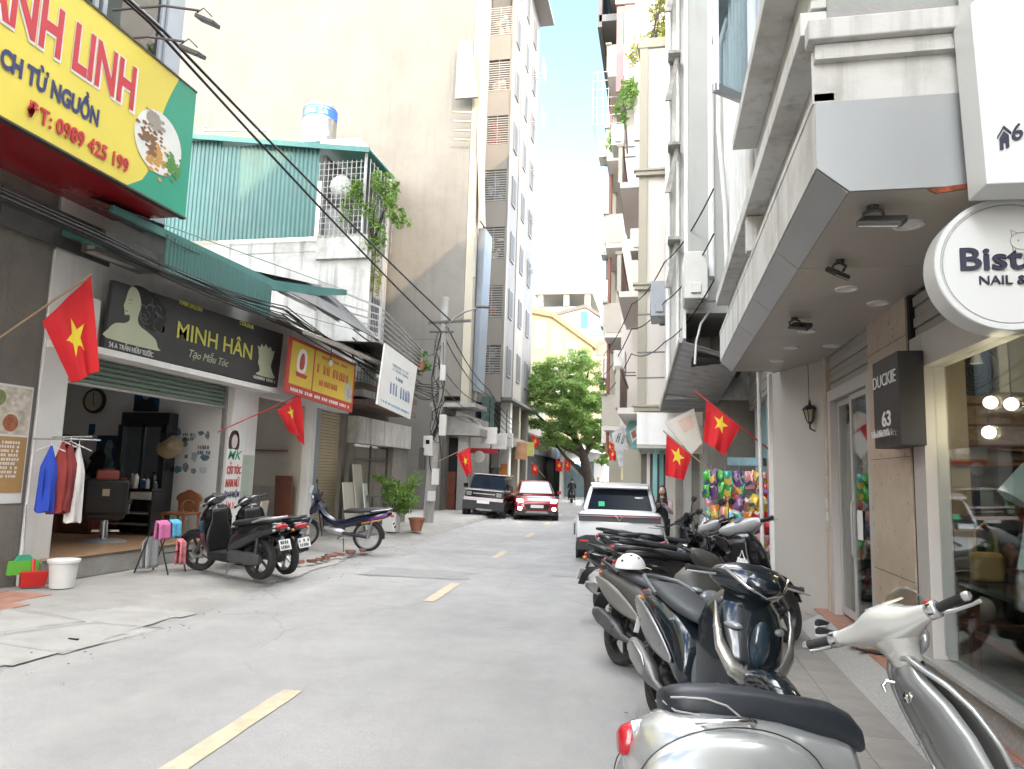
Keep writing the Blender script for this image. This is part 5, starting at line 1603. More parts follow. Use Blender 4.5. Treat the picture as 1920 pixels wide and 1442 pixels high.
for z in (0.45, 0.85, 1.25, 1.65):
    bx('shelf', m_wood, sh2, 2.2, 3.4, 9.0, 9.4, z, z + 0.03)
for x in (2.2, 2.8, 3.36):
    bx('upright', m_wood, sh2, x, x + 0.04, 9.0, 9.4, 0.165, 1.7)
gi = 0
gcol = [('brown', (0.22, 0.1, 0.05)), ('white', (0.6, 0.58, 0.54)), ('black', (0.02, 0.02, 0.02)), ('red', (0.35, 0.05, 0.04)), ('tan', (0.4, 0.27, 0.15)), ('grey', (0.25, 0.25, 0.25)), ('green', (0.08, 0.15, 0.06))]
seen_lab = {}
ordn = ('first', 'second', 'third', 'fourth', 'fifth', 'sixth', 'seventh', 'eighth')
for xr, zs_, yy, place in (((2.3, 3.3), (0.63, 1.05, 1.45), 6.45, 'near shop shelf'), ((2.3, 2.9), (0.48, 0.88, 1.28, 1.68), 9.15, 'shelf behind glass door')):
    for zi, z in enumerate(zs_):
        x = xr[0]
        ki = 0
        while x < xr[1]:
            cn_, c = gcol[gi % 7]
            kind = (gi * 5 // 2) % 3
            w_ = R.uniform(0.09, 0.15)
            t = MB()
            if kind == 0:
                t.cbox((x, yy, z + 0.11), (w_, 0.18, 0.22), R.uniform(-0.3, 0.3))
                nm, ct = 'goods_box', 'box'
            elif kind == 1:
                t.lathe([(0, 0), (w_ * 0.5, 0), (w_ * 0.55, 0.1), (w_ * 0.4, 0.18), (w_ * 0.2, 0.2), (w_ * 0.2, 0.24), (0, 0.24)], (x, yy, z), n=12)
                nm, ct = 'goods_jar', 'jar'
            else:
                t.ell((x, yy, z + 0.09), (w_ * 0.6, 0.1, 0.1), 10, 8)
                nm, ct = 'goods_bundle', 'bundle'
            lab = '%s %s, %s from the glass, %s board, %s' % (cn_, ct, ordn[min(ki, 7)], ('lowest', 'second', 'third', 'top')[zi], place)
            tag(t.build(nm, mat('goods_' + cn_, c, 0.5, var=0.2), None, 40), lab, ct, 'goods on the shop shelves')
            x += R.uniform(0.15, 0.24)
            gi += 1
            ki += 1
m_bulb = mat('lit_globe', (1.0, 0.86, 0.62), 0.4, var=0, emit=1.1)
for k, (x, y, z) in enumerate(((2.26, 5.6, 2.26), (2.39, 5.6, 2.25), (2.24, 5.6, 2.05))):
    t = thing('globe_lamp', ('upper lit globe lamp nearest the frame in the near shop window', 'upper lit globe lamp farther into the near shop', 'lowest lit globe lamp in the near shop window')[k], 'lamp', group='lit globe lamps in the shop')
    MB().ell((x, y, z), 0.045, 16, 10).build('globe', m_bulb, t, 180)
    MB().tube([(x, y, z + 0.045), (x, y, 3.05)], 0.005).build('cord', m_cable, t)
    ld = bpy.data.lights.new('globe_light', 'POINT')
    ld.energy = 2.6
    ld.color = (1.0, 0.78, 0.5)
    ld.shadow_soft_size = 0.05
    lo_ = bpy.data.objects.new('globe_light', ld)
    sc.collection.objects.link(lo_)
    lo_.location = (x, y, z)
    lo_.parent = t
tsh = thing('white_tshirt', 'white T-shirt displayed at the right edge of the near shop window', 'garment')
rgs = []
for (z, w_, d_) in ((1.18, 0.33, 0.09), (1.35, 0.29, 0.1), (1.55, 0.26, 0.1), (1.74, 0.25, 0.09), (1.84, 0.17, 0.07), (1.88, 0.08, 0.05)):
    rgs.append([(2.44 + w_ * math.cos(a * PI / 10), 5.0 + d_ * math.sin(a * PI / 10) * (1 + 0.2 * math.sin(5 * a)), z) for a in range(20)])
MB().loft(rgs).build('body', mat('white_cotton', (0.62, 0.65, 0.6), 0.9, var=0.04), tsh, 60)
for s_ in (-1, 1):
    MB().tube([(2.44 + 0.2 * s_, 5.0, 1.78), (2.44 + 0.33 * s_, 5.0, 1.6)], [0.075, 0.095], 10).build('sleeve', mat('white_cotton', (0.62, 0.65, 0.6)), tsh, 60)
bg_ = thing('tan_bag', 'tan leather bag hanging low inside the near shop window', 'bag')
MB().cbox((2.22, 5.7, 1.12), (0.2, 0.1, 0.2)).build('body', mat('tan_leather', (0.33, 0.19, 0.07), 0.45), bg_, bev=0.03)
MB().tube([(2.15, 5.7, 1.2), (2.16, 5.7, 1.36), (2.22, 5.7, 1.42), (2.28, 5.7, 1.36), (2.29, 5.7, 1.2)], 0.012, 8).build('strap', mat('tan_leather', (0.33, 0.19, 0.07)), bg_, 60)
dt = thing('display_table', 'dark glass topped display table inside the near shop window', 'table')
bx('top', mat('dark_glass_top', (0.06, 0.065, 0.055), 0.1), dt, 2.15, 2.9, 3.0, 6.1, 0.95, 0.98)
for y in (3.1, 4.5, 5.95):
    bx('leg', m_wood, dt, 2.2, 2.26, y, y + 0.06, 0.165, 0.95)
    bx('leg', m_wood, dt, 2.78, 2.84, y, y + 0.06, 0.165, 0.95)
bx('rail', m_wood, dt, 2.2, 2.23, 3.16, 5.9, 0.6, 0.65)
wp = thing('beige_wall_panel', 'beige hanging panel behind the lit globe lamps', 'panel')
bx('sheet', mat('panel_beige', (0.42, 0.38, 0.28), 0.7), wp, 2.62, 3.3, 6.3, 6.32, 2.42, 2.92)
vd = thing('round_vent', 'round dark ribbed vent inside the near shop window', 'vent')
for k in range(6):
    MB().lathe([(0.03 + 0.028 * k, 0), (0.045 + 0.028 * k, 0.01), (0.05 + 0.028 * k, 0)], (2.52, 6.5, 2.62), (0, -1, 0), 24).build('ring', mat('vent_dark', (0.03, 0.045, 0.04), 0.5), vd)
MB().lathe([(0, 0), (0.21, 0)], (2.52, 6.52, 2.62), (0, -1, 0), 24).build('back_disc', m_blackpl, vd)
hp_ = thing('pendant_shade', 'small white pendant shade hanging inside the near shop window', 'lamp')
MB().lathe([(0.015, 0.14), (0.02, 0.1), (0.045, 0.0)], (2.34, 6.0, 2.6), n=14).build('shade', m_whitepl, hp_, 40)
MB().tube([(2.34, 6.0, 2.73), (2.34, 6.0, 3.05)], 0.006).build('cord', m_cable, hp_)

# downlights and floodlights under the canopy
m_dl = mat('downlight_white', (0.75, 0.74, 0.72), 0.5, var=0)
for k, (x, y) in enumerate(((1.45, 4.56), (1.45, 6.05), (1.46, 7.75), (1.47, 8.7), (1.45, 9.65), (1.82, 6.56), (1.88, 8.6))):
    t = MB().lathe([(0, -0.004), (0.06, -0.004), (0.065, -0.012), (0.085, -0.012), (0.09, 0.0)], (x, y, SZ), n=24)
    lab = ('nearest to the alu end panel', 'second from the near end', 'third from the near end', 'fourth from the near end', 'last before the angled wall', 'small one above the marble pillar', 'small one above the glass door')[k]
    tag(t.build('downlight', m_dl, None, 40), 'round white downlight in the canopy soffit, ' + lab, 'lamp', 'downlights in the canopy')
m_flood = mat('flood_black', (0.05, 0.05, 0.05), 0.5, 0.2)
for k, (x, y, rz) in enumerate(((1.16, 4.22, -0.5), (1.22, 5.25, 0.5), (1.23, 7.1, -0.6))):
    t = thing('floodlight', ('grey floodlight under the near end of the canopy', 'small black floodlight in the middle of the canopy soffit', 'black floodlight under the far part of the canopy')[k], 'lamp', (x, y, SZ), rz, 'floodlights under the canopy')
    MB().tube([(0, 0, 0), (0, 0, -0.025)], 0.03, 10).tube([(0, 0, -0.02), (-0.05, 0, -0.04), (-0.05, 0.03, -0.07)], 0.01).tube([(0, 0, -0.02), (0.05, 0, -0.04), (0.05, 0.03, -0.07)], 0.01).build('bracket', m_flood, t)
    h = (0.24, 0.13, 0.19)[k]
    MB().cbox((0.03, 0.06, -0.08), (h, 0.13, 0.04), 0, 0.55, 0.2).build('head', m_lampgrey if k != 1 else m_flood, t, bev=0.01)
    MB().cbox((0.027, 0.048, -0.098), (h * 0.85, 0.105, 0.006), 0, 0.55, 0.2).build('lens', m_frame, t)
# wall lantern
ln = thing('wall_lantern', 'black carriage lantern on the angled wall beside the door', 'lamp', (1.86, 9.78, 2.5))
MB().tube([(0.1, 0.0, -0.12), (0.06, 0, -0.17), (0, 0, -0.14), (0, 0, -0.05)], 0.012, 8).build('arm', m_blackpl, ln, 60)
MB().lathe([(0, -0.06), (0.035, -0.05), (0.075, 0.1), (0.02, 0.1)], (0, 0, 0), n=6).build('glass', mat('lantern_glass', (0.35, 0.3, 0.22), 0.2), ln)
for a in range(6):
    MB().tube([(0.037 * math.cos(a * PI / 3), 0.037 * math.sin(a * PI / 3), -0.05), (0.078 * math.cos(a * PI / 3), 0.078 * math.sin(a * PI / 3), 0.1)], 0.006, 5).build('rib', m_blackpl, ln)
MB().lathe([(0.1, 0.1), (0.06, 0.15), (0.02, 0.17), (0.012, 0.22), (0, 0.24)], (0, 0, 0), n=6).build('cap', m_blackpl, ln)
MB().lathe([(0, -0.09), (0.03, -0.07), (0.037, -0.05)], (0, 0, 0), n=6).build('finial', m_blackpl, ln)
MB().tube([(-0.005, 0, 0.22), (-0.01, 0, 0.7)], 0.004).build('wire', m_cable, ln)
MB().box(0.1, 0.12, -0.05, 0.05, -0.2, -0.04).build('wall_plate', m_blackpl, ln)
for k, z in enumerate((1.38, 1.22)):
    t = MB().box(1.957, 1.969, 9.38, 9.46, z, z + 0.11)
    tag(t.build('switch_box', m_whitepl, None, bev=0.006), ('upper', 'lower')[k] + ' white switch box on the pilaster left of the door', 'switch box', 'switch boxes by the door')

# signs -------------------------------------------------------------------------
m_signblk = mat('sign_black_panel', (0.022, 0.020, 0.022), 0.5, 0, 0.1, 3)
dk = thing('black_number_sign', 'black box sign with white number 63 on the marble pillar', 'sign')
bx('box', m_signblk, dk, 1.785, 1.968, 5.98, 6.66, 1.97, 2.70, 0.004)
NY = V((0, -1, 0))
text('lettering', 'DUCKIE', 0.145, m_whitepr, (1.782, 6.63, 2.47), NY, UZ, dk, bold=0.0, width=0.60, ext=0.002)
text('lettering', '63', 0.17, m_whitepr, (1.782, 6.42, 2.14), NY, UZ, dk, bold=0.02, width=0.23, ext=0.002)
text('lettering', 'Trần Hữu Tước', 0.075, m_whitepr, (1.782, 6.58, 2.05), NY, UZ, dk, bold=0.0, width=0.52, ext=0.002)
bs = thing('round_nail_sign', 'round white nail salon lightbox sign at the right edge', 'sign')
m_lightbox = mat('lightbox_white', (0.66, 0.67, 0.66), 0.35, 0, 0.02, 1)
bc_ = V((1.735, 4.0, 2.80))
MB().lathe([(0, 0), (0.315, 0), (0.325, 0.008), (0.345, 0.008), (0.35, 0.0), (0.35, -0.16), (0, -0.16)], bc_, (0, -1, 0), 56).build('drum', m_lightbox, bs, 30)
MB().lathe([(0.308, 0.0015), (0.31, 0.004), (0.313, 0.0015)], bc_, (0, -1, 0), 56).build('rim_line', mat('rim_grey', (0.3, 0.3, 0.3), 0.5), bs)
m_navy = mat('navy_letters', (0.02, 0.022, 0.05), 0.5, var=0)
text('lettering', 'Bistro', 0.165, m_navy, (1.505, 3.994, 2.77), UX, UZ, bs, bold=0.02, width=0.47, ext=0.003)
text('lettering', 'NAIL & L', 0.066, m_navy, (1.59, 3.994, 2.69), UX, UZ, bs, bold=0.004, width=0.27, ext=0.003)
q_ = MB()
cat_o = [(1.80 + 0.058 * math.cos(a * PI / 12) , 2.915 + 0.045 * math.sin(a * PI / 12)) for a in range(24)]
q_.tube([(x, 3.993, z) for x, z in cat_o + cat_o[:1]], 0.0016, 4)
for s_ in (-1, 1):
    q_.tube([(1.80 + s_ * 0.05, 3.993, 2.94), (1.80 + s_ * 0.052, 3.993, 2.975), (1.80 + s_ * 0.022, 3.993, 2.957)], 0.0016, 4)
    q_.ell((1.80 + s_ * 0.02, 3.993, 2.918), 0.004, 8, 6)
q_.tube([(1.75, 3.993, 2.89), (1.755, 3.993, 2.86), (1.79, 3.993, 2.85), (1.84, 3.993, 2.86), (1.85, 3.993, 2.89)], 0.0016, 4)
q_.build('animal_outline', mat('thin_line_grey', (0.25, 0.24, 0.22), 0.6), bs)
MB().beam((2.0, 4.08, 2.98), (1.95, 4.08, 2.98), 0.04, 0.04).beam((2.08, 4.08, 2.6), (1.98, 4.08, 2.6), 0.04, 0.04).build('bracket', m_darksteel, bs)
sx = thing('house_number_lightbox', 'white lightbox sign with house icon and number 61 at the top right', 'sign')
MB().prism([(1.50, 4.05), (1.53, 3.11), (2.3, 3.10), (2.3, 4.6), (1.53, 4.6), (1.53, 4.08)], (0, 3.7, 0), UX, UZ, (0, 0.22, 0)).build('box', m_lightbox, sx, bev=0.006)
text('lettering', '61', 0.115, m_navy, (1.645, 3.695, 3.315), V((1, 0, 0.32)), UZ, sx, bold=0.01, width=0.09, ext=0.003)
q_ = MB().prism([(1.592, 3.275), (1.592, 3.335), (1.612, 3.37), (1.632, 3.348), (1.632, 3.288), (1.618, 3.284), (1.618, 3.315), (1.607, 3.312), (1.607, 3.279)], (0, 3.692, 0), UX, UZ, (0, 0.006, 0))
q_.prism([(1.583, 3.332), (1.612, 3.385), (1.643, 3.352), (1.643, 3.364), (1.612, 3.398), (1.583, 3.345)], (0, 3.691, 0), UX, UZ, (0, 0.006, 0)).build('house_icon', m_navy, sx)

# ---------------------------------------------------------------- unseen right row behind the camera, added so its roofs shade the street
for k, (ya, yb, h_, c) in enumerate(((-14, 1.0, 20.5, m_whiteold), (-30, -14.1, 19.5, m_plaster))):
    t = thing('unseen_row_house', ('white unseen row house added behind the viewpoint to shade the street', 'grey unseen row house added farther behind the viewpoint to shade the street')[k], 'building')
    bx('wall', c, t, 2.0 + k * 0.3, 12, ya, yb, 0, h_)
    for i in range(4):
        for j in range(3):
            y, z = ya + 2 + j * 4, 4.5 + i * 3.1
            bx('window', m_winframe, t, 1.95 + k * 0.3, 1.998 + k * 0.3, y, y + 1.4, z, z + 1.7)
# ---------------------------------------------------------------- narrow shop (teal blind) past the canopy
ns = thing('narrow_shop', 'narrow shop with teal window blind behind the snack rack', 'building')
bx('wall', m_plaster, ns, 1.62, 6, 10.9, 16.4, 3.0, 4.4)
bx('wall', m_white, ns, 1.62, 2.2, 15.0, 16.4, 0, 3.0)
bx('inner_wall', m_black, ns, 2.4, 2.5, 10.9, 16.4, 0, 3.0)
bx('window_blind', mat('teal_blind', (0.17, 0.30, 0.33), 0.5, var=0.15, scale=1.5), ns, 1.72, 1.75, 12.0, 14.9, 1.0, 3.0)
for y in (11.95, 13.4, 14.9):
    bx('window_post', m_frame, ns, 1.64, 1.76, y, y + 0.1, 0, 3.0)
for i in range(9):
    z = 3.02 + i * 0.085
    bx('shutter_slat', m_shutgrey, ns, 1.59 - 0.01 * (i % 2), 1.62, 10.95, 13.9, z, z + 0.08)
MB().tube([(1.45, 11.2, 0), (1.42, 11.2, 3.3)], 0.03, 8).build('standpipe', m_whitepl, ns, 60)
bx('sign_strip', mat('pink_strip', (0.5, 0.2, 0.14), 0.6), ns, 1.51, 1.52, 11.0, 11.12, 1.55, 2.0)
bx('sign_strip', mat('purple_strip', (0.15, 0.14, 0.28), 0.6), ns, 1.51, 1.52, 11.0, 11.12, 1.1, 1.54)
# ---------------------------------------------------------------- grey pipe house with air conditioners and sheet awning
ph_ = thing('pipe_house', 'tall grey and white house with pipes beyond the canopy building', 'building')
m_paleg = mat('pale_grey_render', (0.38, 0.385, 0.37), 0.85, 0, 0.06, 1.0, 0.2, 20, streak=0.15)
bx('grey_wall', m_paleg, ph_, 0.43, 6, 12.0, 14.0, 4.4, 18.0)
bx('edge_pipe', m_whitepl, ph_, 0.36, 0.43, 11.98, 12.1, 4.4, 18.0, 0.02)
bx('white_wall', m_whiteold, ph_, 0.06, 6, 14.0, 16.6, 3.2, 18.0)
MB().tube([(0.8, 11.96, 5.0), (0.8, 11.96, 17)], 0.05, 8).build('downpipe', m_whitepl, ph_, 60)
MB().tube([(0.12, 13.95, 3.4), (0.12, 13.95, 17)], 0.04, 8).tube([(0.3, 13.94, 3.4), (0.3, 13.94, 17)], 0.035, 8).build('downpipe', m_whitepl, ph_, 60)
bx('lower_wall', m_render, ph_, 0.9, 3, 14.2, 16.6, 0, 3.2)
for k in range(5):
    z = 6.2 + 1.9 * k
    bx('wall_bracket', mat('stained_bracket', (0.28, 0.27, 0.25), 0.8, var=0.4, scale=6), ph_, 0.1, 0.34, 13.55, 13.99, z, z + 0.06)
    MB().prism([(0.05, z - 0.9), (0.16, z - 0.9), (0.32, z), (0.24, z)], (0, 13.7, 0), UX, UZ, (0, 0.05, 0)).build('wall_bracket', mat('stained_bracket'  , (0.28, 0.27, 0.25)), ph_)


def ac_unit(label, loc, rz, w_=0.78, h_=0.56, d_=0.28, c='ac_white', col=(0.55, 0.55, 0.52)):
    t = thing('air_conditioner', label, 'air conditioner', loc, rz, 'outdoor air conditioner units')
    m_ = mat(c, col, 0.5, 0, 0.06, 3, dirt=0.3, dirt_col=(0.33, 0.32, 0.3))
    MB().box(-w_ / 2, w_ / 2, -d_ / 2, d_ / 2, 0, h_).build('casing', m_, t, bev=0.02)
    MB().lathe([(0.0, 0.012), (0.05, 0.012)], (-0.12 * w_, -d_ / 2, h_ / 2), (0, -1, 0), 16).lathe([(h_ * 0.36, 0.0), (h_ * 0.38, 0.016), (h_ * 0.4, 0)], (-0.12 * w_, -d_ / 2, h_ / 2), (0, -1, 0), 28).build('fan_ring', m_, t)
    MB().lathe([(0.0, 0.004), (h_ * 0.36, 0.004)], (-0.12 * w_, -d_ / 2, h_ / 2), (0, -1, 0), 24).build('fan_dark', m_blackpl, t)
    MB().beam((-w_ / 2 + 0.1, 0, -0.03), (-w_ / 2 + 0.1, d_ * 1.4, -0.03), 0.03, 0.03).beam((w_ / 2 - 0.1, 0, -0.03), (w_ / 2 - 0.1, d_ * 1.4, -0.03), 0.03, 0.03).build('bracket', m_darksteel, t)
    MB().box(w_ / 2, w_ / 2 + 0.05, -0.08, 0.08, 0.08, 0.24).build('valve_cover', m_, t, bev=0.01)
    return t


ac_unit('pale air conditioner on the wall above the corrugated awning, end on', (0.52, 11.75, 4.48), rad(-90), 0.9, 0.76, 0.36)
ac_unit('grey air conditioner left of the corrugated awning, end on', (-0.05, 14.6, 4.86), rad(-90), 0.8, 0.72, 0.34, 'ac_grey', (0.26, 0.28, 0.30))
aw2 = thing('corrugated_awning', 'grey corrugated sheet awning sloping over the sidewalk above the flags', 'awning')
A_, B_, C_, D_ = V((0.30, 12.0, 3.95)), V((-0.02, 14.6, 3.05)), V((1.0, 14.6, 3.03)), V((1.3, 12.0, 3.62))
q_ = MB()
n = 60
r0, r1 = [], []
for i in range(n + 1):
    f = i / n
    zz = 0.012 * (1 if i % 4 in (1, 2) else 0)
    r0.append(A_.lerp(B_, f) + V((0, 0, zz)))
    r1.append(D_.lerp(C_, f) + V((0, 0, zz)))
q_.loft([r0, r1], False, False).build('sheet', mat('galv_sheet', (0.35, 0.35, 0.35), 0.35, 0.7, 0.12, 2, streak=0.4), aw2, solid=0.003)
MB().beam(A_, B_, 0.05, 0.09).build('edge_bar', m_rust, aw2)
MB().beam(B_, C_, 0.04, 0.06).build('edge_bar', m_darksteel, aw2)
MB().prism([(12.0, 3.98), (14.6, 3.1), (14.3, 4.6), (12.6, 5.4), (12.0, 5.35)], (0.34, 0, 0), UY, UZ, (0.05, 0, 0)).build('upright_sheet', mat('white_sheet', (0.55, 0.55, 0.52), 0.5, 0.1, 0.08, 1, streak=0.3), aw2)
MB().tube([(0.75, 11.9, 4.4), (0.62, 11.9, 4.2), (0.55, 11.95, 3.9), (0.53, 12, 3.55)], 0.02, 6).build('drain_hose', m_whitepl, aw2, 60)
MB().box(0.5, 1.4, 12.2, 14.4, 3.62, 3.7).build('back_void', m_black, aw2)
for k, z in enumerate((5.05, 4.25, 3.72)):
    MB().beam((-0.5, 14.9, z), (0.35, 14.9, z + 0.02), 0.03, 0.03).build('strut', m_darksteel, aw2)
tw = thing('tilted_white_sign', 'tilted white and pink shop sign under the corrugated awning', 'sign')
MB().prism([(0.06, 2.74), (0.60, 3.02), (0.75, 2.37), (0.55, 2.14)], (0, 14.0, 0), UX, UZ, (0, 0.06, 0)).build('panel', mat('sign_cream', (0.6, 0.56, 0.5), 0.5, var=0.08), tw)
MB().prism([(0.3, 2.78), (0.55, 2.9), (0.6, 2.65), (0.42, 2.55)], (0, 13.994, 0), UX, UZ, (0, 0.005, 0)).build('print', mat('sign_pink', (0.6, 0.42, 0.35), 0.5), tw)
cw = thing('concrete_fence', 'weathered grey concrete wall panel behind the hanging flag', 'fence')
for i in range(4):
    bx('panel', m_paleg if i % 2 else m_render, cw, 0.28 + i * 0.16, 0.43 + i * 0.16, 15.0 - 0.03 * (i % 2), 15.15, 0.0, 2.2)
# ---------------------------------------------------------------- cream house with cornices
b3 = thing('cream_corner_house', 'cream corner house with cornices and roof plants above the woman', 'building')
m_pinkw = mat('pinkish_white_paint', (0.56, 0.52, 0.48), 0.75, 0, 0.04, 0.8, streak=0.15, streak_col=(0.42, 0.38, 0.34))
bx('front_wall', m_pinkw, b3, -0.36, 6, 17.02, 22, 3.3, 12.3)
bx('corner_pilaster', m_creampaint, b3, -0.56, -0.36, 16.98, 17.5, 3.3, 12.6)
bx('street_wall', m_pinkw, b3, -0.5, -0.36, 17.5, 22, 3.3, 12.3)
for z in (3.22, 6.12, 8.95):
    bx('cornice', m_creampaint, b3, -0.64, 0.4, 16.88, 17.02, z, z + 0.1, 0.01)
    bx('cornice', m_creampaint, b3, -0.68, 0.4, 16.84, 17.02, z + 0.1, z + 0.16, 0.01)
    bx('balcony_slab', m_pinkw, b3, -1.05, -0.5, 17.6, 21.6, z, z + 0.15, 0.01)
    bx('balcony_parapet', mat('taupe_parapet', (0.40, 0.37, 0.32), 0.8, var=0.08), b3, -1.1, -1.0, 17.6, 21.6, z + 0.15, z + 1.1)
    bx('parapet_cap', m_creampaint, b3, -1.14, -0.97, 17.58, 21.6, z + 1.1, z + 1.18)
    bx('door', mat('pink_shutter', (0.38, 0.22, 0.22), 0.6), b3, -0.52, -0.5, 18.2, 20.6, z + 0.2, z + 2.4)
bx('roof_parapet', m_creampaint, b3, -0.6, 6, 16.96, 17.2, 12.3, 12.55, 0.01)
bx('shop_box', m_white, b3, -0.56, 0.6, 16.9, 19, 2.45, 3.2, 0.01)
bx('shop_soffit', m_plaster, b3, -0.56, 1.2, 16.92, 21, 2.38, 2.445)
m_tealpt = mat('teal_paint', (0.16, 0.38, 0.38), 0.5, var=0.1)
for x, y in ((-0.2, 17.6), (0.35, 16.5), (-0.05, 18.2)):
    bx('teal_post', m_tealpt, b3, x, x + 0.1, y, y + 0.12, 0, 2.4)
bx('shop_wall', m_plaster, b3, 0.1, 0.3, 17.8, 22, 0, 2.4)
bx('door', mat('dim_door', (0.10, 0.08, 0.07), 0.5), b3, -0.5, 0.1, 18.6, 18.65, 0.05, 2.3)
bx('door_frame', m_frame, b3, -0.36, -0.28, 18.5, 18.58, 0.05, 2.36)
bx('shop_wall', m_creampaint, b3, -0.95, -0.5, 18.58, 18.7, 0.05, 2.4)
rp = thing('roof_shrubs', 'yellow-green shrubs growing on the roof of the cream house', 'plant')
mb = MB()
leaf_mesh(mb, (0.05, 17.9, 13.5), 900, (0.55, 0.6, 1.0), 0.09, 41, clumps=16)
leaf_mesh(mb, (-0.55, 18.5, 13.0), 500, (0.55, 0.6, 0.7), 0.08, 42, clumps=12)
stuff(mb.build('foliage', m_leafy, rp))
mb = MB()
for i in range(10):
    x, y = R.uniform(-0.6, 0.3), R.uniform(17.6, 18.6)
    mb.tube([(x, y, 12.4), (x + R.uniform(-0.2, 0.2), y, 13.2), (x + R.uniform(-0.4, 0.4), y, 14.2)], [0.03, 0.02, 0.008], 5)
mb.build('stem', m_bark, rp)
bp2 = thing('balcony_shrub', 'green shrub hanging over the balconies of the far cream house', 'plant')
mb = MB()
leaf_mesh(mb, (-1.15, 22.0, 13.8), 500, (0.4, 0.6, 1.0), 0.1, 43, clumps=12)
leaf_mesh(mb, (-1.4, 22.2, 12.4), 300, (0.35, 0.5, 0.7), 0.1, 44, clumps=8)
stuff(mb.build('foliage', m_leaf2, bp2))
MB().tube([(-1.1, 22.2, 12), (-1.2, 22.1, 13.5), (-1.3, 22, 14.4)], 0.03, 5).build('stem', m_bark, bp2)
# ---------------------------------------------------------------- tall balcony house farther on
b4 = thing('balcony_house', 'tall narrow house with taupe balconies bordering the strip of sky', 'building')
bx('wall', m_pinkw, b4, -1.25, 6, 22.4, 31, 3.0, 25)
bx('ground_wall', m_plaster, b4, -0.9, 6, 22.4, 31, 0, 3.0)
m_taupe = mat('taupe_parapet', (0.40, 0.37, 0.32), 0.8, var=0.08)
for k in range(6):
    z = 3.2 + k * 3.05
    bx('balcony_slab', m_pinkw, b4, -1.85, -1.25, 23.4, 29.5, z, z + 0.16)
    bx('balcony_parapet', m_taupe, b4, -1.9, -1.78, 23.4, 29.5, z + 0.16, z + 1.15)
    bx('balcony_parapet', m_taupe, b4, -1.78, -1.25, 23.38, 23.5, z + 0.16, z + 1.15)
    bx('parapet_cap', m_creampaint, b4, -1.94, -1.74, 23.34, 29.5, z + 1.15, z + 1.22)
    bx('column', m_creampaint, b4, -1.85, -1.7, 26.2, 26.4, z + 1.22, z + 3.05)
    bx('opening', mat('dim_opening', (0.25, 0.235, 0.215), 0.7), b4, -1.27, -1.25, 24.0, 28.5, z + 0.2, z + 2.5)
    for i in range(4):
        MB().tube([(-1.84, 24.5 + i * 0.4, z + 1.22), (-1.84, 24.5 + i * 0.4, z + 3.0)], 0.015, 4).build('rail_post', mat('rust_pipe', (0.22, 0.1, 0.07), 0.7), b4)
bx('red_sheet', mat('red_corrugated', (0.26, 0.13, 0.13), 0.6, var=0.15), b4, -1.5, -1.27, 22.3, 22.38, 14.2, 17.2)
bx('pink_sheet', mat('pink_corrugated', (0.5, 0.36, 0.30), 0.6, var=0.1), b4, -1.55, -0.9, 22.3, 22.38, 17.3, 22)
bx('grey_wall', m_plaster, b4, -0.9, 2, 22.3, 22.39, 12.5, 22)
bx('eaves', m_greydk, b4, -2.15, -1.3, 23.0, 30, 17.2, 17.45)
bx('eaves', m_darksteel, b4, -2.2, -2.05, 23.0, 30, 17.0, 25)
q_ = MB()
for i in range(7):
    z = 14.2 + i * 0.33
    q_.tube([(-1.3, 24.4, z), (-2.45, 24.4, z), (-2.45, 25.6, z)], 0.014, 4)
for x in (-2.45, -2.3, -2.1, -1.9):
    q_.tube([(x, 24.4, 14.2), (x, 24.4, 16.2)], 0.014, 4)
q_.build('window_cage', m_steel, b4)
ac_unit('air conditioner high on the balcony house, upper one at the sky edge', (-2.0, 25.5, 9.6), rad(-90), 0.8, 0.6, 0.32)
ac_unit('air conditioner on the balcony house, lower one at the sky edge', (-2.0, 25.6, 7.0), rad(-90), 0.8, 0.6, 0.32)
MB().beam((-1.9, 25.5, 8.8), (-1.9, 25.5, 9.55), 0.2, 0.15).build('bracket', m_darksteel, b4)
MB().tube([(-1.8, 24.6, 2.5), (-1.78, 24.6, 13)], 0.06, 6).build('downpipe', mat('rust_pipe', (0.22, 0.1, 0.07)), b4)
for k, (x, y, z, lab) in enumerate(((-2.0, 24.0, 12.6, 'air conditioner on the balcony house above the middle balconies'), (-2.0, 27.5, 15.4, 'air conditioner high up beside the far balconies'), (-1.15, 18.4, 10.3, 'air conditioner on the upper balcony of the cream house'), (-1.15, 20.2, 4.6, 'air conditioner on the lowest balcony of the cream house'), (-0.62, 18.0, 7.3, 'air conditioner beside the middle balcony of the cream house'))):
    ac_unit(lab, (x, y, z), rad(-90), 0.8, 0.58, 0.32)
# far right houses beyond
b5 = thing('far_right_house', 'cream house on the right half hidden behind the street tree', 'building')
bx('wall', m_creampaint, b5, -2.2, 8, 31.2, 44, 0, 11.5)
for k in range(3):
    z = 3.2 + k * 2.9
    bx('balcony_slab', m_pinkw, b5, -2.6, -2.2, 32, 43, z, z + 0.9)
    bx('opening', mat('dim_opening', (0.25, 0.235, 0.215), 0.7), b5, -2.21, -2.19, 33, 42, z + 0.95, z + 2.4)
bx('ground_shops', mat('dim_opening', (0.25, 0.235, 0.215), 0.7), b5, -2.21, -2.19, 32, 43, 0.1, 2.7)
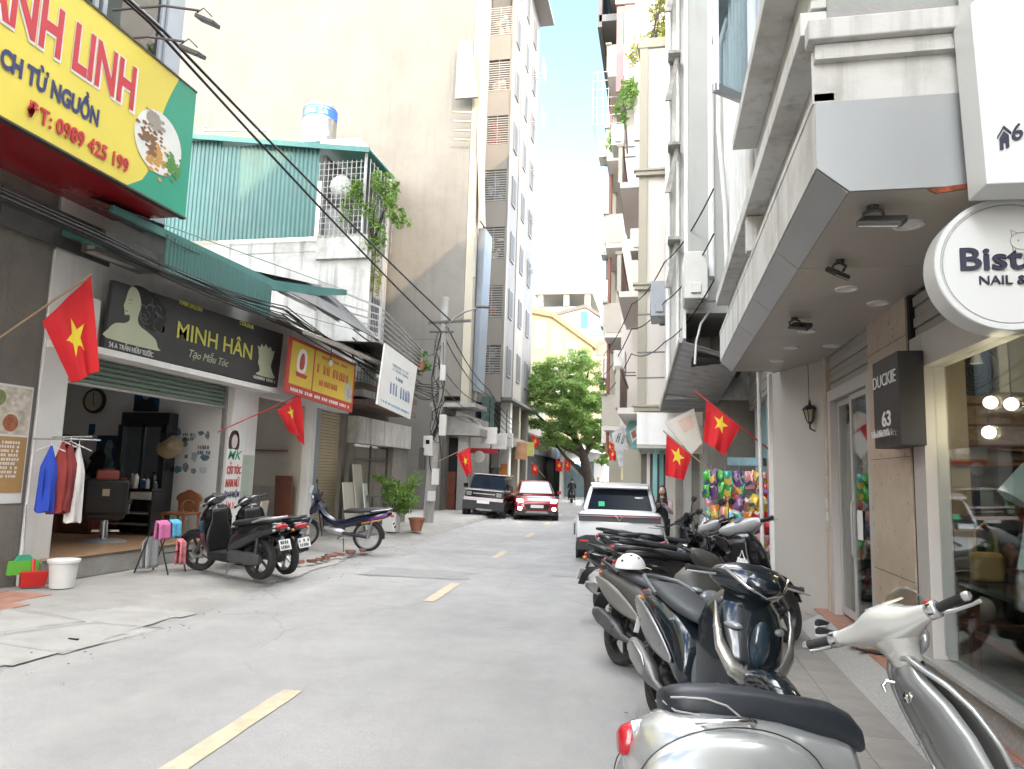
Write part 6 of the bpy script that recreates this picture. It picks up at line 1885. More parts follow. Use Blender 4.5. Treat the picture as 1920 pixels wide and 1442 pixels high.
# hanging shop signs on the right
sg1 = thing('teal_shop_sign', 'teal hanging shop sign with white square above the white car', 'sign')
MB().prism([(-0.98, 3.0), (-0.62, 3.62), (-0.40, 2.62), (-0.72, 2.3)], (0, 19.9, 0), UX, UZ, (0, 0.1, 0)).build('panel', mat('sign_teal', (0.13, 0.34, 0.33), 0.5, var=0.06), sg1)
MB().prism([(-0.86, 2.95), (-0.66, 3.12), (-0.58, 2.82), (-0.78, 2.64)], (0, 19.894, 0), UX, UZ, (0, 0.005, 0)).build('square_print', m_paper, sg1)
MB().prism([(-0.82, 2.9), (-0.72, 2.98), (-0.66, 2.82), (-0.76, 2.74)], (0, 19.889, 0), UX, UZ, (0, 0.004, 0)).build('mark_print', mat('sign_mark_red', (0.4, 0.15, 0.14), 0.5), sg1)
sg2 = thing('grey_shop_sign', 'grey and white hanging shop sign left of the teal one', 'sign')
MB().prism([(-1.42, 2.95), (-1.08, 3.2), (-0.85, 2.1), (-1.18, 1.98)], (0, 21.0, 0), UX, UZ, (0, 0.1, 0)).build('panel', mat('sign_grey', (0.42, 0.42, 0.43), 0.5, var=0.3, scale=6), sg2)
scribble('sign_words', m_greydk, (-1.3, 20.994, 2.7), V((0.9, 0, -0.25)), V((0.25, 0, 0.9)), 0.3, 0.3, 2, sg2, 61)
sg3 = thing('yellow_lit_sign', 'small pale yellow sign with red print beside the far shops', 'sign')
bx('panel', mat('sign_paleyellow', (0.7, 0.6, 0.35), 0.5), sg3, -1.2, -0.85, 22.2, 22.28, 1.62, 2.0)
bx('print', m_red, sg3, -1.02, -0.87, 22.194, 22.199, 1.7, 1.96)

# ---------------------------------------------------------------- two-wheelers
m_tyre = mat('tyre_rubber', (0.022, 0.022, 0.022), 0.75, 0, 0.2, 6, 0.25, 60, dirt=0.5, dirt_col=(0.10, 0.09, 0.08), dscale=5)
m_rimdk = mat('rim_dark', (0.06, 0.06, 0.06), 0.4, 0.6, 0.1, 4)
m_rimsil = mat('rim_silver', (0.42, 0.42, 0.42), 0.35, 0.8, 0.1, 4)
m_seatblk = mat('seat_vinyl', (0.022, 0.023, 0.025), 0.5, 0, 0.1, 6, 0.15, 180)
m_redlens = mat('red_lens', (0.45, 0.01, 0.02), 0.15, var=0, coat=0.5)
m_amber = mat('amber_lens', (0.55, 0.2, 0.02), 0.2, var=0)
m_clear = mat('clear_lens', (0.30, 0.32, 0.33), 0.1, 0.3, 0)
m_plate = mat('number_plate', (0.68, 0.68, 0.66), 0.5, var=0.03)
m_ink = mat('plate_ink', (0.02, 0.02, 0.02), 0.5, var=0)
m_exh = mat('exhaust_grey', (0.20, 0.20, 0.20), 0.45, 0.6, 0.15, 5, dirt=0.4)
m_engine = mat('engine_grey', (0.10, 0.10, 0.10), 0.5, 0.5, 0.2, 6, dirt=0.4)
m_mirror = mat('mirror_face', (0.6, 0.62, 0.65), 0.05, 1.0, 0)
m_grip = mat('grip_rubber', (0.018, 0.018, 0.018), 0.65, 0, 0.1, 10, 0.4, 150)


def rYZ(x, zc, w, h, e=2.3, n=20, yc=0.0, flat_bottom=1.0):
    out = []
    for i in range(n):
        t = 2 * PI * i / n
        c, s_ = math.cos(t), math.sin(t)
        y = w * math.copysign(abs(c) ** (2 / e), c)
        z = h * math.copysign(abs(s_) ** (2 / e), s_)
        if z < 0:
            z *= flat_bottom
        out.append(V((x, yc + y, zc + z)))
    return out


def rXZ(y, xc, zc, w, h, e=2.2, n=16):
    out = []
    for i in range(n):
        t = 2 * PI * i / n
        c, s_ = math.cos(t), math.sin(t)
        out.append(V((xc + w * math.copysign(abs(c) ** (2 / e), c), y, zc + h * math.copysign(abs(s_) ** (2 / e), s_))))
    return out


def wheel(parent, name, c, r, w, rim_m, spokes=5, xf=None, depth=0.07, wire=False):
    c = V(c)
    hub = MB().lathe([(0, -0.05), (0.035, -0.05), (0.045, -0.02), (0.045, 0.02), (0.035, 0.05), (0, 0.05)], c, (0, 1, 0), 14).build(name, rim_m, parent, 40, xf=xf)
    MB().lathe([(r - depth, -w * 0.38), (r - 0.025, -w * 0.5), (r - 0.006, -w * 0.36), (r, 0), (r - 0.006, w * 0.36), (r - 0.025, w * 0.5), (r - depth, w * 0.38)], c, (0, 1, 0), 36).build('tyre', m_tyre, hub, 50, xf=xf)
    q = MB().lathe([(r - depth + 0.006, -w * 0.36), (r - depth - 0.02, -w * 0.3), (r - depth - 0.02, w * 0.3), (r - depth + 0.006, w * 0.36)], c, (0, 1, 0), 32)
    n = 24 if wire else spokes
    for k in range(n):
        a = 2 * PI * k / n
        p = c + V((math.cos(a), 0, math.sin(a))) * (r - depth - 0.015)
        if wire:
            a2 = a + 0.35 * (1 if k % 2 else -1)
            q.tube([c + V((0.03 * math.cos(a2), 0.025 * (1 if k % 2 else -1), 0.03 * math.sin(a2))), p], 0.0018, 3)
        else:
            q.beam(c + V((math.cos(a), 0, math.sin(a))) * 0.03, p, 0.03, 0.025)
    q.build('rim', rim_m, hub, 40, xf=xf)
    if not wire:
        MB().lathe([(0.05, w * 0.42), (0.085, w * 0.42), (0.085, w * 0.36), (0.05, w * 0.36)], c, (0, 1, 0), 20).build('brake_disc', m_rimsil, hub, xf=xf)
    return hub


def plate(parent, c, tilt=0.35, w=0.19, h=0.14, seed=1):
    p = MB().cbox(c, (0.008, w, h), 0, 0, tilt).build('number_plate', m_plate, parent, bev=0.004)
    u, v = V((0, -1, 0)), V((math.sin(tilt), 0, math.cos(tilt)))
    n = u.cross(v)
    for r_ in range(2):
        scribble('plate_marks', m_ink, V(c) + n * 0.005 - u * w * 0.4 + v * (h * 0.08 - r_ * h * 0.44), u, v, w * 0.76, h * 0.3, 4 + r_, p, seed + r_)
    return p


def place_bike(t, loc, phi, lean, s_):
    t.location = loc
    t.rotation_mode = 'XYZ'
    t.matrix_world = Matrix.Translation(V(loc)) @ Matrix.Rotation(phi, 4, 'Z') @ Matrix.Rotation(-lean, 4, 'X') @ Matrix.Diagonal((s_, s_, s_, 1))


def steer_xf(p, rake, ang):
    ax = V((-math.sin(rake), 0, math.cos(rake)))
    return Matrix.Translation(V(p)) @ Matrix.Rotation(ang, 4, ax) @ Matrix.Translation(-V(p))


def mirror(parent, s_, xf, x=0.93, z=1.06, h=0.2, out=0.09, r=(0.02, 0.075, 0.048), y0=0.2):
    q = MB().tube([(x, s_ * y0, z), (x + 0.01, s_ * (y0 + 0.02), z + h * 0.6), (x + 0.0, s_ * (y0 + out), z + h)], 0.007, 6)
    q.ell((x, s_ * (y0 + out + 0.03), z + h + 0.02), r, 14, 8)
    m = q.build('mirror', m_blackpl, parent, 60, xf=xf)
    MB().lathe([(0, 0), (r[2] * 0.85, 0)], (x - r[0] * 1.02, s_ * (y0 + out + 0.03), z + h + 0.02), (-1, 0, 0), 16).build('mirror_glass', m_mirror, m, xf=xf)


def scooter(label, loc, phi, lean=0.15, sc_=1.0, steer=0.6, paint=m_blackgl, trim=m_blackpl, seatm=m_seatblk, cowl=None, rim=m_rimdk, exh=m_exh, mirrors=(1, 1), head='apron', chrome=False, seed=1, wheel_r=0.285, shield=None, side_panel=None, grab=m_blackpl, has_plate=True, cowl_k=1.0):
    t = thing('scooter', label, 'scooter', group='parked motor scooters')
    cowl = cowl or paint
    S = steer_xf((0.95, 0, 0.95), rad(26), steer)
    sub = MB()
    # rear body
    q = MB()
    q.loft([rYZ(x, z, w, h, 2.6) for x, z, w, h in ((-0.43, 0.735, 0.05, 0.03), (-0.40, 0.725, 0.10, 0.06), (-0.28, 0.70, 0.145, 0.095), (-0.1, 0.665, 0.172, 0.13), (0.1, 0.61, 0.178, 0.165), (0.3, 0.545, 0.165, 0.19), (0.42, 0.48, 0.155, 0.18), (0.50, 0.43, 0.145, 0.14), (0.53, 0.40, 0.12, 0.09))])
    body = q.build('body', paint, t, 60)
    if side_panel:
        for s_ in (-1, 1):
            q = MB()
            q.sheet(lambda a, b: V((-0.36 + 0.78 * a, s_ * (0.165 + 0.024 * math.sin(PI * a)), 0.72 - 0.24 * a - 0.03 + (b - 0.5) * (0.03 + 0.13 * math.sin(PI * a) ** 0.8))), 16, 4)
            q.build('side_trim', side_panel, body, 60, solid=0.012)
    # seat
    q = MB()
    q.loft([rYZ(x, z, w, h, 2.6, flat_bottom=0.8) for x, z, w, h in ((-0.33, 0.80, 0.06, 0.02), (-0.30, 0.80, 0.105, 0.04), (-0.2, 0.80, 0.135, 0.05), (-0.02, 0.79, 0.15, 0.055), (0.14, 0.765, 0.152, 0.05), (0.3, 0.745, 0.14, 0.05), (0.42, 0.73, 0.115, 0.045), (0.49, 0.715, 0.07, 0.03))])
    q.build('seat', seatm, t, 60)
    # floor and tunnel front of the seat
    MB().box(0.45, 0.90, -0.165, 0.165, 0.25, 0.33).build('floorboard', trim, t, bev=0.03, seg=3)
    MB().loft([rYZ(x, z, w, h, 3) for x, z, w, h in ((0.2, 0.27, 0.12, 0.06), (0.5, 0.23, 0.13, 0.05), (0.95, 0.26, 0.11, 0.06))]).build('underbody', m_blackpl, t, 60)
    # apron with convex front
    q = MB()
    rings = []
    for z, xb, xf_, w, e in ((0.27, 0.84, 0.97, 0.13, 1), (0.36, 0.86, 1.06, 0.17, 1), (0.5, 0.88, 1.13, 0.205, 1), (0.64, 0.88, 1.14, 0.225, 1), (0.78, 0.87, 1.10, 0.225, 1), (0.88, 0.87, 1.05, 0.195, 1), (0.95, 0.88, 1.01, 0.13, 1), (0.98, 0.90, 0.97, 0.07, 1)):
        r_ = []
        for k in range(11):
            a = -PI / 2 + PI * k / 10
            r_.append(V((xb + (xf_ - xb) * abs(math.cos(a)) ** 0.75, w * math.sin(a), z)))
        for k in range(7):
            r_.append(V((xb - 0.02 * math.cos(PI * (k / 6 - 0.5)), w * 0.97 * (1 - 2 * k / 6), z)))
        rings.append(r_)
    q.loft(rings)
    ap = q.build('apron', paint, t, 50)
    q = MB().sheet(lambda a, b: V((0.845 - 0.012 * math.sin(PI * a), (a - 0.5) * 2 * (0.13 + 0.08 * math.sin(PI * min(1, b * 1.25 + 0.1))), 0.30 + 0.62 * b)), 10, 10)
    q.build('leg_shield', shield or trim, ap, 60, solid=0.014)
    for s_ in (-1, 1):
        MB().ell((1.075, s_ * 0.13, 0.80), (0.02, 0.05, 0.02), 12, 8, Matrix.Rotation(s_ * 0.7, 3, 'Z')).build('turn_signal', m_clear, ap, 60)
    if head == 'apron':
        MB().ell((1.10, 0, 0.76), (0.05, 0.11, 0.06), 16, 10).build('headlight', m_clear, ap, 60)
    MB().ell((0.86, 0, 0.86), (0.012, 0.02, 0.02), 10, 8).build('ignition_lock', m_steel, ap)
    if chrome:
        q = MB()
        rgs_ = []
        for (x, y, z, w_) in ((1.0, 0.20, 0.90, 0.012), (1.05, 0.205, 0.80, 0.028), (1.09, 0.19, 0.70, 0.036), (1.135, 0.13, 0.60, 0.042), (1.16, 0.05, 0.555, 0.044), (1.16, -0.05, 0.555, 0.044), (1.135, -0.13, 0.60, 0.042), (1.09, -0.19, 0.70, 0.036), (1.05, -0.205, 0.80, 0.028), (1.0, -0.20, 0.90, 0.012)):
            o_ = V((x, y * 1.04, z))
            nr = V((0.75, y * 2.6, 0)).normalized()
            tg = V((0, -abs(y) * 3 * (1 if y > 0 else -1), 1)).normalized() if abs(y) > 0.1 else V((0.1, 0, 1)).normalized()
            rgs_.append([o_ + tg * w_ * math.cos(a * PI / 5) + nr * 0.013 * math.sin(a * PI / 5) for a in range(10)])
        q.loft(rgs_)
        q.build('chrome_band', mat('dusty_chrome', (0.45, 0.44, 0.41), 0.25, 0.8, 0.15, 8, dirt=0.3), ap, 60)
        MB().ell((1.13, 0.0, 0.73), (0.03, 0.055, 0.12), 12, 10).build('centre_panel', mat('blue_black_gloss', (0.02, 0.035, 0.05), 0.12, coat=0.6, var=0.2), ap, 60)
    # handlebar cowl
    q = MB()
    ck = cowl_k
    q.loft([rXZ(y, xc, z - 0.02 * (ck - 1), w * ck, h * ck) for y, xc, z, w, h in ((-0.22, 0.92, 1.035, 0.022, 0.02), (-0.185, 0.93, 1.035, 0.05, 0.04), (-0.11, 0.96, 1.03, 0.085, 0.065), (0, 0.975, 1.025, 0.10, 0.078), (0.11, 0.96, 1.03, 0.085, 0.065), (0.185, 0.93, 1.035, 0.05, 0.04), (0.22, 0.92, 1.035, 0.022, 0.02))])
    cw_ = q.build('handlebar_cowl', cowl, t, 60, xf=S)
    if head == 'bar':
        q = MB().ell((0.985, 0, 1.02), (0.105 * ck + 0.008, 0.13, 0.06 * ck), 24, 14)
        q.build('headlight', m_petrol, cw_, 40, xf=S)
        MB().tube([(0.99, 0.19, 1.075), (1.065 + 0.1 * (ck - 1), 0.1, 1.0), (1.085 + 0.1 * (ck - 1), 0, 0.965), (1.065 + 0.1 * (ck - 1), -0.1, 1.0), (0.99, -0.19, 1.075)], 0.008, 6).build('chrome_trim', m_chrome, cw_, 60, xf=S)
    MB().lathe([(0, 0), (0.055, 0)], (0.925, 0, 1.10), V((-0.5, 0, 0.85)), 20).build('dial', mat('dial_dark', (0.04, 0.045, 0.05), 0.2), cw_, xf=S)
    for s_ in (-1, 1):
        MB().lathe([(0, 0.0), (0.017, 0.0), (0.017, 0.13), (0.021, 0.135), (0.021, 0.15), (0, 0.15)], (0.915, s_ * 0.205, 1.035), (-0.22, s_, -0.04), 14).build('grip', m_grip, t, 50, xf=S)
        MB().tube([(0.95, s_ * 0.2, 1.03), (0.965, s_ * 0.27, 1.025), (0.93, s_ * 0.37, 1.015)], [0.007, 0.006, 0.005], 6).build('brake_lever', m_steel, t, 60, xf=S)
        if mirrors[0 if s_ < 0 else 1]:
            mirror(t, s_, S)
    # front end
    fw_ = V((1.28, 0, wheel_r))
    wheel(t, 'front_wheel', fw_, wheel_r, 0.10, rim, 5, S)
    for s_ in (-1, 1):
        MB().tube([(1.02, s_ * 0.062, 0.72), (1.28, s_ * 0.07, wheel_r)], [0.02, 0.024], 8).build('fork_leg', m_engine, t, 60, xf=S)
    q = MB()
    for k, a in enumerate([rad(x) for x in range(-5, 150, 14)]):
        pass
    rg = []
    for x in range(10, 152, 12):
        a = rad(x)
        c_, s2 = math.cos(a), math.sin(a)
        rr_ = wheel_r + 0.022
        rg.append([fw_ + V((c_ * (rr_ + dz), yy, s2 * (rr_ + dz))) for yy, dz in ((-0.075, -0.05), (-0.07, -0.01), (-0.04, 0.012), (0, 0.016), (0.04, 0.012), (0.07, -0.01), (0.075, -0.05))])
    q.loft(rg, False, False).build('front_fender', paint, t, 70, solid=0.006, xf=S)
    # rear end
    wheel(t, 'rear_wheel', (0, 0, wheel_r), wheel_r, 0.115, rim, 5)
    MB().loft([rYZ(x, z, w, h, 3, yc=0.115) for x, z, w, h in ((-0.14, 0.29, 0.03, 0.06), (-0.05, 0.29, 0.045, 0.09), (0.2, 0.29, 0.045, 0.085), (0.42, 0.30, 0.045, 0.095), (0.5, 0.30, 0.03, 0.06))]).build('engine_case', m_engine, t, 50)
    MB().loft([rYZ(x, z, w, h, 2.2, yc=-0.155) for x, z, w, h in ((0.34, 0.25, 0.02, 0.02), (0.22, 0.26, 0.03, 0.03), (0.14, 0.29, 0.055, 0.06), (-0.02, 0.33, 0.062, 0.072), (-0.2, 0.37, 0.058, 0.066), (-0.29, 0.39, 0.04, 0.045))]).build('exhaust', exh, t, 50)
    MB().loft([rYZ(x, z, w, h, 2.6, yc=-0.21) for x, z, w, h in ((0.12, 0.31, 0.008, 0.03), (0.05, 0.33, 0.014, 0.06), (-0.15, 0.375, 0.014, 0.062), (-0.22, 0.39, 0.008, 0.03))]).build('heat_shield', m_rimsil if seed % 2 else exh, t, 50)
    for s_ in (-1, 1):
        q = MB().tube([(-0.06, s_ * 0.13, 0.30), (-0.10, s_ * 0.13, 0.60)], 0.016, 8)
        for k in range(7):
            z = 0.36 + k * 0.03
            q.lathe([(0.018, -0.006), (0.028, 0), (0.018, 0.006)], (-0.06 - 0.04 * (z - 0.3) / 0.3, s_ * 0.13, z), n=10)
        q.build('shock_absorber', m_engine, t, 60)
    MB().loft([[V((x, y, z)) for y, z in ((-w, z0), (w, z0), (w, z0 + 0.012), (-w, z0 + 0.012))] for x, z0, w in ((-0.2, 0.60, 0.07), (-0.36, 0.58, 0.075), (-0.45, 0.50, 0.07), (-0.50, 0.38, 0.06))]).build('rear_fender', m_blackpl, t, 60)
    if has_plate:
        plate(t, (-0.485, 0, 0.50), 0.3, seed=seed * 7)
    MB().ell((-0.42, 0, 0.735), (0.035, 0.105, 0.035), 16, 8).build('tail_light', m_redlens, t, 60)
    for s_ in (-1, 1):
        MB().ell((-0.40, s_ * 0.12, 0.69), (0.03, 0.03, 0.02), 10, 8).build('rear_signal', m_amber if seed % 2 else m_clear, t, 60)
    MB().tube([(-0.02, 0.155, 0.78), (-0.2, 0.16, 0.83), (-0.36, 0.13, 0.85), (-0.43, 0.05, 0.855), (-0.43, -0.05, 0.855), (-0.36, -0.13, 0.85), (-0.2, -0.16, 0.83), (-0.02, -0.155, 0.78)], [0.012, 0.016, 0.018, 0.016, 0.016, 0.018, 0.016, 0.012], 8).build('grab_rail', grab, t, 60)
    L = lean
    MB().tube([(0.42, 0.12, 0.24), (0.36, 0.27, 0.02 + 0.27 * math.tan(L) * 0.9)], 0.012, 6).build('side_stand', m_engine, t)
    place_bike(t, loc, phi, lean, sc_)
    return t


m_petrol = mat('petrol_black_paint', (0.012, 0.018, 0.024), 0.16, 0.2, 0.0, coat=0.8, dirt=0.12, dirt_col=(0.08, 0.08, 0.075), dscale=6)
m_matgrey = mat('matt_grey_paint', (0.085, 0.083, 0.078), 0.45, 0.3, 0.06, 3, dirt=0.2)
m_greyseat = mat('grey_seat_vinyl', (0.045, 0.05, 0.055), 0.55, 0, 0.1, 6, 0.15, 150)
m_greytrim = mat('grey_trim', (0.13, 0.14, 0.145), 0.45, 0.1, 0.06, 4, dirt=0.2)

scooter('petrol black scooter with chrome front band facing the viewer, in front of the row', (0.0, 5.28, 0.03), rad(-70), 0.16, 1.05, 0.05, cowl_k=1.35, paint=m_petrol, trim=m_greytrim, seatm=m_greyseat, head='bar', chrome=True, seed=3, wheel_r=0.30, side_panel=mat('silver_trim', (0.35, 0.35, 0.36), 0.3, 0.7), mirrors=(0, 0), grab=m_greytrim, has_plate=True)
scooter('matt grey scooter with a white helmet on its seat', (-0.36, 6.75, 0.01), rad(-55), 0.18, 1.0, 0.5, paint=m_matgrey, trim=m_blackpl, seatm=m_greyseat, seed=4, exh=m_engine, side_panel=mat('grey_trim_light', (0.25, 0.24, 0.22), 0.4, 0.4), mirrors=(0, 0), wheel_r=0.28, has_plate=False)
scooter('black scooter with a white number plate hanging over the road edge', (-0.55, 8.55, 0.01), rad(-32), 0.17, 1.0, 0.5, paint=m_blackgl, seed=5, mirrors=(0, 1), wheel_r=0.28)
scooter('black scooter with grey handlebar top next to the snack rack', (0.08, 7.25, 0.03), rad(36), 0.16, 1.14, 0.35, paint=m_blackgl, cowl=mat('grey_cowl', (0.38, 0.39, 0.4), 0.3, 0.3, 0.05), shield=mat('shield_black', (0.012, 0.012, 0.013), 0.35), seed=6, mirrors=(0, 0))
scooter('dark scooter with silver mirrors between the plate scooter and the wall', (-0.2, 9.75, 0.03), rad(20), 0.15, 1.0, 0.5, paint=m_blackgl, cowl=mat('grey_cowl', (0.38, 0.39, 0.4)), seed=8, mirrors=(1, 1))
scooter('black scooter parked deepest in the right row behind the bicycle', (-0.55, 11.5, 0.02), rad(8), 0.15, 1.0, 0.5, paint=m_blackgl, seed=10, mirrors=(1, 0))
scooter('black scooter squeezed between the grey one and the plate scooter', (-0.30, 7.9, 0.02), rad(-38), 0.16, 1.0, 0.4, paint=m_blackgl, seed=15, mirrors=(0, 0), has_plate=False)
scooter('black scooter whose round mirrors show before the snack rack', (0.05, 10.7, 0.03), rad(25), 0.14, 1.0, 0.4, paint=m_blackgl, seed=16, mirrors=(1, 1))
scooter('black electric scooter parked nearest the towel rack on the left', (-5.62, 9.62, 0.07), rad(161), 0.06, 1.06, 0.35, paint=m_blackgl, trim=m_blackpl, shield=mat('shield_black', (0.012, 0.012, 0.013)), seed=12, rim=m_rimdk, mirrors=(0, 0), exh=m_engine, grab=m_steel)
scooter('black scooter with a silver exhaust end behind the black electric one', (-5.55, 10.25, 0.07), rad(152), 0.12, 1.04, 0.35, paint=m_blackgl, seed=13, mirrors=(0, 0), rim=m_rimsil)

# silver classic scooter in the foreground
m_silver = mat('silver_paint', (0.50, 0.51, 0.50), 0.22, 0.55, 0.03, 2, coat=0.6)
m_silver2 = mat('silver_paint_dark', (0.40, 0.415, 0.42), 0.3, 0.5, 0.03, 2, coat=0.3)
m_pearl = mat('pearl_headset', (0.58, 0.58, 0.55), 0.25, 0.3, 0.03, 2, coat=0.5)


def classic(label, loc, phi, lean, sc_, steer):
    t = thing('classic_scooter', label, 'scooter', group='parked motor scooters')
    S = steer_xf((0.75, 0, 0.9), rad(25), steer)
    q = MB()
    q.loft([rYZ(x, z, w, h, 2.3, 28) for x, z, w, h in ((-0.53, 0.46, 0.05, 0.07), (-0.515, 0.48, 0.10, 0.12), (-0.47, 0.50, 0.165, 0.175), (-0.38, 0.505, 0.215, 0.215), (-0.24, 0.50, 0.25, 0.235), (-0.08, 0.49, 0.26, 0.235), (0.08, 0.475, 0.245, 0.225), (0.2, 0.46, 0.205, 0.21), (0.30, 0.45, 0.15, 0.205), (0.38, 0.44, 0.115, 0.2), (0.42, 0.43, 0.09, 0.18))])
    body = q.build('body', m_silver, t, 80)
    # rounded side cowls standing proud of the body
    for s_ in (-1, 1):
        q = MB().ell((-0.16, s_ * 0.185, 0.45), (0.37, 0.115, 0.205), 28, 16)
        q.build('side_cowl', m_silver, body, 80)
        q = MB()
        ring_ = [V((-0.16 + 0.375 * math.cos(a * PI / 20), s_ * (0.185 + 0.06 * abs(math.sin(a * PI / 20)) ), 0.452 + 0.21 * math.sin(a * PI / 20))) for a in range(41)]
        q.tube([p + V((0, s_ * 0.03 * (1 - abs(p.x + 0.16) / 0.5), 0)) for p in ring_], 0.003, 5).build('cowl_seam', m_blackpl, body, 60)
        MB().ell((-0.44, s_ * 0.175, 0.52), (0.05, 0.025, 0.028), 14, 8).build('rear_signal', m_clear, body, 60)
    q = MB()
    q.tube([(-0.60, -0.02, 0.6), (-0.50, -0.06, 0.665), (-0.38, -0.1, 0.70)], 0.012, 8)
    # seat
    q = MB()
    sec = ((-0.37, 0.745, 0.05, 0.03, 1.0), (-0.355, 0.75, 0.10, 0.05, 1.3), (-0.29, 0.755, 0.135, 0.062, 1.45), (-0.15, 0.755, 0.152, 0.066, 1.5), (0.02, 0.745, 0.155, 0.062, 1.6), (0.14, 0.725, 0.150, 0.055, 1.7), (0.24, 0.71, 0.142, 0.06, 1.7), (0.33, 0.69, 0.128, 0.064, 1.5), (0.41, 0.655, 0.105, 0.06, 1.5), (0.46, 0.615, 0.075, 0.045, 1.3), (0.48, 0.59, 0.04, 0.025, 1.1))
    q.loft([rYZ(x, z, w, h, 2.8, 28, flat_bottom=fb) for x, z, w, h, fb in sec])
    seat = q.build('seat', mat('navy_black_vinyl', (0.018, 0.022, 0.028), 0.42, 0, 0.12, 5, 0.12, 160), t, 80)
    m_pipe = mat('seat_piping', (0.35, 0.34, 0.33), 0.5, var=0)
    for s_ in (-1, 1):
        q = MB().tube([(-0.35, s_ * 0.10, 0.765), (-0.31, s_ * 0.135, 0.765), (-0.22, s_ * 0.150, 0.76), (-0.14, s_ * 0.157, 0.735), (-0.09, s_ * 0.157, 0.695)], 0.0045, 6)
        q.tube([(-0.37, s_ * 0.05, 0.75), (-0.34, s_ * 0.115, 0.715), (-0.25, s_ * 0.145, 0.70)], 0.0045, 6).build('piping', m_pipe, seat, 60)
    for k in range(10):
        x = -0.24 + k * 0.042
        zt = 0.7585 + 0.062 - max(0, x + 0.05) ** 2 * 0.35
        MB().tube([(x, -0.085, zt - 0.012), (x, 0, zt), (x, 0.085, zt - 0.012)], 0.003, 5).build('seat_rib', mat('seat_rib', (0.05, 0.053, 0.058), 0.5, var=0), seat, 60)
    # chrome rail below the seat
    for s_ in (-1, 1):
        MB().tube([(-0.30, s_ * 0.15, 0.665), (-0.24, s_ * 0.215, 0.678), (-0.08, s_ * 0.225, 0.682), (-0.05, s_ * 0.2, 0.676), (-0.06, s_ * 0.16, 0.67)], [0.006, 0.011, 0.013, 0.012, 0.006], 8).build('grab_rail', m_chrome, t, 60)
    # tail light housing
    MB().loft([rYZ(x, z, w, h, 3) for x, z, w, h in ((-0.42, 0.64, 0.05, 0.045), (-0.48, 0.625, 0.055, 0.055), (-0.505, 0.62, 0.052, 0.055))]).build('tail_housing', m_chrome, t, 60)
    MB().loft([rYZ(x, z, w, h, 3) for x, z, w, h in ((-0.506, 0.61, 0.05, 0.062), (-0.54, 0.60, 0.045, 0.056), (-0.555, 0.595, 0.03, 0.04))]).build('tail_light', m_redlens, t, 60)
    MB().prism([(-0.28, 0.68), (-0.34, 0.70), (-0.47, 0.66), (-0.49, 0.62), (-0.4, 0.6)], (0, -0.05, 0), UX, UZ, (0, 0.1, 0)).build('tail_bridge', m_pearl, t, bev=0.015)
    plate(t, (-0.58, 0, 0.42), 0.3, seed=91)
    # floor and leg shield
    MB().loft([rYZ(x, z, w, h, 4, 20) for x, z, w, h in ((0.34, 0.27, 0.17, 0.03), (0.5, 0.25, 0.20, 0.025), (0.82, 0.26, 0.20, 0.025), (0.95, 0.30, 0.19, 0.025))]).build('floorboard', m_silver2, t, 60)
    sp = [(0.92, 0.28, 0.20), (1.0, 0.36, 0.235), (1.0, 0.48, 0.26), (0.955, 0.60, 0.265), (0.895, 0.72, 0.245), (0.838, 0.81, 0.195), (0.785, 0.88, 0.12), (0.765, 0.925, 0.065)]

    def shield_pt(a, b, off=0.0):
        f = b * (len(sp) - 1)
        i = min(int(f), len(sp) - 2)
        f -= i
        x, z, w = [sp[i][k] * (1 - f) + sp[i + 1][k] * f for k in range(3)]
        s_ = 2 * a - 1
        return V((x + 0.075 * abs(s_) ** 2.2 * 0 - 0.055 * abs(s_) ** 3 + 0.01 + off, s_ * w, z))
    sh_ = MB().sheet(shield_pt, 20, 24).build('leg_shield', m_silver2, t, 80, solid=0.022)
    ed = [shield_pt(0, k / 24) for k in range(25)] + [shield_pt(1, 1 - k / 24) for k in range(25)]
    MB().tube(ed, 0.013, 8).build('shield_edge', m_silver, sh_, 60)
    # inner box with lock on the shield
    q = MB()
    rg = []
    for (x, z, w, d) in ((0.95, 0.40, 0.135, 0.03), (0.935, 0.5, 0.14, 0.045), (0.89, 0.62, 0.135, 0.05), (0.83, 0.74, 0.115, 0.05), (0.765, 0.84, 0.08, 0.045), (0.75, 0.90, 0.058, 0.035)):
        rg.append([V((x - d * math.cos(a * PI / 10) ** 0.6 if 0 else x + 0.02 - (d + 0.02) * max(0, math.sin(a * PI / 12)) ** 0.6, w * math.cos(a * PI / 12), z)) for a in range(13)])
    q.loft(rg, True).build('glove_box', m_silver2, sh_, 60)
    MB().lathe([(0, 0.016), (0.012, 0.016), (0.014, 0.008), (0.027, 0.006), (0.031, 0.0)], (0.758, 0.045, 0.77), (-0.95, 0, 0.3), 20).build('lock', m_chrome, sh_, 50)
    MB().lathe([(0, 0.018), (0.009, 0.018)], (0.758, 0.045, 0.77), (-0.95, 0, 0.3), 14).build('keyhole', m_blackpl, sh_)
    MB().tube([(0.75, 0.11, 0.83), (0.72, 0.125, 0.835), (0.70, 0.125, 0.815), (0.705, 0.12, 0.79)], 0.008, 8).build('bag_hook', m_chrome, sh_, 60)
    # headset
    q = MB()
    for n_, rg in (('neck', [(0.772, 0.905, 0.062, 0.068), (0.762, 0.935, 0.063, 0.07), (0.75, 0.97, 0.07, 0.085), (0.74, 1.01, 0.085, 0.115), (0.738, 1.05, 0.10, 0.15)]),):
        rings = [[V((x + a * math.cos(t_ * PI / 10), b * math.sin(t_ * PI / 10), z + 0.25 * a * math.cos(t_ * PI / 10))) for t_ in range(20)] for x, z, a, b in rg]
        q.loft(rings)
    hd = q.build('headset', m_pearl, t, 80, xf=S)
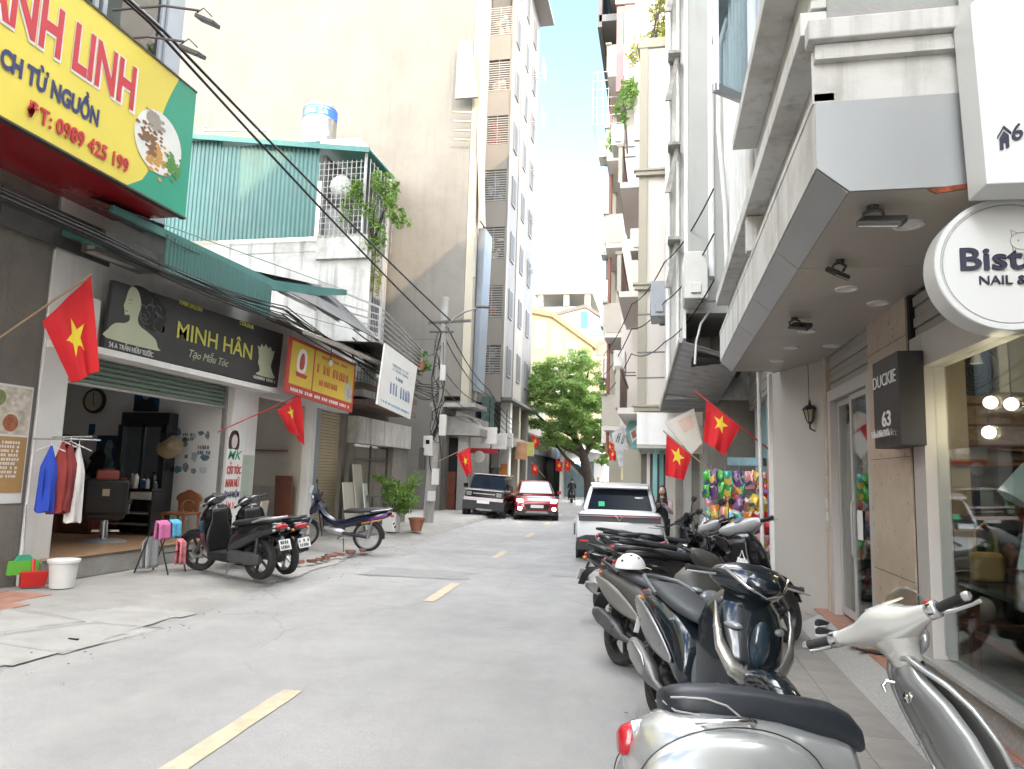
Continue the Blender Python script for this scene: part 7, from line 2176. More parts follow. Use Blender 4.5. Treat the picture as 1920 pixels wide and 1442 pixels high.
    q = MB().loft([rXZ(y, x, z, w, h, 2.2, 20) for y, x, z, w, h in ((-0.235, 0.675, 1.062, 0.034, 0.034), (-0.19, 0.685, 1.06, 0.046, 0.042), (-0.13, 0.71, 1.06, 0.072, 0.058), (-0.065, 0.745, 1.066, 0.13, 0.088), (0, 0.755, 1.07, 0.15, 0.098), (0.065, 0.745, 1.066, 0.13, 0.088), (0.13, 0.71, 1.06, 0.072, 0.058), (0.19, 0.685, 1.06, 0.046, 0.042), (0.235, 0.675, 1.062, 0.034, 0.034))])
    q.build('handlebar_shell', m_pearl, hd, 80, xf=S)
    MB().lathe([(0.0, 0.002), (0.07, 0.002), (0.074, 0.008), (0.085, 0.008), (0.09, 0.0)], (0.735, 0, 1.160), V((-0.3, 0, 0.95)), 32).build('dial', mat('dial_cream', (0.55, 0.52, 0.42), 0.3), hd, 50, xf=S)
    q = MB().sheet(lambda a, b: V((0.83 + 0.03 * b + 0.03 * math.cos((a - 0.5) * PI), (a - 0.5) * 0.30 * (1 - 0.25 * b), 1.12 + 0.14 * b * math.sin(PI * (0.15 + 0.7 * a)))), 14, 6)
    q.build('fly_screen', glass('smoke_screen', (0.72, 0.74, 0.75)), hd, 60, solid=0.004, xf=S)
    MB().ell((0.86, 0, 1.03), (0.03, 0.085, 0.085), 20, 12).build('headlight', m_clear, hd, 60, xf=S)
    for s_ in (-1, 1):
        MB().lathe([(0.035, 0), (0.038, 0.01), (0.038, 0.05), (0.033, 0.055), (0.0, 0.055)], (0.677, s_ * 0.225, 1.062), (-0.1, s_, 0.06), 18).build('switch_housing', mat('switch_silver', (0.62, 0.62, 0.62), 0.25, 0.7, 0), t, 50, xf=S)
        MB().cbox((0.645, s_ * 0.255, 1.075), (0.014, 0.022, 0.02)).cbox((0.648, s_ * 0.255, 1.048), (0.014, 0.022, 0.018)).build('switch_button', m_blackpl, t, xf=S)
        MB().lathe([(0.0, 0), (0.02, 0), (0.02, 0.118), (0.022, 0.12), (0.022, 0.128), (0.0, 0.128)], (0.672, s_ * 0.278, 1.065), (-0.1, s_, 0.06), 16).build('grip', m_grip, t, 50, xf=S)
        MB().lathe([(0.0, 0), (0.02, 0), (0.02, 0.02), (0.014, 0.03), (0.0, 0.03)], (0.659, s_ * 0.404, 1.073), (-0.1, s_, 0.06), 16).build('bar_end', m_silver, t, 50, xf=S)
        MB().tube([(0.70, s_ * 0.26, 1.052), (0.725, s_ * 0.31, 1.05), (0.715, s_ * 0.40, 1.05), (0.70, s_ * 0.44, 1.052)], [0.009, 0.008, 0.007, 0.009], 8).build('brake_lever', mat('lever_silver', (0.66, 0.66, 0.66), 0.3, 0.6, 0), t, 60, xf=S)
    MB().ell((0.66, -0.245, 1.098), (0.012, 0.018, 0.008), 10, 6).build('stop_button', m_redpl, t, 60, xf=S)
    # wheels, fender, column
    wheel(t, 'front_wheel', (1.14, 0, 0.235), 0.235, 0.11, m_rimsil, 5, S)
    wheel(t, 'rear_wheel', (-0.16, 0, 0.235), 0.235, 0.115, m_rimsil, 5)
    rg = []
    for x in range(-10, 190, 14):
        a = rad(x)
        rr_ = 0.262
        rg.append([V((1.14, 0, 0.235)) + V((math.cos(a) * (rr_ + dz), yy, math.sin(a) * (rr_ + dz))) for yy, dz in ((-0.1, -0.07), (-0.095, -0.02), (-0.055, 0.018), (0, 0.028), (0.055, 0.018), (0.095, -0.02), (0.1, -0.07))])
    MB().loft(rg, False, False).build('front_fender', m_silver, t, 80, solid=0.006, xf=S)
    MB().tube([(0.80, 0, 0.86), (1.12, 0, 0.30)], 0.028, 10).build('steering_column', m_silver, t, 60, xf=S)
    MB().tube([(0.1, 0.1, 0.22), (0.0, 0.27, 0.05)], 0.012, 6).build('side_stand', m_engine, t)
    place_bike(t, loc, phi, lean, sc_)
    return t


classic('silver classic scooter with navy seat in the foreground', (0.402, 3.105, 0.03), rad(16.5), 0.27, 0.987, rad(26.3))

# blue step-through motorbike on the left
def step_through(label, loc, phi, lean, sc_, steer):
    t = thing('motorbike', label, 'motorbike')
    m_blue = mat('navy_paint', (0.006, 0.011, 0.032), 0.2, 0.1, 0.0, coat=0.7)
    S = steer_xf((1.0, 0, 0.85), rad(27), steer)
    wheel(t, 'front_wheel', (1.22, 0, 0.28), 0.28, 0.055, m_rimsil, 0, S, 0.05, True)
    wheel(t, 'rear_wheel', (0, 0, 0.28), 0.28, 0.065, m_rimsil, 0, None, 0.055, True)
    MB().loft([rYZ(x, z, w, h, 2.4) for x, z, w, h in ((-0.45, 0.72, 0.03, 0.03), (-0.38, 0.70, 0.08, 0.06), (-0.1, 0.63, 0.10, 0.08), (0.2, 0.56, 0.10, 0.09), (0.42, 0.50, 0.08, 0.08), (0.6, 0.50, 0.06, 0.07), (0.8, 0.62, 0.055, 0.08), (0.95, 0.80, 0.05, 0.07))]).build('body', m_blue, t, 60)
    for s_ in (-1, 1):
        MB().sheet(lambda a, b: V((-0.40 + 0.42 * a, s_ * (0.085 + 0.022 * math.sin(PI * a)), 0.70 - 0.12 * a + (b - 0.5) * 0.05)), 8, 2).build('decal', mat('purple_decal', (0.16, 0.03, 0.22), 0.3, var=0), t, 60, solid=0.004)
        MB().sheet(lambda a, b: V((-0.30 + 0.40 * a, s_ * (0.09 + 0.022 * math.sin(PI * a)), 0.61 - 0.08 * a + (b - 0.5) * 0.03)), 8, 2).build('decal', mat('orange_decal', (0.5, 0.25, 0.08), 0.3, var=0), t, 60, solid=0.004)
    MB().loft([rYZ(x, z, w, h, 2.6, flat_bottom=0.8) for x, z, w, h in ((-0.38, 0.775, 0.05, 0.02), (-0.34, 0.78, 0.10, 0.035), (-0.1, 0.77, 0.12, 0.045), (0.15, 0.745, 0.125, 0.045), (0.36, 0.735, 0.11, 0.045), (0.45, 0.72, 0.05, 0.03))]).build('seat', m_seatblk, t, 60)
    # leg shields
    for s_ in (-1, 1):
        MB().sheet(lambda a, b: V((0.84 + 0.08 * b - 0.05 * a, s_ * (0.05 + 0.16 * a), 0.30 + 0.5 * b)), 6, 8).build('leg_shield', m_blue, t, 60, solid=0.012)
    MB().loft([rYZ(x, z, w, h, 2.4) for x, z, w, h in ((0.90, 0.84, 0.07, 0.09), (1.0, 0.80, 0.09, 0.12), (1.06, 0.74, 0.07, 0.1), (1.1, 0.7, 0.04, 0.06))]).build('front_cover', m_blue, t, 60)
    q = MB().loft([rXZ(y, x, z, w, h) for y, x, z, w, h in ((-0.18, 0.93, 0.985, 0.03, 0.025), (-0.08, 0.97, 0.985, 0.07, 0.055), (0, 0.985, 0.98, 0.085, 0.065), (0.08, 0.97, 0.985, 0.07, 0.055), (0.18, 0.93, 0.985, 0.03, 0.025))])
    q.build('handlebar_cowl', m_blue, t, 60, xf=S)
    MB().ell((1.05, 0, 0.98), (0.03, 0.08, 0.05), 14, 8).build('headlight', m_clear, t, 60, xf=S)
    MB().cbox((1.06, -0.03, 1.12), (0.02, 0.12, 0.17), 0.4, 0, -0.35).build('fly_screen', mat('blue_screen', (0.05, 0.08, 0.13), 0.15), t, bev=0.008, xf=S)
    for s_ in (-1, 1):
        MB().lathe([(0, 0), (0.016, 0), (0.016, 0.12), (0, 0.12)], (0.92, s_ * 0.2, 0.99), (-0.25, s_, 0), 12).build('grip', m_grip, t, 50, xf=S)
        mirror(t, s_, S, 0.93, 0.99, 0.16, 0.09, (0.018, 0.055, 0.04))
        MB().tube([(1.04, s_ * 0.06, 0.68), (1.22, s_ * 0.06, 0.28)], [0.018, 0.022], 8).build('fork_leg', m_rimsil, t, 60, xf=S)
        MB().tube([(-0.02, s_ * 0.1, 0.28), (-0.12, s_ * 0.11, 0.60)], 0.018, 8).build('shock_absorber', m_rimsil, t, 60)
    rg = []
    for x in range(20, 160, 14):
        a = rad(x)
        rg.append([V((1.22, 0, 0.28)) + V((math.cos(a) * (0.305 + dz), yy, math.sin(a) * (0.305 + dz))) for yy, dz in ((-0.05, -0.05), (-0.045, 0), (0, 0.014), (0.045, 0), (0.05, -0.05))])
    MB().loft(rg, False, False).build('front_fender', m_blue, t, 70, solid=0.005, xf=S)
    rg = []
    for x in range(60, 200, 14):
        a = rad(x)
        rg.append([V((0, 0, 0.28)) + V((math.cos(a) * (0.31 + dz), yy, math.sin(a) * (0.31 + dz))) for yy, dz in ((-0.06, -0.03), (-0.05, 0), (0, 0.014), (0.05, 0), (0.06, -0.03))])
    MB().loft(rg, False, False).build('rear_fender', m_blackpl, t, 70, solid=0.005)
    MB().loft([rYZ(x, z, w, h, 2.6) for x, z, w, h in ((0.42, 0.33, 0.06, 0.06), (0.5, 0.34, 0.085, 0.09), (0.65, 0.36, 0.08, 0.08), (0.82, 0.38, 0.06, 0.055))]).build('engine', m_rimsil, t, 50)
    MB().tube([(0.75, -0.08, 0.3), (0.4, -0.12, 0.24), (0.15, -0.13, 0.27), (-0.3, -0.13, 0.34)], [0.014, 0.016, 0.035, 0.038], 10).build('exhaust', m_rimsil, t, 60)
    MB().tube([(0.0, 0.075, 0.28), (0.45, 0.08, 0.34)], 0.03, 8).build('chain_case', m_blackpl, t, 60)
    MB().tube([(0.5, -0.2, 0.26), (0.5, 0.2, 0.26)], 0.012, 6).build('foot_peg', m_blackpl, t)
    MB().ell((-0.46, 0, 0.68), (0.035, 0.06, 0.035), 12, 8).build('tail_light', m_redlens, t, 60)
    MB().tube([(-0.1, 0.12, 0.76), (-0.4, 0.1, 0.80), (-0.46, 0, 0.80), (-0.4, -0.1, 0.80), (-0.1, -0.12, 0.76)], 0.011, 8).build('grab_rail', m_rimsil, t, 60)
    plate(t, (-0.50, 0, 0.50), 0.35, seed=77)
    MB().tube([(0.42, 0.1, 0.25), (0.36, 0.27, 0.04)], 0.011, 6).build('side_stand', m_engine, t)
    place_bike(t, loc, phi, lean, sc_)
    return t


step_through('dark blue step-through motorbike parked before the beige shutter', (-5.72, 13.75, 0.07), rad(186), 0.12, 1.08, 0.55)


# bicycle behind the scooters
def bicycle(label, loc, phi, lean, sc_):
    t = thing('bicycle', label, 'bicycle')
    m_pink = mat('pink_frame', (0.38, 0.10, 0.14), 0.3, var=0)
    for nm, x in (('rear_wheel', 0), ('front_wheel', 1.0)):
        w = wheel(t, nm, (x, 0, 0.32), 0.32, 0.04, m_rimsil, 0, None, 0.035, True)
        if nm == 'rear_wheel':
            MB().lathe([(0, 0), (0.12, 0.01), (0.13, 0)], (x, -0.03, 0.32), (0, -1, 0), 20).build('wheel_cover', mat('orange_cover', (0.42, 0.25, 0.08), 0.6, var=0.3, scale=20), w)
    q = MB().tube([(0, 0, 0.32), (0.42, 0, 0.28), (0.3, 0, 0.72)], 0.016, 8).tube([(0.42, 0, 0.28), (0.85, 0, 0.72)], 0.018, 8).tube([(0.32, 0, 0.62), (0.82, 0, 0.78)], 0.016, 8).tube([(0, 0, 0.32), (0.31, 0, 0.66)], 0.012, 8)
    q.build('frame', m_pink, t, 60)
    MB().tube([(0.82, 0, 0.82), (0.87, 0, 0.66), (1.0, 0, 0.32)], 0.014, 8).build('fork', m_rimsil, t, 60)
    MB().tube([(0.81, 0, 0.8), (0.78, 0, 0.95)], 0.012, 8).tube([(0.62, 0.28, 0.98), (0.76, 0.2, 0.97), (0.8, 0, 0.95), (0.76, -0.2, 0.97), (0.62, -0.28, 0.98)], 0.011, 8).build('handlebar', m_rimsil, t, 60)
    MB().tube([(0.28, 0, 0.7), (0.27, 0, 0.82)], 0.012, 8).build('seat_post', m_rimsil, t)
    MB().loft([rYZ(x, 0.85, w, 0.03, 2.4) for x, w in ((0.14, 0.05), (0.18, 0.09), (0.3, 0.06), (0.42, 0.02))]).build('saddle', m_blackpl, t, 60)
    MB().lathe([(0.07, -0.004), (0.09, 0), (0.07, 0.004)], (0.42, -0.04, 0.28), (0, 1, 0), 18).tube([(0.42, -0.05, 0.28), (0.52, -0.08, 0.16)], 0.01).tube([(0.42, 0.05, 0.28), (0.32, 0.08, 0.4)], 0.01).build('crank', m_rimsil, t)
    MB().box(-0.02, 0.3, -0.06, 0.06, 0.70, 0.72).build('rear_rack', m_blackpl, t)
    place_bike(t, loc, phi, lean, sc_)


bicycle('pink framed bicycle with an orange wheel cover behind the parked scooters', (-0.72, 10.3, 0.02), rad(10), 0.1, 1.0)

# helmets and small things on the bikes
hl = thing('white_helmet', 'white helmet with dark spots resting on the matt grey scooter seat', 'helmet', (-0.27, 6.72, 0.86), 0.4)
q = MB()
rg = []
for i in range(9):
    a = PI / 2 * i / 8
    rg.append([V((0.125 * math.cos(a) * math.cos(t_ * PI / 12) * 1.12, 0.115 * math.cos(a) * math.sin(t_ * PI / 12), 0.13 * math.sin(a))) for t_ in range(24)])
q.loft(rg).build('shell', m_whitepr, hl, 80)
MB().loft([[V((0.10 + 0.08 * b, 0.10 * math.sin(k * 0.3 - 0.9) * (1 - 0.3 * b), 0.02 - 0.02 * b + zz)) for k in range(7)] + [V((0.10 + 0.08 * b, 0.10 * math.sin(0.9 - k * 0.3) * (1 - 0.3 * b), 0.012 - 0.02 * b + zz)) for k in range(7)] for b, zz in ((0, 0), (0.6, 0), (1, -0.003))]).build('visor', m_whitepr, hl, 60)
for k in range(9):
    a, b = rad(k * 43), rad(22 + (k * 29) % 45)
    d = V((math.cos(b) * math.cos(a), math.cos(b) * math.sin(a), math.sin(b)))
    MB().lathe([(0, 0.001), (0.013, 0.0)], V((d.x * 0.141, d.y * 0.116, d.z * 0.1315)), d, 10).build('spot', m_blackpl, hl)
hb = thing('black_helmet', 'black helmet hanging on the grey-topped scooter handlebar', 'helmet', (0.92, 8.2, 0.98), 1.0)
rg = []
for i in range(12):
    a = -0.6 + (PI / 2 + 0.6) * i / 11
    rg.append([V((0.135 * math.cos(a) * math.cos(t_ * PI / 12) * 1.1, 0.12 * math.cos(a) * math.sin(t_ * PI / 12), 0.13 * math.sin(a))) for t_ in range(24)])
MB().loft(rg).build('shell', m_blackgl, hb, 80)
MB().ell((0.12, 0, -0.01), (0.035, 0.09, 0.05), 14, 8).build('visor', mat('visor_grey', (0.1, 0.1, 0.1), 0.1), hb, 60)
wb = thing('white_paper_bag', 'white crumpled bag hanging on the grey-topped scooter', 'bag', (0.80, 7.75, 0.55), 0.5)
q = MB()
rg = []
for z, w_, d_ in ((0, 0.1, 0.05), (0.1, 0.11, 0.06), (0.25, 0.10, 0.05), (0.34, 0.07, 0.02)):
    rg.append([V((d_ * math.cos(a * PI / 8) + 0.012 * math.sin(3 * a + z * 30), w_ * math.sin(a * PI / 8), z + 0.01 * math.sin(5 * a))) for a in range(16)])
q.loft(rg).build('body', m_paper, wb, 40)
MB().tube([(0, -0.05, 0.33), (0, 0, 0.42), (0, 0.05, 0.33)], 0.005, 5).build('handle', m_paper, wb)


def shoe(label, loc, rz, m, m2):
    t = thing('shoe', label, 'shoe', loc, rz, 'shoes left on the porch step')
    MB().loft([rYZ(x, 0.012, w, 0.012, 4) for x, w in ((-0.13, 0.025), (-0.1, 0.036), (0, 0.034), (0.08, 0.045), (0.13, 0.03))]).build('sole', m2, t, 60)
    MB().loft([rYZ(x, z, w, h, 2.2) for x, z, w, h in ((-0.125, 0.05, 0.022, 0.03), (-0.09, 0.055, 0.034, 0.038), (-0.02, 0.05, 0.032, 0.034), (0.05, 0.038, 0.038, 0.024), (0.11, 0.03, 0.03, 0.016))]).build('upper', m, t, 60)


m_dksh = mat('dark_shoe', (0.03, 0.03, 0.035), 0.7)
m_tansh = mat('tan_shoe', (0.30, 0.2, 0.12), 0.7)
shoe('dark sneaker with pale sole on the ramp', (1.68, 8.25, 0.10), 0.6, m_dksh, m_whitepr)
shoe('second dark sneaker nearer the door', (1.72, 8.62, 0.12), 0.9, m_dksh, m_whitepr)
shoe('tan shoe standing on the porch tiles', (1.80, 7.45, 0.17), 2.2, m_tansh, m_tansh)
shoe('tan and black shoe lying beside the other tan shoe', (1.86, 7.25, 0.17), 2.6, m_tansh, m_blackpl)
shoe('black shoe behind the tan shoes', (1.9, 7.6, 0.17), 1.9, m_blackpl, m_blackpl)
t = MB().sheet(lambda a, b: (1.22 + 0.16 * a + 0.01 * b, 3.95 + 0.2 * b - 0.02 * a, 0.058 + 0.012 * math.sin(a * 4) * math.sin(b * 3)), 6, 6)
tag(t.build('paper_scrap', m_paper, None, 60, solid=0.002), 'scrap of white paper on the sidewalk by the silver scooter', 'paper')

# ---------------------------------------------------------------- cars
m_carwhite = mat('car_white', (0.80, 0.81, 0.82), 0.2, 0, 0.02, 2, coat=0.8)
m_carred = mat('car_red', (0.30, 0.012, 0.02), 0.22, 0.2, 0.03, 2, coat=0.8)
m_carpink = mat('car_pale_pink', (0.60, 0.53, 0.54), 0.25, 0, 0.02, 2, coat=0.7)
m_carglass = mat('car_glass', (0.010, 0.014, 0.018), 0.08, 0, 0.0, spec=0.18)
m_cladding = mat('car_cladding', (0.03, 0.031, 0.033), 0.55, 0, 0.08, 5)
m_headlit = mat('headlamp_lit', (1.0, 0.93, 0.80), 0.3, var=0, emit=9.0)


def car_ring(x, z0, z1, w0, w1, wm, zm):
    """body cross-section: bottom width w0 at z0, widest wm at zm, top width w1 at z1"""
    half = [(w0 * 0.6, z0), (w0, z0 + 0.03), (wm * 0.985, z0 + (zm - z0) * 0.45), (wm, zm), (wm * 0.985, zm + (z1 - zm) * 0.5), (w1, z1 - 0.03), (w1 * 0.9, z1), (w1 * 0.45, z1 + 0.008)]
    pts = [V((x, y, z)) for y, z in half]
    return pts + [V((x, -p.y, p.z)) for p in reversed(pts)]


def cabin_ring(x, z0, z1, wb, wt):
    half = [(wb, z0), (wb + (wt - wb) * 0.5, z0 + (z1 - z0) * 0.5), (wt + 0.02, z1 - 0.06), (wt - 0.03, z1 - 0.012), (wt * 0.5, z1)]
    pts = [V((x, y, z)) for y, z in half]
    return pts + [V((x, -p.y, p.z)) for p in reversed(pts)]


def car(name, label, loc, phi, paint, body, cabin, lower_m, wheels, wr, panels, roll=0.0, grp='cars on the street'):
    t = thing(name, label, 'car', group=grp)
    MB().loft([car_ring(*b) for b in body]).build('body', paint, t, 70, sub=1)
    MB().loft([cabin_ring(*c) for c in cabin]).build('cabin', paint, t, 70, sub=1)
    x0, x1, w_, z0, z1 = lower_m
    MB().box(x0, x1, -w_, w_, z0, z1).build('sill_cladding', m_cladding, t, bev=0.06, seg=3)
    for x in wheels:
        for s_ in (-1, 1):
            y = s_ * (w_ - 0.10)
            hub = MB().lathe([(0, 0.06 * s_), (0.05, 0.06 * s_), (0.06, 0)], (x, y, wr), (0, 1, 0), 14).build('wheel', m_rimsil, t, 40)
            MB().lathe([(wr - 0.11, -0.09), (wr - 0.02, -0.105), (wr, -0.07), (wr, 0.07), (wr - 0.02, 0.105), (wr - 0.11, 0.09)], (x, y, wr), (0, 1, 0), 32).build('tyre', m_tyre, hub, 40)
            q = MB().lathe([(wr - 0.11, 0.08 * s_), (wr - 0.13, 0.05 * s_), (0.03, 0.06 * s_)], (x, y, wr), (0, 1, 0), 10)
            q.build('rim', m_rimdk, hub)
            MB().lathe([(wr + 0.0, -0.02), (wr + 0.06, -0.02), (wr + 0.06, 0.02), (wr, 0.02)], (x, s_ * (w_ + 0.005), wr), (0, 1, 0), 24, 0.0, PI).build('wheel_arch', m_cladding, t, 60)
    for nm, m, pts, d in panels:
        q = MB()
        n = len(pts)
        a = [V(p) for p in pts]
        b = [p + V(d) for p in a]
        q.add(a + b, [tuple(range(n)), tuple(reversed(range(n, 2 * n)))] + [(i, n + i, n + (i + 1) % n, (i + 1) % n) for i in range(n)])
        q.build(nm, m, t)
    t.matrix_world = Matrix.Translation(V(loc)) @ Matrix.Rotation(phi, 4, 'Z') @ Matrix.Rotation(roll, 4, 'X')
    return t


def side_glass(pts, wb, z0, wt, z1, off=0.012):
    out = []
    for s_ in (-1, 1):
        out.append([(x, s_ * (wb + (wt - wb) * (z - z0) / (z1 - z0) + off - 0.02), z) for x, z in pts])
    return out


# white crossover, seen from behind
P = []
P.append(('rear_window', m_carglass, [(-2.02, -0.64, 1.03), (-2.02, 0.64, 1.03), (-1.76, 0.55, 1.43), (-1.76, -0.55, 1.43)], (-0.02, 0, 0.012)))
P.append(('roof_spoiler', m_carwhite, [(-1.55, -0.60, 1.52), (-1.55, 0.60, 1.52), (-1.93, 0.56, 1.47), (-1.93, -0.56, 1.47)], (0, 0, 0.045)))
P.append(('light_bar', m_cladding, [(-2.12, -0.80, 0.80), (-2.12, 0.80, 0.80), (-2.08, 0.82, 0.94), (-2.08, -0.82, 0.94)], (-0.03, 0, 0)))
P.append(('tail_strip', m_redlens, [(-2.15, -0.78, 0.905), (-2.15, 0.78, 0.905), (-2.145, 0.78, 0.92), (-2.145, -0.78, 0.92)], (-0.01, 0, 0)))
P.append(('bumper_cladding', m_cladding, [(-2.10, -0.86, 0.24), (-2.10, 0.86, 0.24), (-2.12, 0.84, 0.47), (-2.12, 0.66, 0.53), (-2.12, -0.66, 0.53), (-2.12, -0.84, 0.47)], (-0.05, 0, 0)))
P.append(('number_plate', m_plate, [(-2.172, -0.24, 0.36), (-2.172, 0.24, 0.36), (-2.172, 0.24, 0.47), (-2.172, -0.24, 0.47)], (-0.008, 0, 0)))
for s_ in (-1, 1):
    P.append(('reflector', m_redlens, [(-2.172, s_ * 0.60, 0.40), (-2.172, s_ * 0.78, 0.40), (-2.172, s_ * 0.78, 0.44), (-2.172, s_ * 0.60, 0.44)], (-0.008, 0, 0)))
    P.append(('side_vent', m_cladding, [(-2.04, s_ * 0.875, 0.52), (-1.93, s_ * 0.905, 0.50), (-1.95, s_ * 0.905, 0.74), (-2.03, s_ * 0.88, 0.74)], (-0.012, s_ * 0.008, 0)))
    P.append(('mirror', m_carwhite, [(0.75, s_ * 0.92, 1.0), (0.75, s_ * 1.05, 1.0), (0.75, s_ * 1.05, 1.12), (0.75, s_ * 0.92, 1.12)], (0.1, 0, 0)))
    P.append(('emblem_arm', m_chrome, [(-2.155, 0, 0.82), (-2.155, s_ * 0.10, 0.935), (-2.155, s_ * 0.075, 0.935), (-2.155, 0, 0.85)], (-0.008, 0, 0)))
for g_ in side_glass([(-1.75, 1.05), (-1.55, 1.42), (-0.2, 1.5), (0.35, 1.44), (1.0, 1.05)], 0.79, 0.95, 0.60, 1.58):
    P.append(('side_window', m_carglass, g_, (0, 0.015 if g_[0][1] > 0 else -0.015, 0)))
P.append(('windscreen', m_carglass, [(1.12, -0.68, 1.02), (1.12, 0.68, 1.02), (0.52, 0.56, 1.46), (0.52, -0.56, 1.46)], (0.02, 0, 0.012)))
P.append(('window_sticker', m_paper, [(-1.90, -0.46, 1.26), (-1.90, -0.30, 1.26), (-1.884, -0.30, 1.285), (-1.884, -0.46, 1.285)], (-0.018, 0, 0.01)))
P.append(('window_sticker', mat('green_sticker', (0.05, 0.5, 0.22), 0.5), [(-2.01, 0.30, 1.09), (-2.01, 0.42, 1.09), (-1.945, 0.42, 1.18), (-1.945, 0.30, 1.18)], (-0.022, 0, 0.012)))
body = [(-2.12, 0.36, 0.93, 0.62, 0.70, 0.74, 0.66), (-2.08, 0.30, 0.99, 0.76, 0.78, 0.84, 0.68), (-1.95, 0.26, 1.02, 0.82, 0.81, 0.90, 0.70), (-1.4, 0.26, 1.0, 0.84, 0.82, 0.91, 0.70), (0, 0.26, 0.98, 0.84, 0.81, 0.905, 0.68), (1.1, 0.26, 0.98, 0.84, 0.80, 0.905, 0.66), (1.7, 0.26, 0.92, 0.82, 0.74, 0.89, 0.62), (2.0, 0.3, 0.82, 0.74, 0.62, 0.80, 0.58), (2.1, 0.36, 0.70, 0.6, 0.5, 0.66, 0.54)]
cabin = [(-2.06, 0.96, 1.0, 0.74, 0.68), (-1.96, 0.96, 1.15, 0.78, 0.66), (-1.72, 0.96, 1.50, 0.79, 0.61), (-1.4, 0.95, 1.565, 0.79, 0.605), (-0.6, 0.95, 1.59, 0.79, 0.60), (0.1, 0.95, 1.57, 0.79, 0.60), (0.5, 0.95, 1.48, 0.79, 0.60), (0.9, 0.95, 1.2, 0.79, 0.66), (1.2, 0.95, 0.99, 0.77, 0.70)]
car('white_crossover', 'white crossover car seen from behind beside the parked scooters', (-0.92, 16.75, 0.0), rad(93), m_carwhite, body, cabin, (-1.95, 1.95, 0.86, 0.2, 0.42), (-1.28, 1.32), 0.335, P)

# red hatchback coming toward the viewer, lamps lit
P = []
P.append(('windscreen', mat('sky_glass', (0.03, 0.05, 0.07), 0.06, 0, 0.0, spec=0.35), [(1.02, -0.64, 0.99), (1.02, 0.64, 0.99), (0.35, 0.52, 1.42), (0.35, -0.52, 1.42)], (0.025, 0, 0.015)))
for s_ in (-1, 1):
    P.append(('headlight', m_headlit, [(1.90, s_ * 0.52, 0.68), (1.84, s_ * 0.74, 0.70), (1.82, s_ * 0.74, 0.80), (1.88, s_ * 0.52, 0.77)], (0.03, 0, 0)))
    P.append(('fog_lamp', m_headlit, [(1.93, s_ * 0.58, 0.40), (1.90, s_ * 0.70, 0.40), (1.90, s_ * 0.70, 0.50), (1.93, s_ * 0.58, 0.50)], (0.03, 0, 0)))
    P.append(('mirror', m_carred, [(0.72, s_ * 0.86, 0.98), (0.72, s_ * 1.0, 0.98), (0.72, s_ * 1.0, 1.1), (0.72, s_ * 0.86, 1.1)], (0.09, 0, 0)))
P.append(('grille', m_blackgl, [(1.97, -0.40, 0.42), (1.97, 0.40, 0.42), (1.95, 0.50, 0.62), (1.95, -0.50, 0.62)], (0.02, 0, 0)))
P.append(('number_plate', m_plate, [(1.995, -0.24, 0.48), (1.995, 0.24, 0.48), (1.995, 0.24, 0.59), (1.995, -0.24, 0.59)], (0.01, 0, 0)))
P.append(('skid_plate', m_rimsil, [(1.95, -0.45, 0.28), (1.95, 0.45, 0.28), (1.97, 0.38, 0.36), (1.97, -0.38, 0.36)], (0.02, 0, 0)))
P.append(('lower_grille', m_cladding, [(1.94, -0.66, 0.22), (1.94, 0.66, 0.22), (1.95, 0.66, 0.40), (1.95, -0.66, 0.40)], (0.01, 0, 0)))
for g_ in side_glass([(-1.5, 1.0), (-1.2, 1.36), (-0.2, 1.44), (0.2, 1.4), (0.85, 1.0)], 0.76, 0.92, 0.56, 1.5):
    P.append(('side_window', m_carglass, g_, (0, 0.015 if g_[0][1] > 0 else -0.015, 0)))
body = [(-1.9, 0.34, 0.88, 0.66, 0.66, 0.74, 0.62), (-1.75, 0.27, 0.95, 0.78, 0.76, 0.84, 0.65), (-1, 0.25, 0.95, 0.8, 0.78, 0.86, 0.66), (0.2, 0.25, 0.94, 0.8, 0.78, 0.86, 0.65), (1.0, 0.25, 0.95, 0.8, 0.77, 0.86, 0.64), (1.5, 0.26, 0.88, 0.8, 0.73, 0.85, 0.62), (1.8, 0.28, 0.80, 0.76, 0.66, 0.80, 0.58), (1.93, 0.3, 0.70, 0.68, 0.55, 0.72, 0.54), (1.97, 0.36, 0.6, 0.55, 0.45, 0.6, 0.5)]
cabin = [(-1.8, 0.92, 0.98, 0.72, 0.64), (-1.55, 0.92, 1.30, 0.75, 0.6), (-1.2, 0.92, 1.46, 0.76, 0.57), (-0.5, 0.92, 1.51, 0.76, 0.56), (0.0, 0.92, 1.50, 0.76, 0.56), (0.35, 0.92, 1.43, 0.76, 0.56), (0.8, 0.92, 1.12, 0.76, 0.62), (1.08, 0.92, 0.96, 0.74, 0.66)]
red_car = car('red_hatchback', 'red hatchback with lit headlamps driving toward the viewer', (-5.0, 28.9, 0.0), rad(-77), m_carred, body, cabin, (-1.75, 1.8, 0.82, 0.18, 0.34), (-1.27, 1.3), 0.31, P)

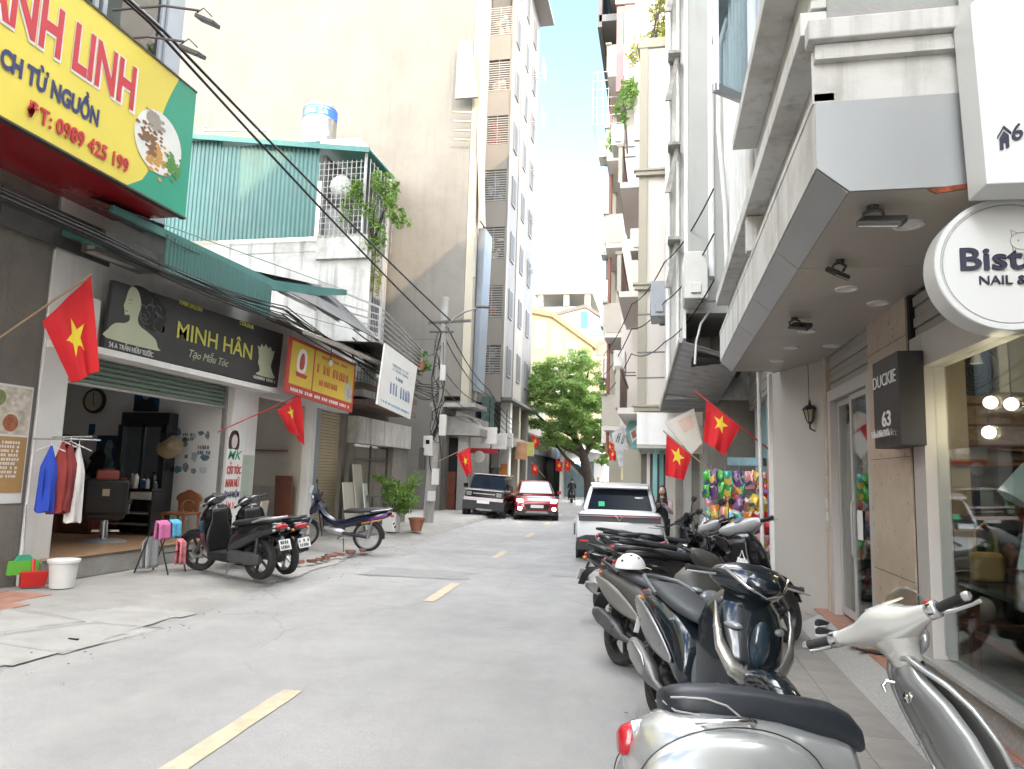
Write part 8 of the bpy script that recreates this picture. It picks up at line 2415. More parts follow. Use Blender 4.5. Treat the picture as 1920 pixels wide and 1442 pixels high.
# boxy pale mini SUV parked half on the kerb
P = []
P.append(('windscreen', m_carglass, [(0.92, -0.66, 1.02), (0.92, 0.66, 1.02), (0.62, 0.62, 1.50), (0.62, -0.62, 1.50)], (0.025, 0, 0.01)))
P.append(('bonnet', m_carpink, [(0.95, -0.74, 1.005), (0.95, 0.74, 1.005), (1.60, 0.73, 0.985), (1.60, -0.73, 0.985)], (0, 0, 0.03)))
P.append(('roof_panel', m_carpink, [(-1.5, -0.66, 1.59), (-1.5, 0.66, 1.59), (0.55, 0.66, 1.585), (0.55, -0.66, 1.585)], (0, 0, 0.03)))
P.append(('front_panel', m_blackgl, [(1.60, -0.70, 0.74), (1.60, 0.70, 0.74), (1.58, 0.72, 0.96), (1.58, -0.72, 0.96)], (0.025, 0, 0)))
P.append(('grille_bar', m_rimsil, [(1.63, -0.42, 0.85), (1.63, 0.42, 0.85), (1.63, 0.42, 0.88), (1.63, -0.42, 0.88)], (0.012, 0, 0)))
P.append(('bumper_strip', m_carpink, [(1.62, -0.76, 0.60), (1.62, 0.76, 0.60), (1.62, 0.76, 0.72), (1.62, -0.76, 0.72)], (0.04, 0, 0)))
P.append(('bumper', m_cladding, [(1.58, -0.80, 0.26), (1.58, 0.80, 0.26), (1.62, 0.80, 0.59), (1.62, -0.80, 0.59)], (0.05, 0, 0)))
P.append(('number_plate', m_plate, [(1.675, -0.24, 0.50), (1.675, 0.24, 0.50), (1.675, 0.24, 0.61), (1.675, -0.24, 0.61)], (0.01, 0, 0)))
P.append(('skid_plate', m_rimsil, [(1.63, -0.25, 0.24), (1.63, 0.35, 0.24), (1.64, 0.35, 0.30), (1.64, -0.25, 0.30)], (0.02, 0, 0)))
for s_ in (-1, 1):
    P.append(('headlight', m_clear, [(1.625, s_ * 0.48, 0.78), (1.625, s_ * 0.68, 0.78), (1.625, s_ * 0.68, 0.93), (1.625, s_ * 0.48, 0.93)], (0.02, 0, 0)))
    P.append(('mirror', m_blackgl, [(0.72, s_ * 0.82, 1.04), (0.72, s_ * 0.98, 1.04), (0.72, s_ * 0.98, 1.2), (0.72, s_ * 0.82, 1.2)], (0.09, 0, 0)))
for g_ in side_glass([(-1.4, 1.02), (-1.38, 1.46), (0.5, 1.48), (0.78, 1.02)], 0.74, 0.96, 0.68, 1.58):
    P.append(('side_window', m_carglass, g_, (0, 0.015 if g_[0][1] > 0 else -0.015, 0)))
body = [(-1.6, 0.34, 0.94, 0.70, 0.70, 0.74, 0.66), (-1.5, 0.28, 0.98, 0.76, 0.74, 0.79, 0.68), (0.5, 0.28, 0.98, 0.77, 0.75, 0.80, 0.68), (1.0, 0.28, 1.0, 0.77, 0.74, 0.80, 0.68), (1.45, 0.28, 0.98, 0.77, 0.73, 0.79, 0.68), (1.58, 0.32, 0.95, 0.72, 0.70, 0.76, 0.68), (1.6, 0.4, 0.9, 0.68, 0.66, 0.7, 0.66)]
cabin = [(-1.56, 0.96, 1.48, 0.72, 0.66), (-1.45, 0.96, 1.58, 0.74, 0.67), (0.3, 0.96, 1.60, 0.74, 0.67), (0.58, 0.96, 1.56, 0.74, 0.67), (0.70, 0.96, 1.4, 0.74, 0.68), (0.95, 0.96, 1.0, 0.73, 0.70)]
car('boxy_mini_suv', 'boxy pale pink and black mini SUV parked with two wheels on the pavement', (-6.78, 28.6, 0.07), rad(-86), m_blackgl, body, cabin, (-1.5, 1.55, 0.80, 0.22, 0.60), (-1.05, 1.08), 0.34, P, roll=-0.055)

# ---------------------------------------------------------------- people
m_skin = mat('skin', (0.50, 0.32, 0.24), 0.55, var=0.05)
m_hair = mat('brown_hair', (0.045, 0.02, 0.012), 0.5, var=0.3, scale=20)


def skin_body(parent, joints, edges, m, name='body'):
    me = bpy.data.meshes.new(name)
    me.from_pydata([j[0] for j in joints], edges, [])
    o = bpy.data.objects.new(name, me)
    sc.collection.objects.link(o)
    o.parent = parent
    sk = o.modifiers.new('skin', 'SKIN')
    for i, (p, r) in enumerate(joints):
        d = me.skin_vertices[0].data[i]
        d.radius = (r, r * 0.9)
        d.use_root = (i == 0)
    ss = o.modifiers.new('sub', 'SUBSURF')
    ss.levels = ss.render_levels = 1
    sk.use_smooth_shade = True
    me.materials.append(m)
    return o


def person(label, loc, rz, pose, top_m, low_m, hair_m, long_hair=True, scale=1.0):
    """pose 'phone': standing with a phone held up; 'sit': sitting astride a motorbike"""
    t = thing('person', label, 'person', loc, rz)
    t.scale = (scale, scale, scale)
    J = [((0, 0, 0.93), 0.12), ((0, 0, 1.12), 0.105), ((0.01, 0, 1.3), 0.115), ((0.0, 0, 1.42), 0.05), ((0.02, 0, 1.52), 0.05)]
    E_ = [(0, 1), (1, 2), (2, 3), (3, 4)]
    for s_ in (-1, 1):
        b = len(J)
        if pose == 'phone':
            el, wr_ = (0.06, s_ * 0.22, 1.10), (0.24, s_ * 0.07, 1.26)
            hip, kn, an, to = (0, s_ * 0.09, 0.88), (0.03, s_ * 0.10, 0.47), (0, s_ * 0.10, 0.08), (0.14, s_ * 0.11, 0.03)
        else:
            el, wr_ = (0.16, s_ * 0.24, 1.12), (0.42, s_ * 0.25, 1.08)
            hip, kn, an, to = (0.02, s_ * 0.10, 0.90), (0.40, s_ * 0.17, 0.78), (0.32, s_ * 0.18, 0.38), (0.46, s_ * 0.18, 0.34)
        J += [((0.0, s_ * 0.16, 1.37), 0.055), (el, 0.04), (wr_, 0.028), ((wr_[0] + 0.06, wr_[1] - s_ * 0.01, wr_[2] + 0.03), 0.03)]
        E_ += [(2, b), (b, b + 1), (b + 1, b + 2), (b + 2, b + 3)]
        for k in range(5):
            f = (k - 2) * 0.018
            J.append(((wr_[0] + 0.12 - 0.02 * (k == 0) - 0.01 * abs(k - 2), wr_[1] + f * (1 if k else 1.8), wr_[2] + 0.055 - 0.02 * (k == 0)), 0.008))
            E_.append((b + 3, len(J) - 1))
        c = len(J)
        J += [(hip, 0.085), (kn, 0.055), (an, 0.036), (to, 0.03)]
        E_ += [(0, c), (c, c + 1), (c + 1, c + 2), (c + 2, c + 3)]
    skin_body(t, J, E_, m_skin)
    hd = MB().ell((0.04, 0, 1.60), (0.092, 0.075, 0.115), 16, 12)
    for i in range(len(hd.v)):
        p = V(hd.v[i])
        if p.x > 0.1 and abs(p.y) < 0.018 and 1.56 < p.z < 1.61:
            p.x += 0.018
        hd.v[i] = tuple(p)
    head = hd.build('head', m_skin, t, 80)
    for s_ in (-1, 1):
        MB().ell((0.118, s_ * 0.03, 1.605), (0.008, 0.013, 0.007), 8, 6).build('eye', m_blackpl, head)
        MB().ell((0.035, s_ * 0.076, 1.595), (0.02, 0.008, 0.028), 8, 6).build('ear', m_skin, head)
    MB().ell((0.120, 0, 1.545), (0.008, 0.022, 0.006), 8, 6).build('mouth', m_red, head)
    q = MB().ell((0.015, 0, 1.625), (0.105, 0.09, 0.11), 16, 10)
    q.v = [tuple(V((min(p[0], 0.085 if p[2] < 1.66 else 0.2), p[1], p[2]))) for p in q.v]
    if long_hair:
        q.loft([rYZ(0, 0, w, d, 2, 14) and [V((-0.055 + d * math.cos(a * PI / 7), w * math.sin(a * PI / 7), z)) for a in range(14)] for z, w, d in ((1.66, 0.085, 0.06), (1.55, 0.105, 0.065), (1.42, 0.12, 0.06), (1.30, 0.11, 0.045), (1.2, 0.07, 0.02))])
    q.build('hair', hair_m, t, 80)
    # clothing
    MB().loft([[V((x + d * math.cos(a * PI / 8), w * math.sin(a * PI / 8), z)) for a in range(16)] for z, x, w, d in ((0.86, 0, 0.155, 0.125), (1.0, 0, 0.15, 0.12), (1.12, 0, 0.135, 0.115), (1.28, 0.01, 0.155, 0.125), (1.38, 0.0, 0.165, 0.09), (1.435, 0.0, 0.08, 0.06))]).build('top', low_m if pose == 'phone' else top_m, t, 70)
    for s_ in (-1, 1):
        b = [p for p, r in J]
        i0 = 5 if s_ < 0 else 18
        sh_, el, wr_ = V(J[i0][0]), V(J[i0 + 1][0]), V(J[i0 + 2][0])
        MB().tube([sh_ - V((0, s_ * 0.03, -0.01)), sh_ + V((0, s_ * 0.02, -0.03)), sh_.lerp(el, 0.6), el, el.lerp(wr_, 0.6), wr_], [0.055, 0.066, 0.06, 0.055, 0.05, 0.045], 12).build('sleeve', top_m, t, 70)
        hp_, kn, an = V(J[i0 + 9][0]), V(J[i0 + 10][0]), V(J[i0 + 11][0])
        MB().tube([hp_ + V((0, 0, 0.06)), hp_.lerp(kn, 0.5), kn, kn.lerp(an, 0.6), an + V((0, 0, 0.03))], [0.10, 0.095, 0.08, 0.075, 0.07], 12).build('trouser_leg', low_m, t, 70)
        MB().loft([rYZ(x, 0.035, w, 0.035, 2.5, yc=an.y) for x, w in ((-0.07, 0.03), (0.0, 0.04), (0.1, 0.042), (0.19, 0.03))], True).build('shoe', m_blackpl, t, 60, xf=Matrix.Translation(V((an.x, 0, an.z - 0.07))))
    return t


woman = person('woman in black with a pink-striped white jacket holding a phone beside the white car', (0.02, 16.0, 0.0), rad(-95), 'phone', mat('jacket_pale', (0.58, 0.45, 0.46), 0.8, var=0.3, scale=12), mat('black_dress', (0.012, 0.012, 0.014), 0.8), m_hair, True, 0.89)
t = MB().cbox((0.0, 0.0, 0.0), (0.01, 0.075, 0.155)).build('phone', m_blackgl, None, bev=0.006)
t.location = (-0.0, 15.74, 1.20)
t.rotation_euler = (0.0, 0, rad(-95))
tag(t, 'black phone held up by the woman beside the white car', 'phone')


# ---------------------------------------------------------------- flags
m_flag = mat('flag_red', (0.58, 0.012, 0.018), 0.75, 0, 0.05, 3)
m_star = mat('flag_yellow', (0.72, 0.55, 0.03), 0.7, 0, 0.03, 3)
m_bamboo = mat('bamboo_pole', (0.36, 0.26, 0.15), 0.6, 0, 0.1, 5)
m_redpole = mat('red_pole', (0.45, 0.03, 0.03), 0.5)


def flag(label, root, tip, A, B, A2, B2, amp=0.05, seed=0, polem=m_bamboo, star=True, r=0.012, sc_star=1.0, n=20, sv=0.44):
    t = thing('flag', label, 'flag', group='red flags with a yellow star')
    A, B, A2, B2 = V(A), V(B), V(A2), V(B2)
    nrm = (B - A).cross(A2 - A).normalized()
    if nrm.y > 0:
        nrm = -nrm
    q = random.Random(seed)
    ph = [q.uniform(0, 6) for _ in range(3)]

    def f(u, v, off=0.0):
        p = A.lerp(B, u).lerp(A2.lerp(B2, u), v)
        w = amp * (0.25 + v) * (math.sin(u * 7.5 + ph[0] + v * 1.3) + 0.5 * math.sin(u * 15 + ph[1] - v * 2))
        return p + nrm * (w + off)
    MB().tube([root, tip], r, 8).build('pole', polem, t)
    MB().sheet(lambda a, b: f(a, b), n, n).build('cloth', m_flag, t, 180)
    if star:
        w_, h_ = (B - A).length, ((A2 - A).length + (B2 - B).length) / 2
        R_ = 0.30 * min(w_, h_) * sc_star
        for off in (0.004, -0.004):
            pts = []
            for k in range(10):
                a = PI / 2 + k * PI / 5
                rr_ = R_ if k % 2 == 0 else R_ * 0.4
                pts.append((0.5 - rr_ * math.cos(a) / w_, sv - rr_ * math.sin(a) / h_))
            c = (0.5, sv)
            mb = MB()
            vs, fs = [f(*c, off)], []
            # subdivide each spoke triangle so the star follows the folds
            m_ = 4
            for k in range(10):
                p, q2 = pts[k], pts[(k + 1) % 10]
                base = len(vs)
                for i in range(1, m_ + 1):
                    for j in range(2):
                        e = p if j == 0 else q2
                        vs.append(f(c[0] + (e[0] - c[0]) * i / m_, c[1] + (e[1] - c[1]) * i / m_, off))
                fs.append((0, base, base + 1))
                for i in range(m_ - 1):
                    fs.append((base + 2 * i, base + 2 * i + 2, base + 2 * i + 3, base + 2 * i + 1))
            mb.add(vs, fs).build('star', m_star, t, 180)
    return t


flag('large red flag with yellow star hanging at the left salon pillar', (-7.98, 6.2, 2.2), (-7.30, 7.85, 4.10), (-7.30, 7.83, 4.07), (-7.40, 7.27, 3.34), (-7.22, 8.02, 2.84), (-7.34, 7.78, 2.66), 0.035, 3, sc_star=0.95, sv=0.5)
flag('small red flag on a pole in front of the yellow shop sign', (-7.9, 11.75, 2.28), (-7.28, 13.56, 3.18), (-7.29, 13.54, 3.16), (-7.35, 12.78, 2.79), (-7.25, 13.85, 2.15), (-7.32, 13.25, 2.42), 0.05, 7, m_redpole, sc_star=0.7, sv=0.3)
flag('red flag with star on the utility pole beside the mini SUV', (-6.95, 21.6, 1.95), (-5.75, 21.5, 2.53), (-5.77, 21.5, 2.50), (-6.19, 21.5, 2.24), (-5.69, 21.5, 1.70), (-5.86, 21.5, 1.58), 0.04, 5, sc_star=0.9)
flag('large red flag with star on a red-tipped pole above the snack rack', (1.62, 11.5, 2.14), (0.50, 11.5, 3.05), (0.68, 11.5, 2.89), (1.18, 11.5, 2.50), (0.63, 11.45, 2.27), (0.95, 11.5, 2.05), 0.03, 9, m_redpole, sc_star=0.85, sv=0.3)
flag('red flag with upright star in front of the tilted white sign', (0.94, 13.5, 1.78), (0.03, 13.5, 2.55), (0.09, 13.5, 2.48), (0.54, 13.5, 2.13), (0.07, 13.45, 1.74), (0.40, 13.5, 1.66), 0.02, 11, sc_star=1.0, sv=0.36)
for k, (x, y, z, s_, lab) in enumerate(((-6.5, 47, 2.5, 0.75, 'left of the pair of far red flags under the tree'), (-5.95, 47, 2.52, 0.7, 'right of the pair of far red flags under the tree'), (-7.95, 46, 4.0, 0.8, 'far red flag high at the grey block corner'), (-7.75, 45, 2.2, 0.7, 'far red flag low in the shade behind the red car'), (-1.98, 29, 2.95, 0.55, 'red flag at the right edge of the tree crown'), (-1.55, 24, 2.5, 0.4, 'small red flag under the grey shop sign'))):
    flag(lab, (x + s_ * 0.9, y, z - s_ * 0.9), (x - s_ * 0.4, y, z + s_ * 0.5), (x - s_ * 0.35, y, z + s_ * 0.45), (x + s_ * 0.25, y, z + s_ * 0.1), (x - s_ * 0.35, y - 0.05, z - s_ * 0.6), (x + s_ * 0.2, y, z - s_ * 0.65), 0.05, 20 + k, n=10)

# ---------------------------------------------------------------- utility pole and cables
up = thing('utility_pole', 'concrete utility pole crowded with boxes and cables on the left pavement', 'pole')
PB, PT = V((-7.12, 21.8, 0.0)), V((-6.83, 21.8, 7.3))
MB().tube([PB, PB.lerp(PT, 0.5), PT], [0.17, 0.145, 0.12], 14).build('shaft', mat('pole_concrete', (0.36, 0.355, 0.34), 0.85, 0, 0.12, 2, dirt=0.4), up, 60)
MB().beam((-7.35, 21.7, 6.45), (-5.95, 21.7, 6.5), 0.08, 0.08).beam((-7.3, 21.7, 6.15), (-6.5, 21.7, 6.15), 0.06, 0.06).build('crossarm', m_darksteel, up)
MB().tube([(-6.8, 21.7, 6.3), (-6.45, 21.65, 6.6), (-6.1, 21.6, 6.78), (-5.7, 21.5, 6.86)], 0.03, 8).build('lamp_arm', m_steel, up, 60)
MB().cbox((-5.5, 21.45, 6.88), (0.45, 0.16, 0.07), 0.2).build('street_lamp', m_lampgrey, up, bev=0.02)
for k, (x, z, w_, h_, m) in enumerate(((-7.12, 2.5, 0.30, 0.62, m_whitepl), (-6.68, 3.15, 0.2, 0.65, m_whitepl), (-6.75, 4.8, 0.15, 0.5, m_whitepl), (-6.85, 1.55, 0.2, 0.5, m_whitepl), (-6.95, 0.95, 0.22, 0.3, m_whitepl), (-7.3, 2.1, 0.18, 0.7, m_darksteel))):
    MB().box(x - w_ / 2, x + w_ / 2, 21.45, 21.62, z - h_ / 2, z + h_ / 2).build('meter_box', m, up, bev=0.015)
MB().box(-7.18, -7.06, 21.44, 21.452, 2.55, 2.68).build('meter_window', m_carglass, up)
for k in range(9):
    q = random.Random(100 + k)
    z0 = q.uniform(3.2, 6.2)
    pts = []
    for i in range(9):
        f = i / 8
        pts.append((-6.9 + 0.18 * math.sin(k + f * 5) + q.uniform(-0.04, 0.04), 21.6 - 0.1 * math.sin(f * 3), z0 * (1 - f) + (1.2 + 0.3 * k) * f if k % 2 else z0 - 0.9 * math.sin(f * PI) - f * 0.3))
    MB().tube(pts, q.uniform(0.012, 0.022), 6).build('cable', m_cable, up, 60)


def wire(label, pts, sag=0.0, r=0.012, n=14, seed=0, grp='overhead cables'):
    """cable strung over posts with a sag in every span"""
    out = []
    for i in range(len(pts) - 1):
        a, b = V(pts[i]), V(pts[i + 1])
        for k in range(n + (i == len(pts) - 2)):
            f = k / n
            p = a.lerp(b, f)
            p.z -= 4 * sag * f * (1 - f)
            out.append(p)
    o = MB().tube(out, r, 6).build('overhead_cable', m_cable, None, 60)
    tag(o, label, 'cable', grp)


wire('thick black cable crossing the top left corner, left of the pair', [(-6.85, -6, 7.9), (-6.95, 8.0, 7.72), (-6.95, 21.7, 6.2)], 0.1, 0.022)
wire('thick black cable crossing the top left corner, right of the pair', [(-6.6, -6, 7.7), (-6.70, 8.0, 7.55), (-6.6, 21.7, 6.5)], 0.08, 0.022)
for k in range(8):
    q = random.Random(200 + k)
    dz, dx = q.uniform(-0.1, 0.1), q.uniform(-0.1, 0.1)
    place_ = ('lowest', 'second', 'third', 'fourth', 'fifth', 'sixth', 'seventh', 'topmost')[k]
    wire('%s cable of the black bundle along the left shop fronts' % place_, [(-7.0 + dx, -4, 4.75 + 0.02 * k), (-7.02 + dx, 7.5, 4.52 + dz * 0.8), (-7.0 + dx, 12.2, 4.42 + 0.04 * k), (-6.85 + dx, 17.3, 4.15 + dz), (-6.9, 21.7, 3.9 + 0.08 * k)], q.uniform(0.03, 0.12), q.uniform(0.010, 0.018), seed=k, grp='cable bundle on the left')
wire('thin pale wire under the yellow food sign', [(-7.1, -2, 5.1), (-7.1, 8.5, 4.95), (-7.6, 15.5, 5.6)], 0.15, 0.007)
wire('thin wire sagging across the dark signboard roof', [(-7.1, 4, 4.9), (-7.2, 12, 4.7), (-6.9, 21.7, 5.9)], 0.2, 0.006)
for k in range(5):
    wire('%s cable running from the utility pole toward the grey block' % ('first', 'second', 'third', 'fourth', 'fifth')[k], [(-6.8 + 0.03 * k, 21.75, 6.45 - 0.5 * (k > 1) - 0.55 * k), (-7.3, 30, 5.3 - 0.25 * k), (-7.9, 40, 4.6 - 0.2 * k)], 0.25 + 0.05 * k, 0.02 - 0.002 * k, grp='cables beyond the pole')
for k in range(4):
    q = random.Random(500 + k)
    wire('%s slack cable looping from the pole over the gate house' % ('lowest', 'lower', 'upper', 'highest')[k], [(-6.9, 21.7, 4.2 + 0.5 * k), (-7.0 + 0.1 * k, 19.0, 4.1 + 0.35 * k), (-7.1, 15.5, 4.35 + 0.2 * k)], 0.25 + 0.1 * q.random(), 0.016, grp='slack cables at the pole')
for k in range(3):
    wire('%s thin cable along the right facades' % ('lowest', 'middle', 'highest')[k], [(0.75, 10.7, 4.6 + 0.7 * k), (0.05, 14.0, 4.3 + 0.8 * k), (-0.7, 17.0, 4.6 + 0.6 * k), (-1.9, 24.0, 4.4 + 0.7 * k), (-2.7, 34.0, 4.6 + 0.5 * k)], 0.15, 0.012, grp='cables on the right')
t = thing('junction_box', 'white junction boxes hung on the cables beside the mini SUV', 'box')
for k, (x, y, z) in enumerate(((-7.5, 31, 3.0), (-7.7, 34, 2.9), (-8.0, 37, 3.1))):
    MB().box(x - 0.35, x + 0.35, y, y + 0.25, z, z + 0.75).build('box', m_whitepl, t, bev=0.02)
    MB().tube([(x, y + 0.1, z + 0.75), (x, y + 0.1, z + 2.0)], 0.03, 6).build('hanger', m_cable, t)
rs = thing('round_street_sign', 'round white sign on a thin post above the mini SUV', 'sign', (-8.0, 31.5, 0))
MB().tube([(0, 0, 0.1), (0, 0, 2.3)], 0.025, 6).build('post', m_steel, rs)
MB().lathe([(0, 0.02), (0.25, 0.02), (0.26, 0), (0.25, -0.02), (0, -0.02)], (0, -0.05, 2.45), (0, -1, 0), 24).build('disc', m_whitepl, rs)
fs_ = thing('red_fascia_sign', 'red and white shop fascia behind the round white sign', 'sign')
bx('panel', m_paper, fs_, -9.0, -7.9, 33.0, 33.1, 2.9, 3.7)
bx('red_strip', m_red, fs_, -8.95, -7.5, 32.95, 32.99, 2.65, 2.88)
os_ = thing('orange_pillar_sign', 'orange banner on the pillar behind the red car', 'sign')
bx('panel', mat('orange_print', (0.6, 0.24, 0.07), 0.6, var=0.15, scale=4), os_, -8.85, -8.4, 39.5, 39.58, 1.0, 2.3)
sy = thing('yellow_green_sign', 'faded orange and yellow sign above the red car', 'sign')
bx('panel', mat('orange_faded', (0.45, 0.25, 0.13), 0.6, var=0.2, scale=3), sy, -8.3, -7.6, 41, 41.1, 2.6, 3.6)
bx('yellow_part', mat('yellow_faded', (0.45, 0.42, 0.12), 0.6, var=0.2, scale=3), sy, -7.6, -7.2, 41, 41.1, 2.8, 3.6)

# ---------------------------------------------------------------- snack rack
sr = thing('snack_rack', 'wire rack hung full of snack packets against the angled wall', 'rack')
q = MB()
for k in range(9):
    z = 0.3 + k * 0.19
    q.tube([(0.80, 12.35, z), (1.66, 12.0, z)], 0.006, 5)
for k in range(5):
    f = k / 4
    q.tube([(0.80 + 0.86 * f, 12.37 - 0.35 * f, 0.05), (0.80 + 0.86 * f, 12.37 - 0.35 * f, 1.92)], 0.008, 5)
q.build('wire_grid', m_steel, sr)
pk_cols = [('red', (0.5, 0.03, 0.03)), ('green', (0.06, 0.33, 0.06)), ('yellow', (0.6, 0.42, 0.05)), ('blue', (0.04, 0.12, 0.38)), ('orange', (0.55, 0.2, 0.04)), ('white', (0.6, 0.6, 0.58)), ('pink', (0.55, 0.25, 0.25)), ('purple', (0.15, 0.07, 0.2)), ('teal', (0.05, 0.35, 0.3)), ('brown', (0.25, 0.13, 0.07))]
pk_mesh = {}


def packet_mesh(cn_, c, var):
    if (cn_, var) in pk_mesh:
        return pk_mesh[(cn_, var)]
    m = mat('packet_' + cn_, c, 0.25, 0.2, 0.15, 8)
    alt = ((0.6, 0.58, 0.5), (0.55, 0.42, 0.08), tuple(min(0.7, 0.2 + x * 0.8) for x in c[::-1]), (0.04, 0.05, 0.12))[var]
    m2 = mat('packet_print_%s_%d' % (cn_, var), alt, 0.3, var=0.3, scale=25)
    rg = [[V((w * math.cos(a * PI / 6), d * math.sin(a * PI / 6) - 0.03, z)) for a in range(12)] for z, w, d in ((0.0, 0.055, 0.003), (-0.02, 0.058, 0.012), (-0.07, 0.062, 0.03), (-0.13, 0.06, 0.028), (-0.18, 0.058, 0.01), (-0.2, 0.056, 0.003))]
    o1 = MB().loft(rg).build('packet', m, None, 60)
    z0, z1 = ((-0.03, -0.07), (-0.09, -0.17), (-0.05, -0.13), (-0.12, -0.16))[var]
    fr = lambda z: 0.003 + 0.03 * max(0.0, math.sin(PI * min(1, max(0, -z / 0.2)))) ** 0.8
    o2 = MB().sheet(lambda u_, v_: V(((u_ - 0.5) * (0.1 if var != 2 else 0.06) + 0.008 * math.sin(v_ * 6 + var), -0.0325 - fr(z0 + (z1 - z0) * v_) * math.sqrt(max(0, 1 - ((u_ - 0.5) * 1.5) ** 2)), z0 + (z1 - z0) * v_ + 0.012 * math.sin(u_ * 7 + var))), 8, 4).build('print', m2, None, 60)
    pk_mesh[(cn_, var)] = (o1.data, o2.data)
    bpy.data.objects.remove(o1)
    bpy.data.objects.remove(o2)
    return pk_mesh[(cn_, var)]


rown = ('bottom', 'second', 'third', 'fourth', 'fifth', 'sixth', 'seventh', 'eighth', 'top')
q = random.Random(77)
for r_ in range(9):
    for c_ in range(9):
        f = (c_ + 0.5) / 8 - 0.12
        if q.random() < 0.06:
            continue
        zone = 1 if f < 0.25 and r_ > 5 else (2 if f > 0.7 else 0)
        cn_, col = pk_cols[1] if zone == 1 and q.random() < 0.7 else (pk_cols[q.choice((0, 0, 6, 4, 2))] if zone == 2 else q.choice(pk_cols))
        me1, me2 = packet_mesh(cn_, col, q.randrange(4))
        t = thing('snack_packet', '%s snack packet in the %s row of the rack' % (cn_, rown[r_]), 'snack packet', (0.80 + 0.86 * f + q.uniform(-0.02, 0.02), 12.33 - 0.35 * f - 0.03, 0.30 + r_ * 0.19 + q.uniform(-0.02, 0.03)), rad(-22) + q.uniform(-0.3, 0.3), 'snack packets on the rack')
        k = q.uniform(1.05, 1.5)
        t.scale = (k, k, k)
        t.rotation_euler = (q.uniform(-0.3, 0.15), q.uniform(-0.45, 0.45), rad(-22) + q.uniform(-0.6, 0.6))
        for nm, me in (('bag', me1), ('print', me2)):
            o = bpy.data.objects.new(nm, me)
            sc.collection.objects.link(o)
            o.parent = t
t = thing('blue_box_stack', 'pale blue carton on top of the snack rack', 'box', (1.35, 12.2, 1.92), rad(-22))
MB().box(-0.28, 0.28, -0.12, 0.12, 0, 0.13).build('carton', mat('carton_blue', (0.25, 0.42, 0.48), 0.6, var=0.2, scale=8), t, bev=0.006)

# ---------------------------------------------------------------- street tree
st_ = thing('street_tree', 'large green street tree arching over the far road', 'tree', (-4.5, 47.5, 0))
trk = MB()
trk.tube([(0, 0, 0), (-0.1, 0, 1.5), (-0.5, 0, 3.0), (-1.2, 0, 4.4), (-1.8, 0.1, 6.0), (-2.2, 0.2, 8.0)], [0.42, 0.36, 0.30, 0.22, 0.15, 0.06], 10)
tr_o = trk.build('trunk', m_bark, st_, 60)
lim = [((-0.5, 0, 3.0), (0.5, 0.2, 4.6), (0.9, 0.3, 6.4)), ((-1.2, 0, 4.4), (-2.8, -0.1, 5.0), (-4.2, 0, 6.2)), ((-1.2, 0, 4.4), (-2.4, -0.8, 4.8), (-3.4, -1.5, 5.0)), ((-1.8, 0.1, 6.0), (-0.6, 0.6, 7.4), (-0.3, 0.6, 9.0)), ((-0.1, 0, 1.5), (-1.6, -0.2, 2.9), (-2.9, -0.3, 4.4)), ((-0.5, 0, 3.0), (-1.6, -0.6, 3.5), (-2.2, -1.0, 3.9)), ((-1.5, 0, 5.2), (-2.9, 0.5, 7.2), (-3.6, 0.8, 8.6))]
for a, b, c in lim:
    MB().tube([a, V(a).lerp(V(b), 0.5) + V((0, 0, 0.1)), b, c], [0.2, 0.16, 0.11, 0.04], 7).build('limb', m_bark, st_, 60)
mb = MB()
q = random.Random(9)
for k in range(80):
    f = q.random()
    while True:
        p = V((q.uniform(-1, 1), q.uniform(-1, 1), q.uniform(-1, 1)))
        if p.length < 1 and p.z > -0.75:
            break
    c = V((-1.35, -0.2, 6.5)) + V((p.x * 3.3, p.y * 2.4, p.z * 3.9))
    leaf_mesh(mb, c, 420, (1.1, 1.0, 0.6), 0.12, 300 + k, clumps=7)
for k in range(10):
    c = V((q.uniform(-0.2, 1.2), q.uniform(-1, 1), q.uniform(2.8, 5.0)))
    leaf_mesh(mb, c, 320, (0.8, 0.7, 0.5), 0.13, 400 + k, clumps=6)
stuff(mb.build('crown', leafmat('leaf_tree', (0.10, 0.19, 0.045), (0.24, 0.36, 0.11)), st_))

# ---------------------------------------------------------------- houses closing the street
m_yelw = mat('yellow_house_paint', (0.40, 0.345, 0.225), 0.8, 0, 0.05, 0.3)
m_farwin = mat('far_window', (0.30, 0.30, 0.28), 0.3, 0, 0.1, 1)
fy = thing('yellow_house', 'yellow house closing the street behind the tree', 'building')
MB().prism([(-16, 0), (-5.9, 0), (-5.9, 13.0), (-9.5, 15.7), (-11.8, 16.2), (-16, 16.2)], (0, 62, 0), UX, UZ, (0, 8, 0)).build('wall', m_yelw, fy)
MB().prism([(-16, 16.2), (-11.8, 16.2), (-9.5, 15.7), (-5.7, 12.9), (-5.5, 13.2), (-9.4, 16.1), (-11.7, 16.7), (-16, 16.7)], (0, 61.7, 0), UX, UZ, (0, 8.6, 0)).build('roof_edge', mat('orange_trim', (0.42, 0.28, 0.15), 0.8), fy)
for x0, x1, z0, z1 in ((-11.1, -10.1, 12.9, 15.4), (-9.5, -8.7, 12.4, 14.5), (-8.2, -7.3, 11.5, 13.4), (-11.1, -10.1, 9.2, 11.4), (-9.5, -8.7, 9.0, 11.2), (-8.0, -7.2, 8.6, 10.6), (-11.0, -10.0, 5.5, 7.8), (-9.0, -8.0, 5.5, 7.8)):
    w = bx('window', m_paper, fy, x0, x1, 61.9, 61.99, z0, z1)
    bx('pane', m_farwin, w, x0 + 0.12, x1 - 0.12, 61.86, 61.895, z0 + 0.12, z1 - 0.12)
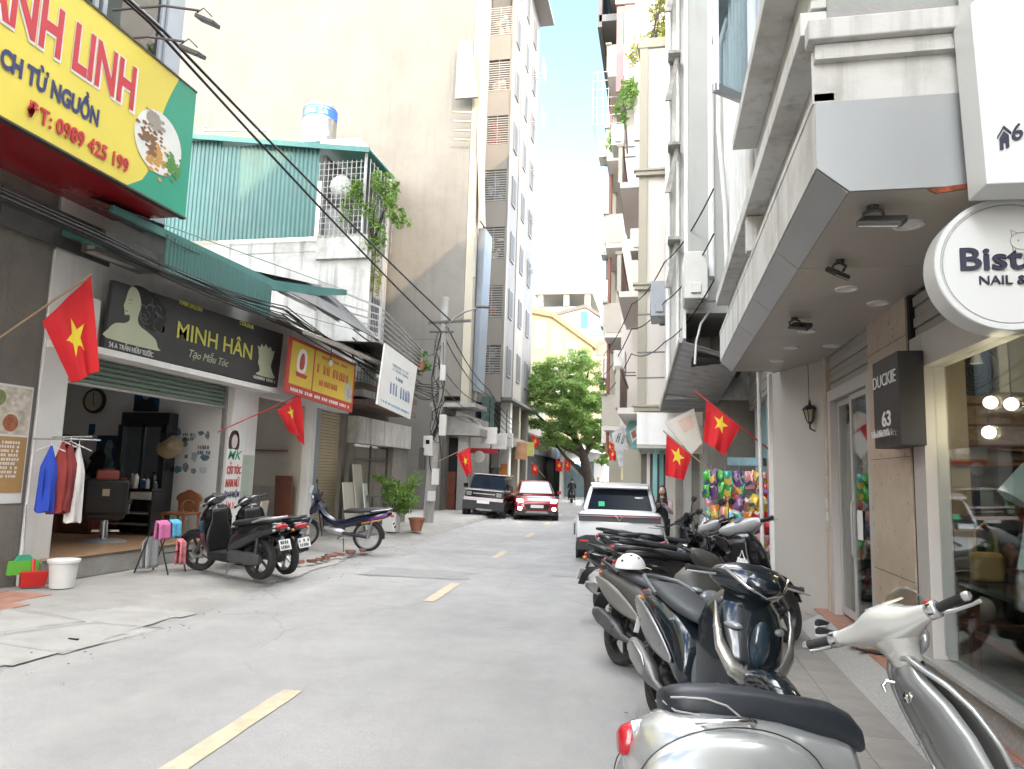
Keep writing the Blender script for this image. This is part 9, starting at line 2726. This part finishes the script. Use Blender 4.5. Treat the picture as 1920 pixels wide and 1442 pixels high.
for k in range(4):
    bx('shopfront', (m_black, mat('shop_teal', (0.15, 0.28, 0.28), 0.4), m_black, mat('shop_grey', (0.3, 0.32, 0.33), 0.5))[k], fy, -14 + 2.2 * k, -12.0 + 2.2 * k, 61.8, 61.99, 0, 3.2)
    bx('shop_fascia', (m_white, m_paper, mat('fascia_blue', (0.2, 0.3, 0.35), 0.5), m_white)[k], fy, -14 + 2.2 * k, -12.0 + 2.2 * k, 61.4, 61.79, 3.2, 4.2)
fw2 = thing('white_blue_house', 'white house with a pale blue roof terrace above the yellow house', 'building')
bx('wall', m_bluegrey, fw2, -14.2, -7.9, 80, 90, 0, 21.0)
bx('roof_slab', m_creampaint, fw2, -14.4, -7.7, 79.6, 90, 22.4, 23.0)
for x in (-14.0, -11.0, -8.6):
    bx('terrace_post', m_creampaint, fw2, x, x + 0.6, 79.8, 80.4, 21.0, 22.4)
for x in (-13.6, -12.4):
    bx('window', m_farwin, fw2, x, x + 0.7, 79.9, 79.98, 18.8, 20.4)
fg = thing('grey_gable_house', 'pale grey house with teal blinds behind the yellow house', 'building')
MB().prism([(-10.6, 0), (-5.5, 0), (-5.5, 17.0), (-7.4, 18.4), (-10.6, 17.6)], (0, 70, 0), UX, UZ, (0, 6, 0)).build('wall', mat('pale_house', (0.45, 0.45, 0.40), 0.8), fg)
MB().prism([(-10.7, 17.6), (-7.4, 18.4), (-5.3, 17.0), (-5.2, 17.3), (-7.4, 18.75), (-10.7, 17.95)], (0, 69.8, 0), UX, UZ, (0, 6.4, 0)).build('roof', m_greydk, fg)
bx('teal_blind', mat('bright_teal', (0.06, 0.42, 0.42), 0.6), fg, -7.9, -7.2, 69.9, 69.98, 16.4, 18.0)
fc = thing('cream_terrace_house', 'cream terraced house right of the tree with a teal awning', 'building')
bx('wall', mat('peach_paint', (0.52, 0.42, 0.33), 0.8), fc, -6.6, 2, 63, 72, 0, 13.2)
bx('terrace_wall', m_white, fc, -5.2, 2, 62.6, 62.99, 9.6, 12.2)
bx('upper_wall', m_creampaint, fc, -5.0, 2, 66, 72, 13.2, 16.2)
bx('upper_void', mat('dim_opening', (0.07, 0.06, 0.06), 0.7), fc, -5.6, -4.3, 62.9, 62.98, 12.4, 13.6)
bx('blue_blind', mat('bright_teal', (0.06, 0.42, 0.42), 0.6), fc, -4.6, -3.6, 65.8, 65.9, 14.6, 16.2)
MB().add([(-6.3, 62, 14.0), (-4.4, 62, 14.0), (-4.4, 64, 15.2), (-6.3, 64, 14.8)], [(0, 1, 2, 3)]).build('awning', mat('bright_teal', (0.06, 0.42, 0.42)), fc, solid=0.05)
for x in (-4.9, -3.6, -2.3):
    bx('window', m_farwin, fc, x, x + 0.8, 62.5, 62.58, 10.2, 11.6)
t = thing('antenna_mast', 'thin antenna mast against the sky beside the far houses', 'antenna')
MB().tube([(-4.9, 70, 13), (-4.9, 70, 20.5)], 0.05, 5).tube([(-5.5, 70, 19.8), (-4.3, 70, 19.8)], 0.03, 4).tube([(-5.4, 70, 18.9), (-4.4, 70, 18.9)], 0.03, 4).build('mast', m_steel, t)
sh_ = thing('tree_shop_row', 'dark low shops with pale fascias under the tree', 'building')
bx('wall', m_greydk, sh_, -14, -9.0, 48, 61, 0, 5.2)
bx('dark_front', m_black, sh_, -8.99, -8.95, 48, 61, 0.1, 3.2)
bx('fascia', m_darksteel, sh_, -8.95, -8.7, 48, 61, 3.2, 4.0)
MB().add([(-8.9, 48, 4.6), (-6.9, 49, 3.9), (-6.9, 58, 3.9), (-8.9, 58, 4.6)], [(0, 1, 2, 3)]).build('awning', m_darksteel, sh_, solid=0.04)
fcor = thing('far_corner_shop', 'pale shop with glazed front at the bend below the tree', 'building')
bx('wall', m_white, fcor, -7.6, -4.2, 55, 61, 0, 4.2)
bx('glazed_front', mat('far_glass_front', (0.12, 0.17, 0.19), 0.2), fcor, -7.2, -5.0, 54.9, 54.99, 0.2, 2.9)
bx('fascia', m_paper, fcor, -7.5, -4.3, 54.8, 54.99, 3.0, 3.9)
bx('tube_light', mat('tube_lit', (0.9, 1.0, 1.0), 0.4, var=0, emit=5.0), fcor, -6.6, -5.8, 54.7, 54.78, 2.75, 2.82)
MB().add([(-7.8, 54.8, 4.1), (-4.0, 54.8, 3.6), (-4.0, 53.0, 3.4), (-7.8, 53.0, 3.9)], [(0, 1, 2, 3)]).build('awning', m_steel, fcor, solid=0.03)


def far_bike(label, loc, rz, m):
    t = thing('motorbike', label, 'motorbike', loc, rz, 'motorbikes under the tree')
    for x in (0, 1.25):
        MB().lathe([(0.2, -0.04), (0.28, -0.045), (0.29, 0), (0.28, 0.045), (0.2, 0.04), (0.2, -0.04)], (x, 0, 0.29), (0, 1, 0), 16).build('wheel', m_tyre, t, 40)
    MB().loft([rYZ(x, z, w, h, 2.4, 10) for x, z, w, h in ((-0.35, 0.72, 0.08, 0.06), (0.0, 0.66, 0.14, 0.14), (0.35, 0.52, 0.13, 0.18), (0.6, 0.36, 0.12, 0.1), (0.85, 0.5, 0.16, 0.22), (1.0, 0.85, 0.1, 0.16), (0.95, 1.0, 0.08, 0.06))]).build('body', m, t, 60)
    MB().loft([rYZ(x, z, w, h, 2.4, 10) for x, z, w, h in ((-0.3, 0.8, 0.08, 0.03), (0.0, 0.8, 0.13, 0.05), (0.4, 0.74, 0.1, 0.04))]).build('seat', m_seatblk, t, 60)
    MB().tube([(0.9, -0.34, 1.04), (0.93, 0, 1.02), (0.9, 0.34, 1.04)], 0.018, 6).build('handlebar', m_blackpl, t)
    MB().tube([(1.0, 0, 0.8), (1.25, 0, 0.29)], 0.04, 6).build('fork', m_engine, t)
    return t


fb = [(-5.6, 46.5, 100, m_blackgl, 'dark motorbike ridden by the far figure under the tree'), (-4.6, 48.5, 80, m_greydk, 'grey motorbike right of the far rider'), (-6.9, 45, 120, m_blackgl, 'dark motorbike in the shade left of the far rider'), (-7.6, 43, 60, m_carred, 'reddish motorbike parked beside the far shops'), (-7.35, 34.5, 200, m_whitepl, 'pale motorbike standing between the mini SUV and the red car')]
for x, y, a, m, lab in fb:
    far_bike(lab, (x, y, 0.02), rad(a), m)
person('far rider in black on a motorbike under the tree', (-5.62, 46.6, -0.1), rad(100), 'sit', mat('black_shirt', (0.015, 0.015, 0.018), 0.8), mat('black_dress', (0.012, 0.012, 0.014)), m_blackpl, False, 1.0)
person('far dark figure standing right of the rider near the white car roof', (-4.2, 49.5, 0.0), rad(-100), 'phone', mat('black_shirt', (0.015, 0.015, 0.018)), mat('black_dress', (0.012, 0.012, 0.014)), m_blackpl, False, 1.0)
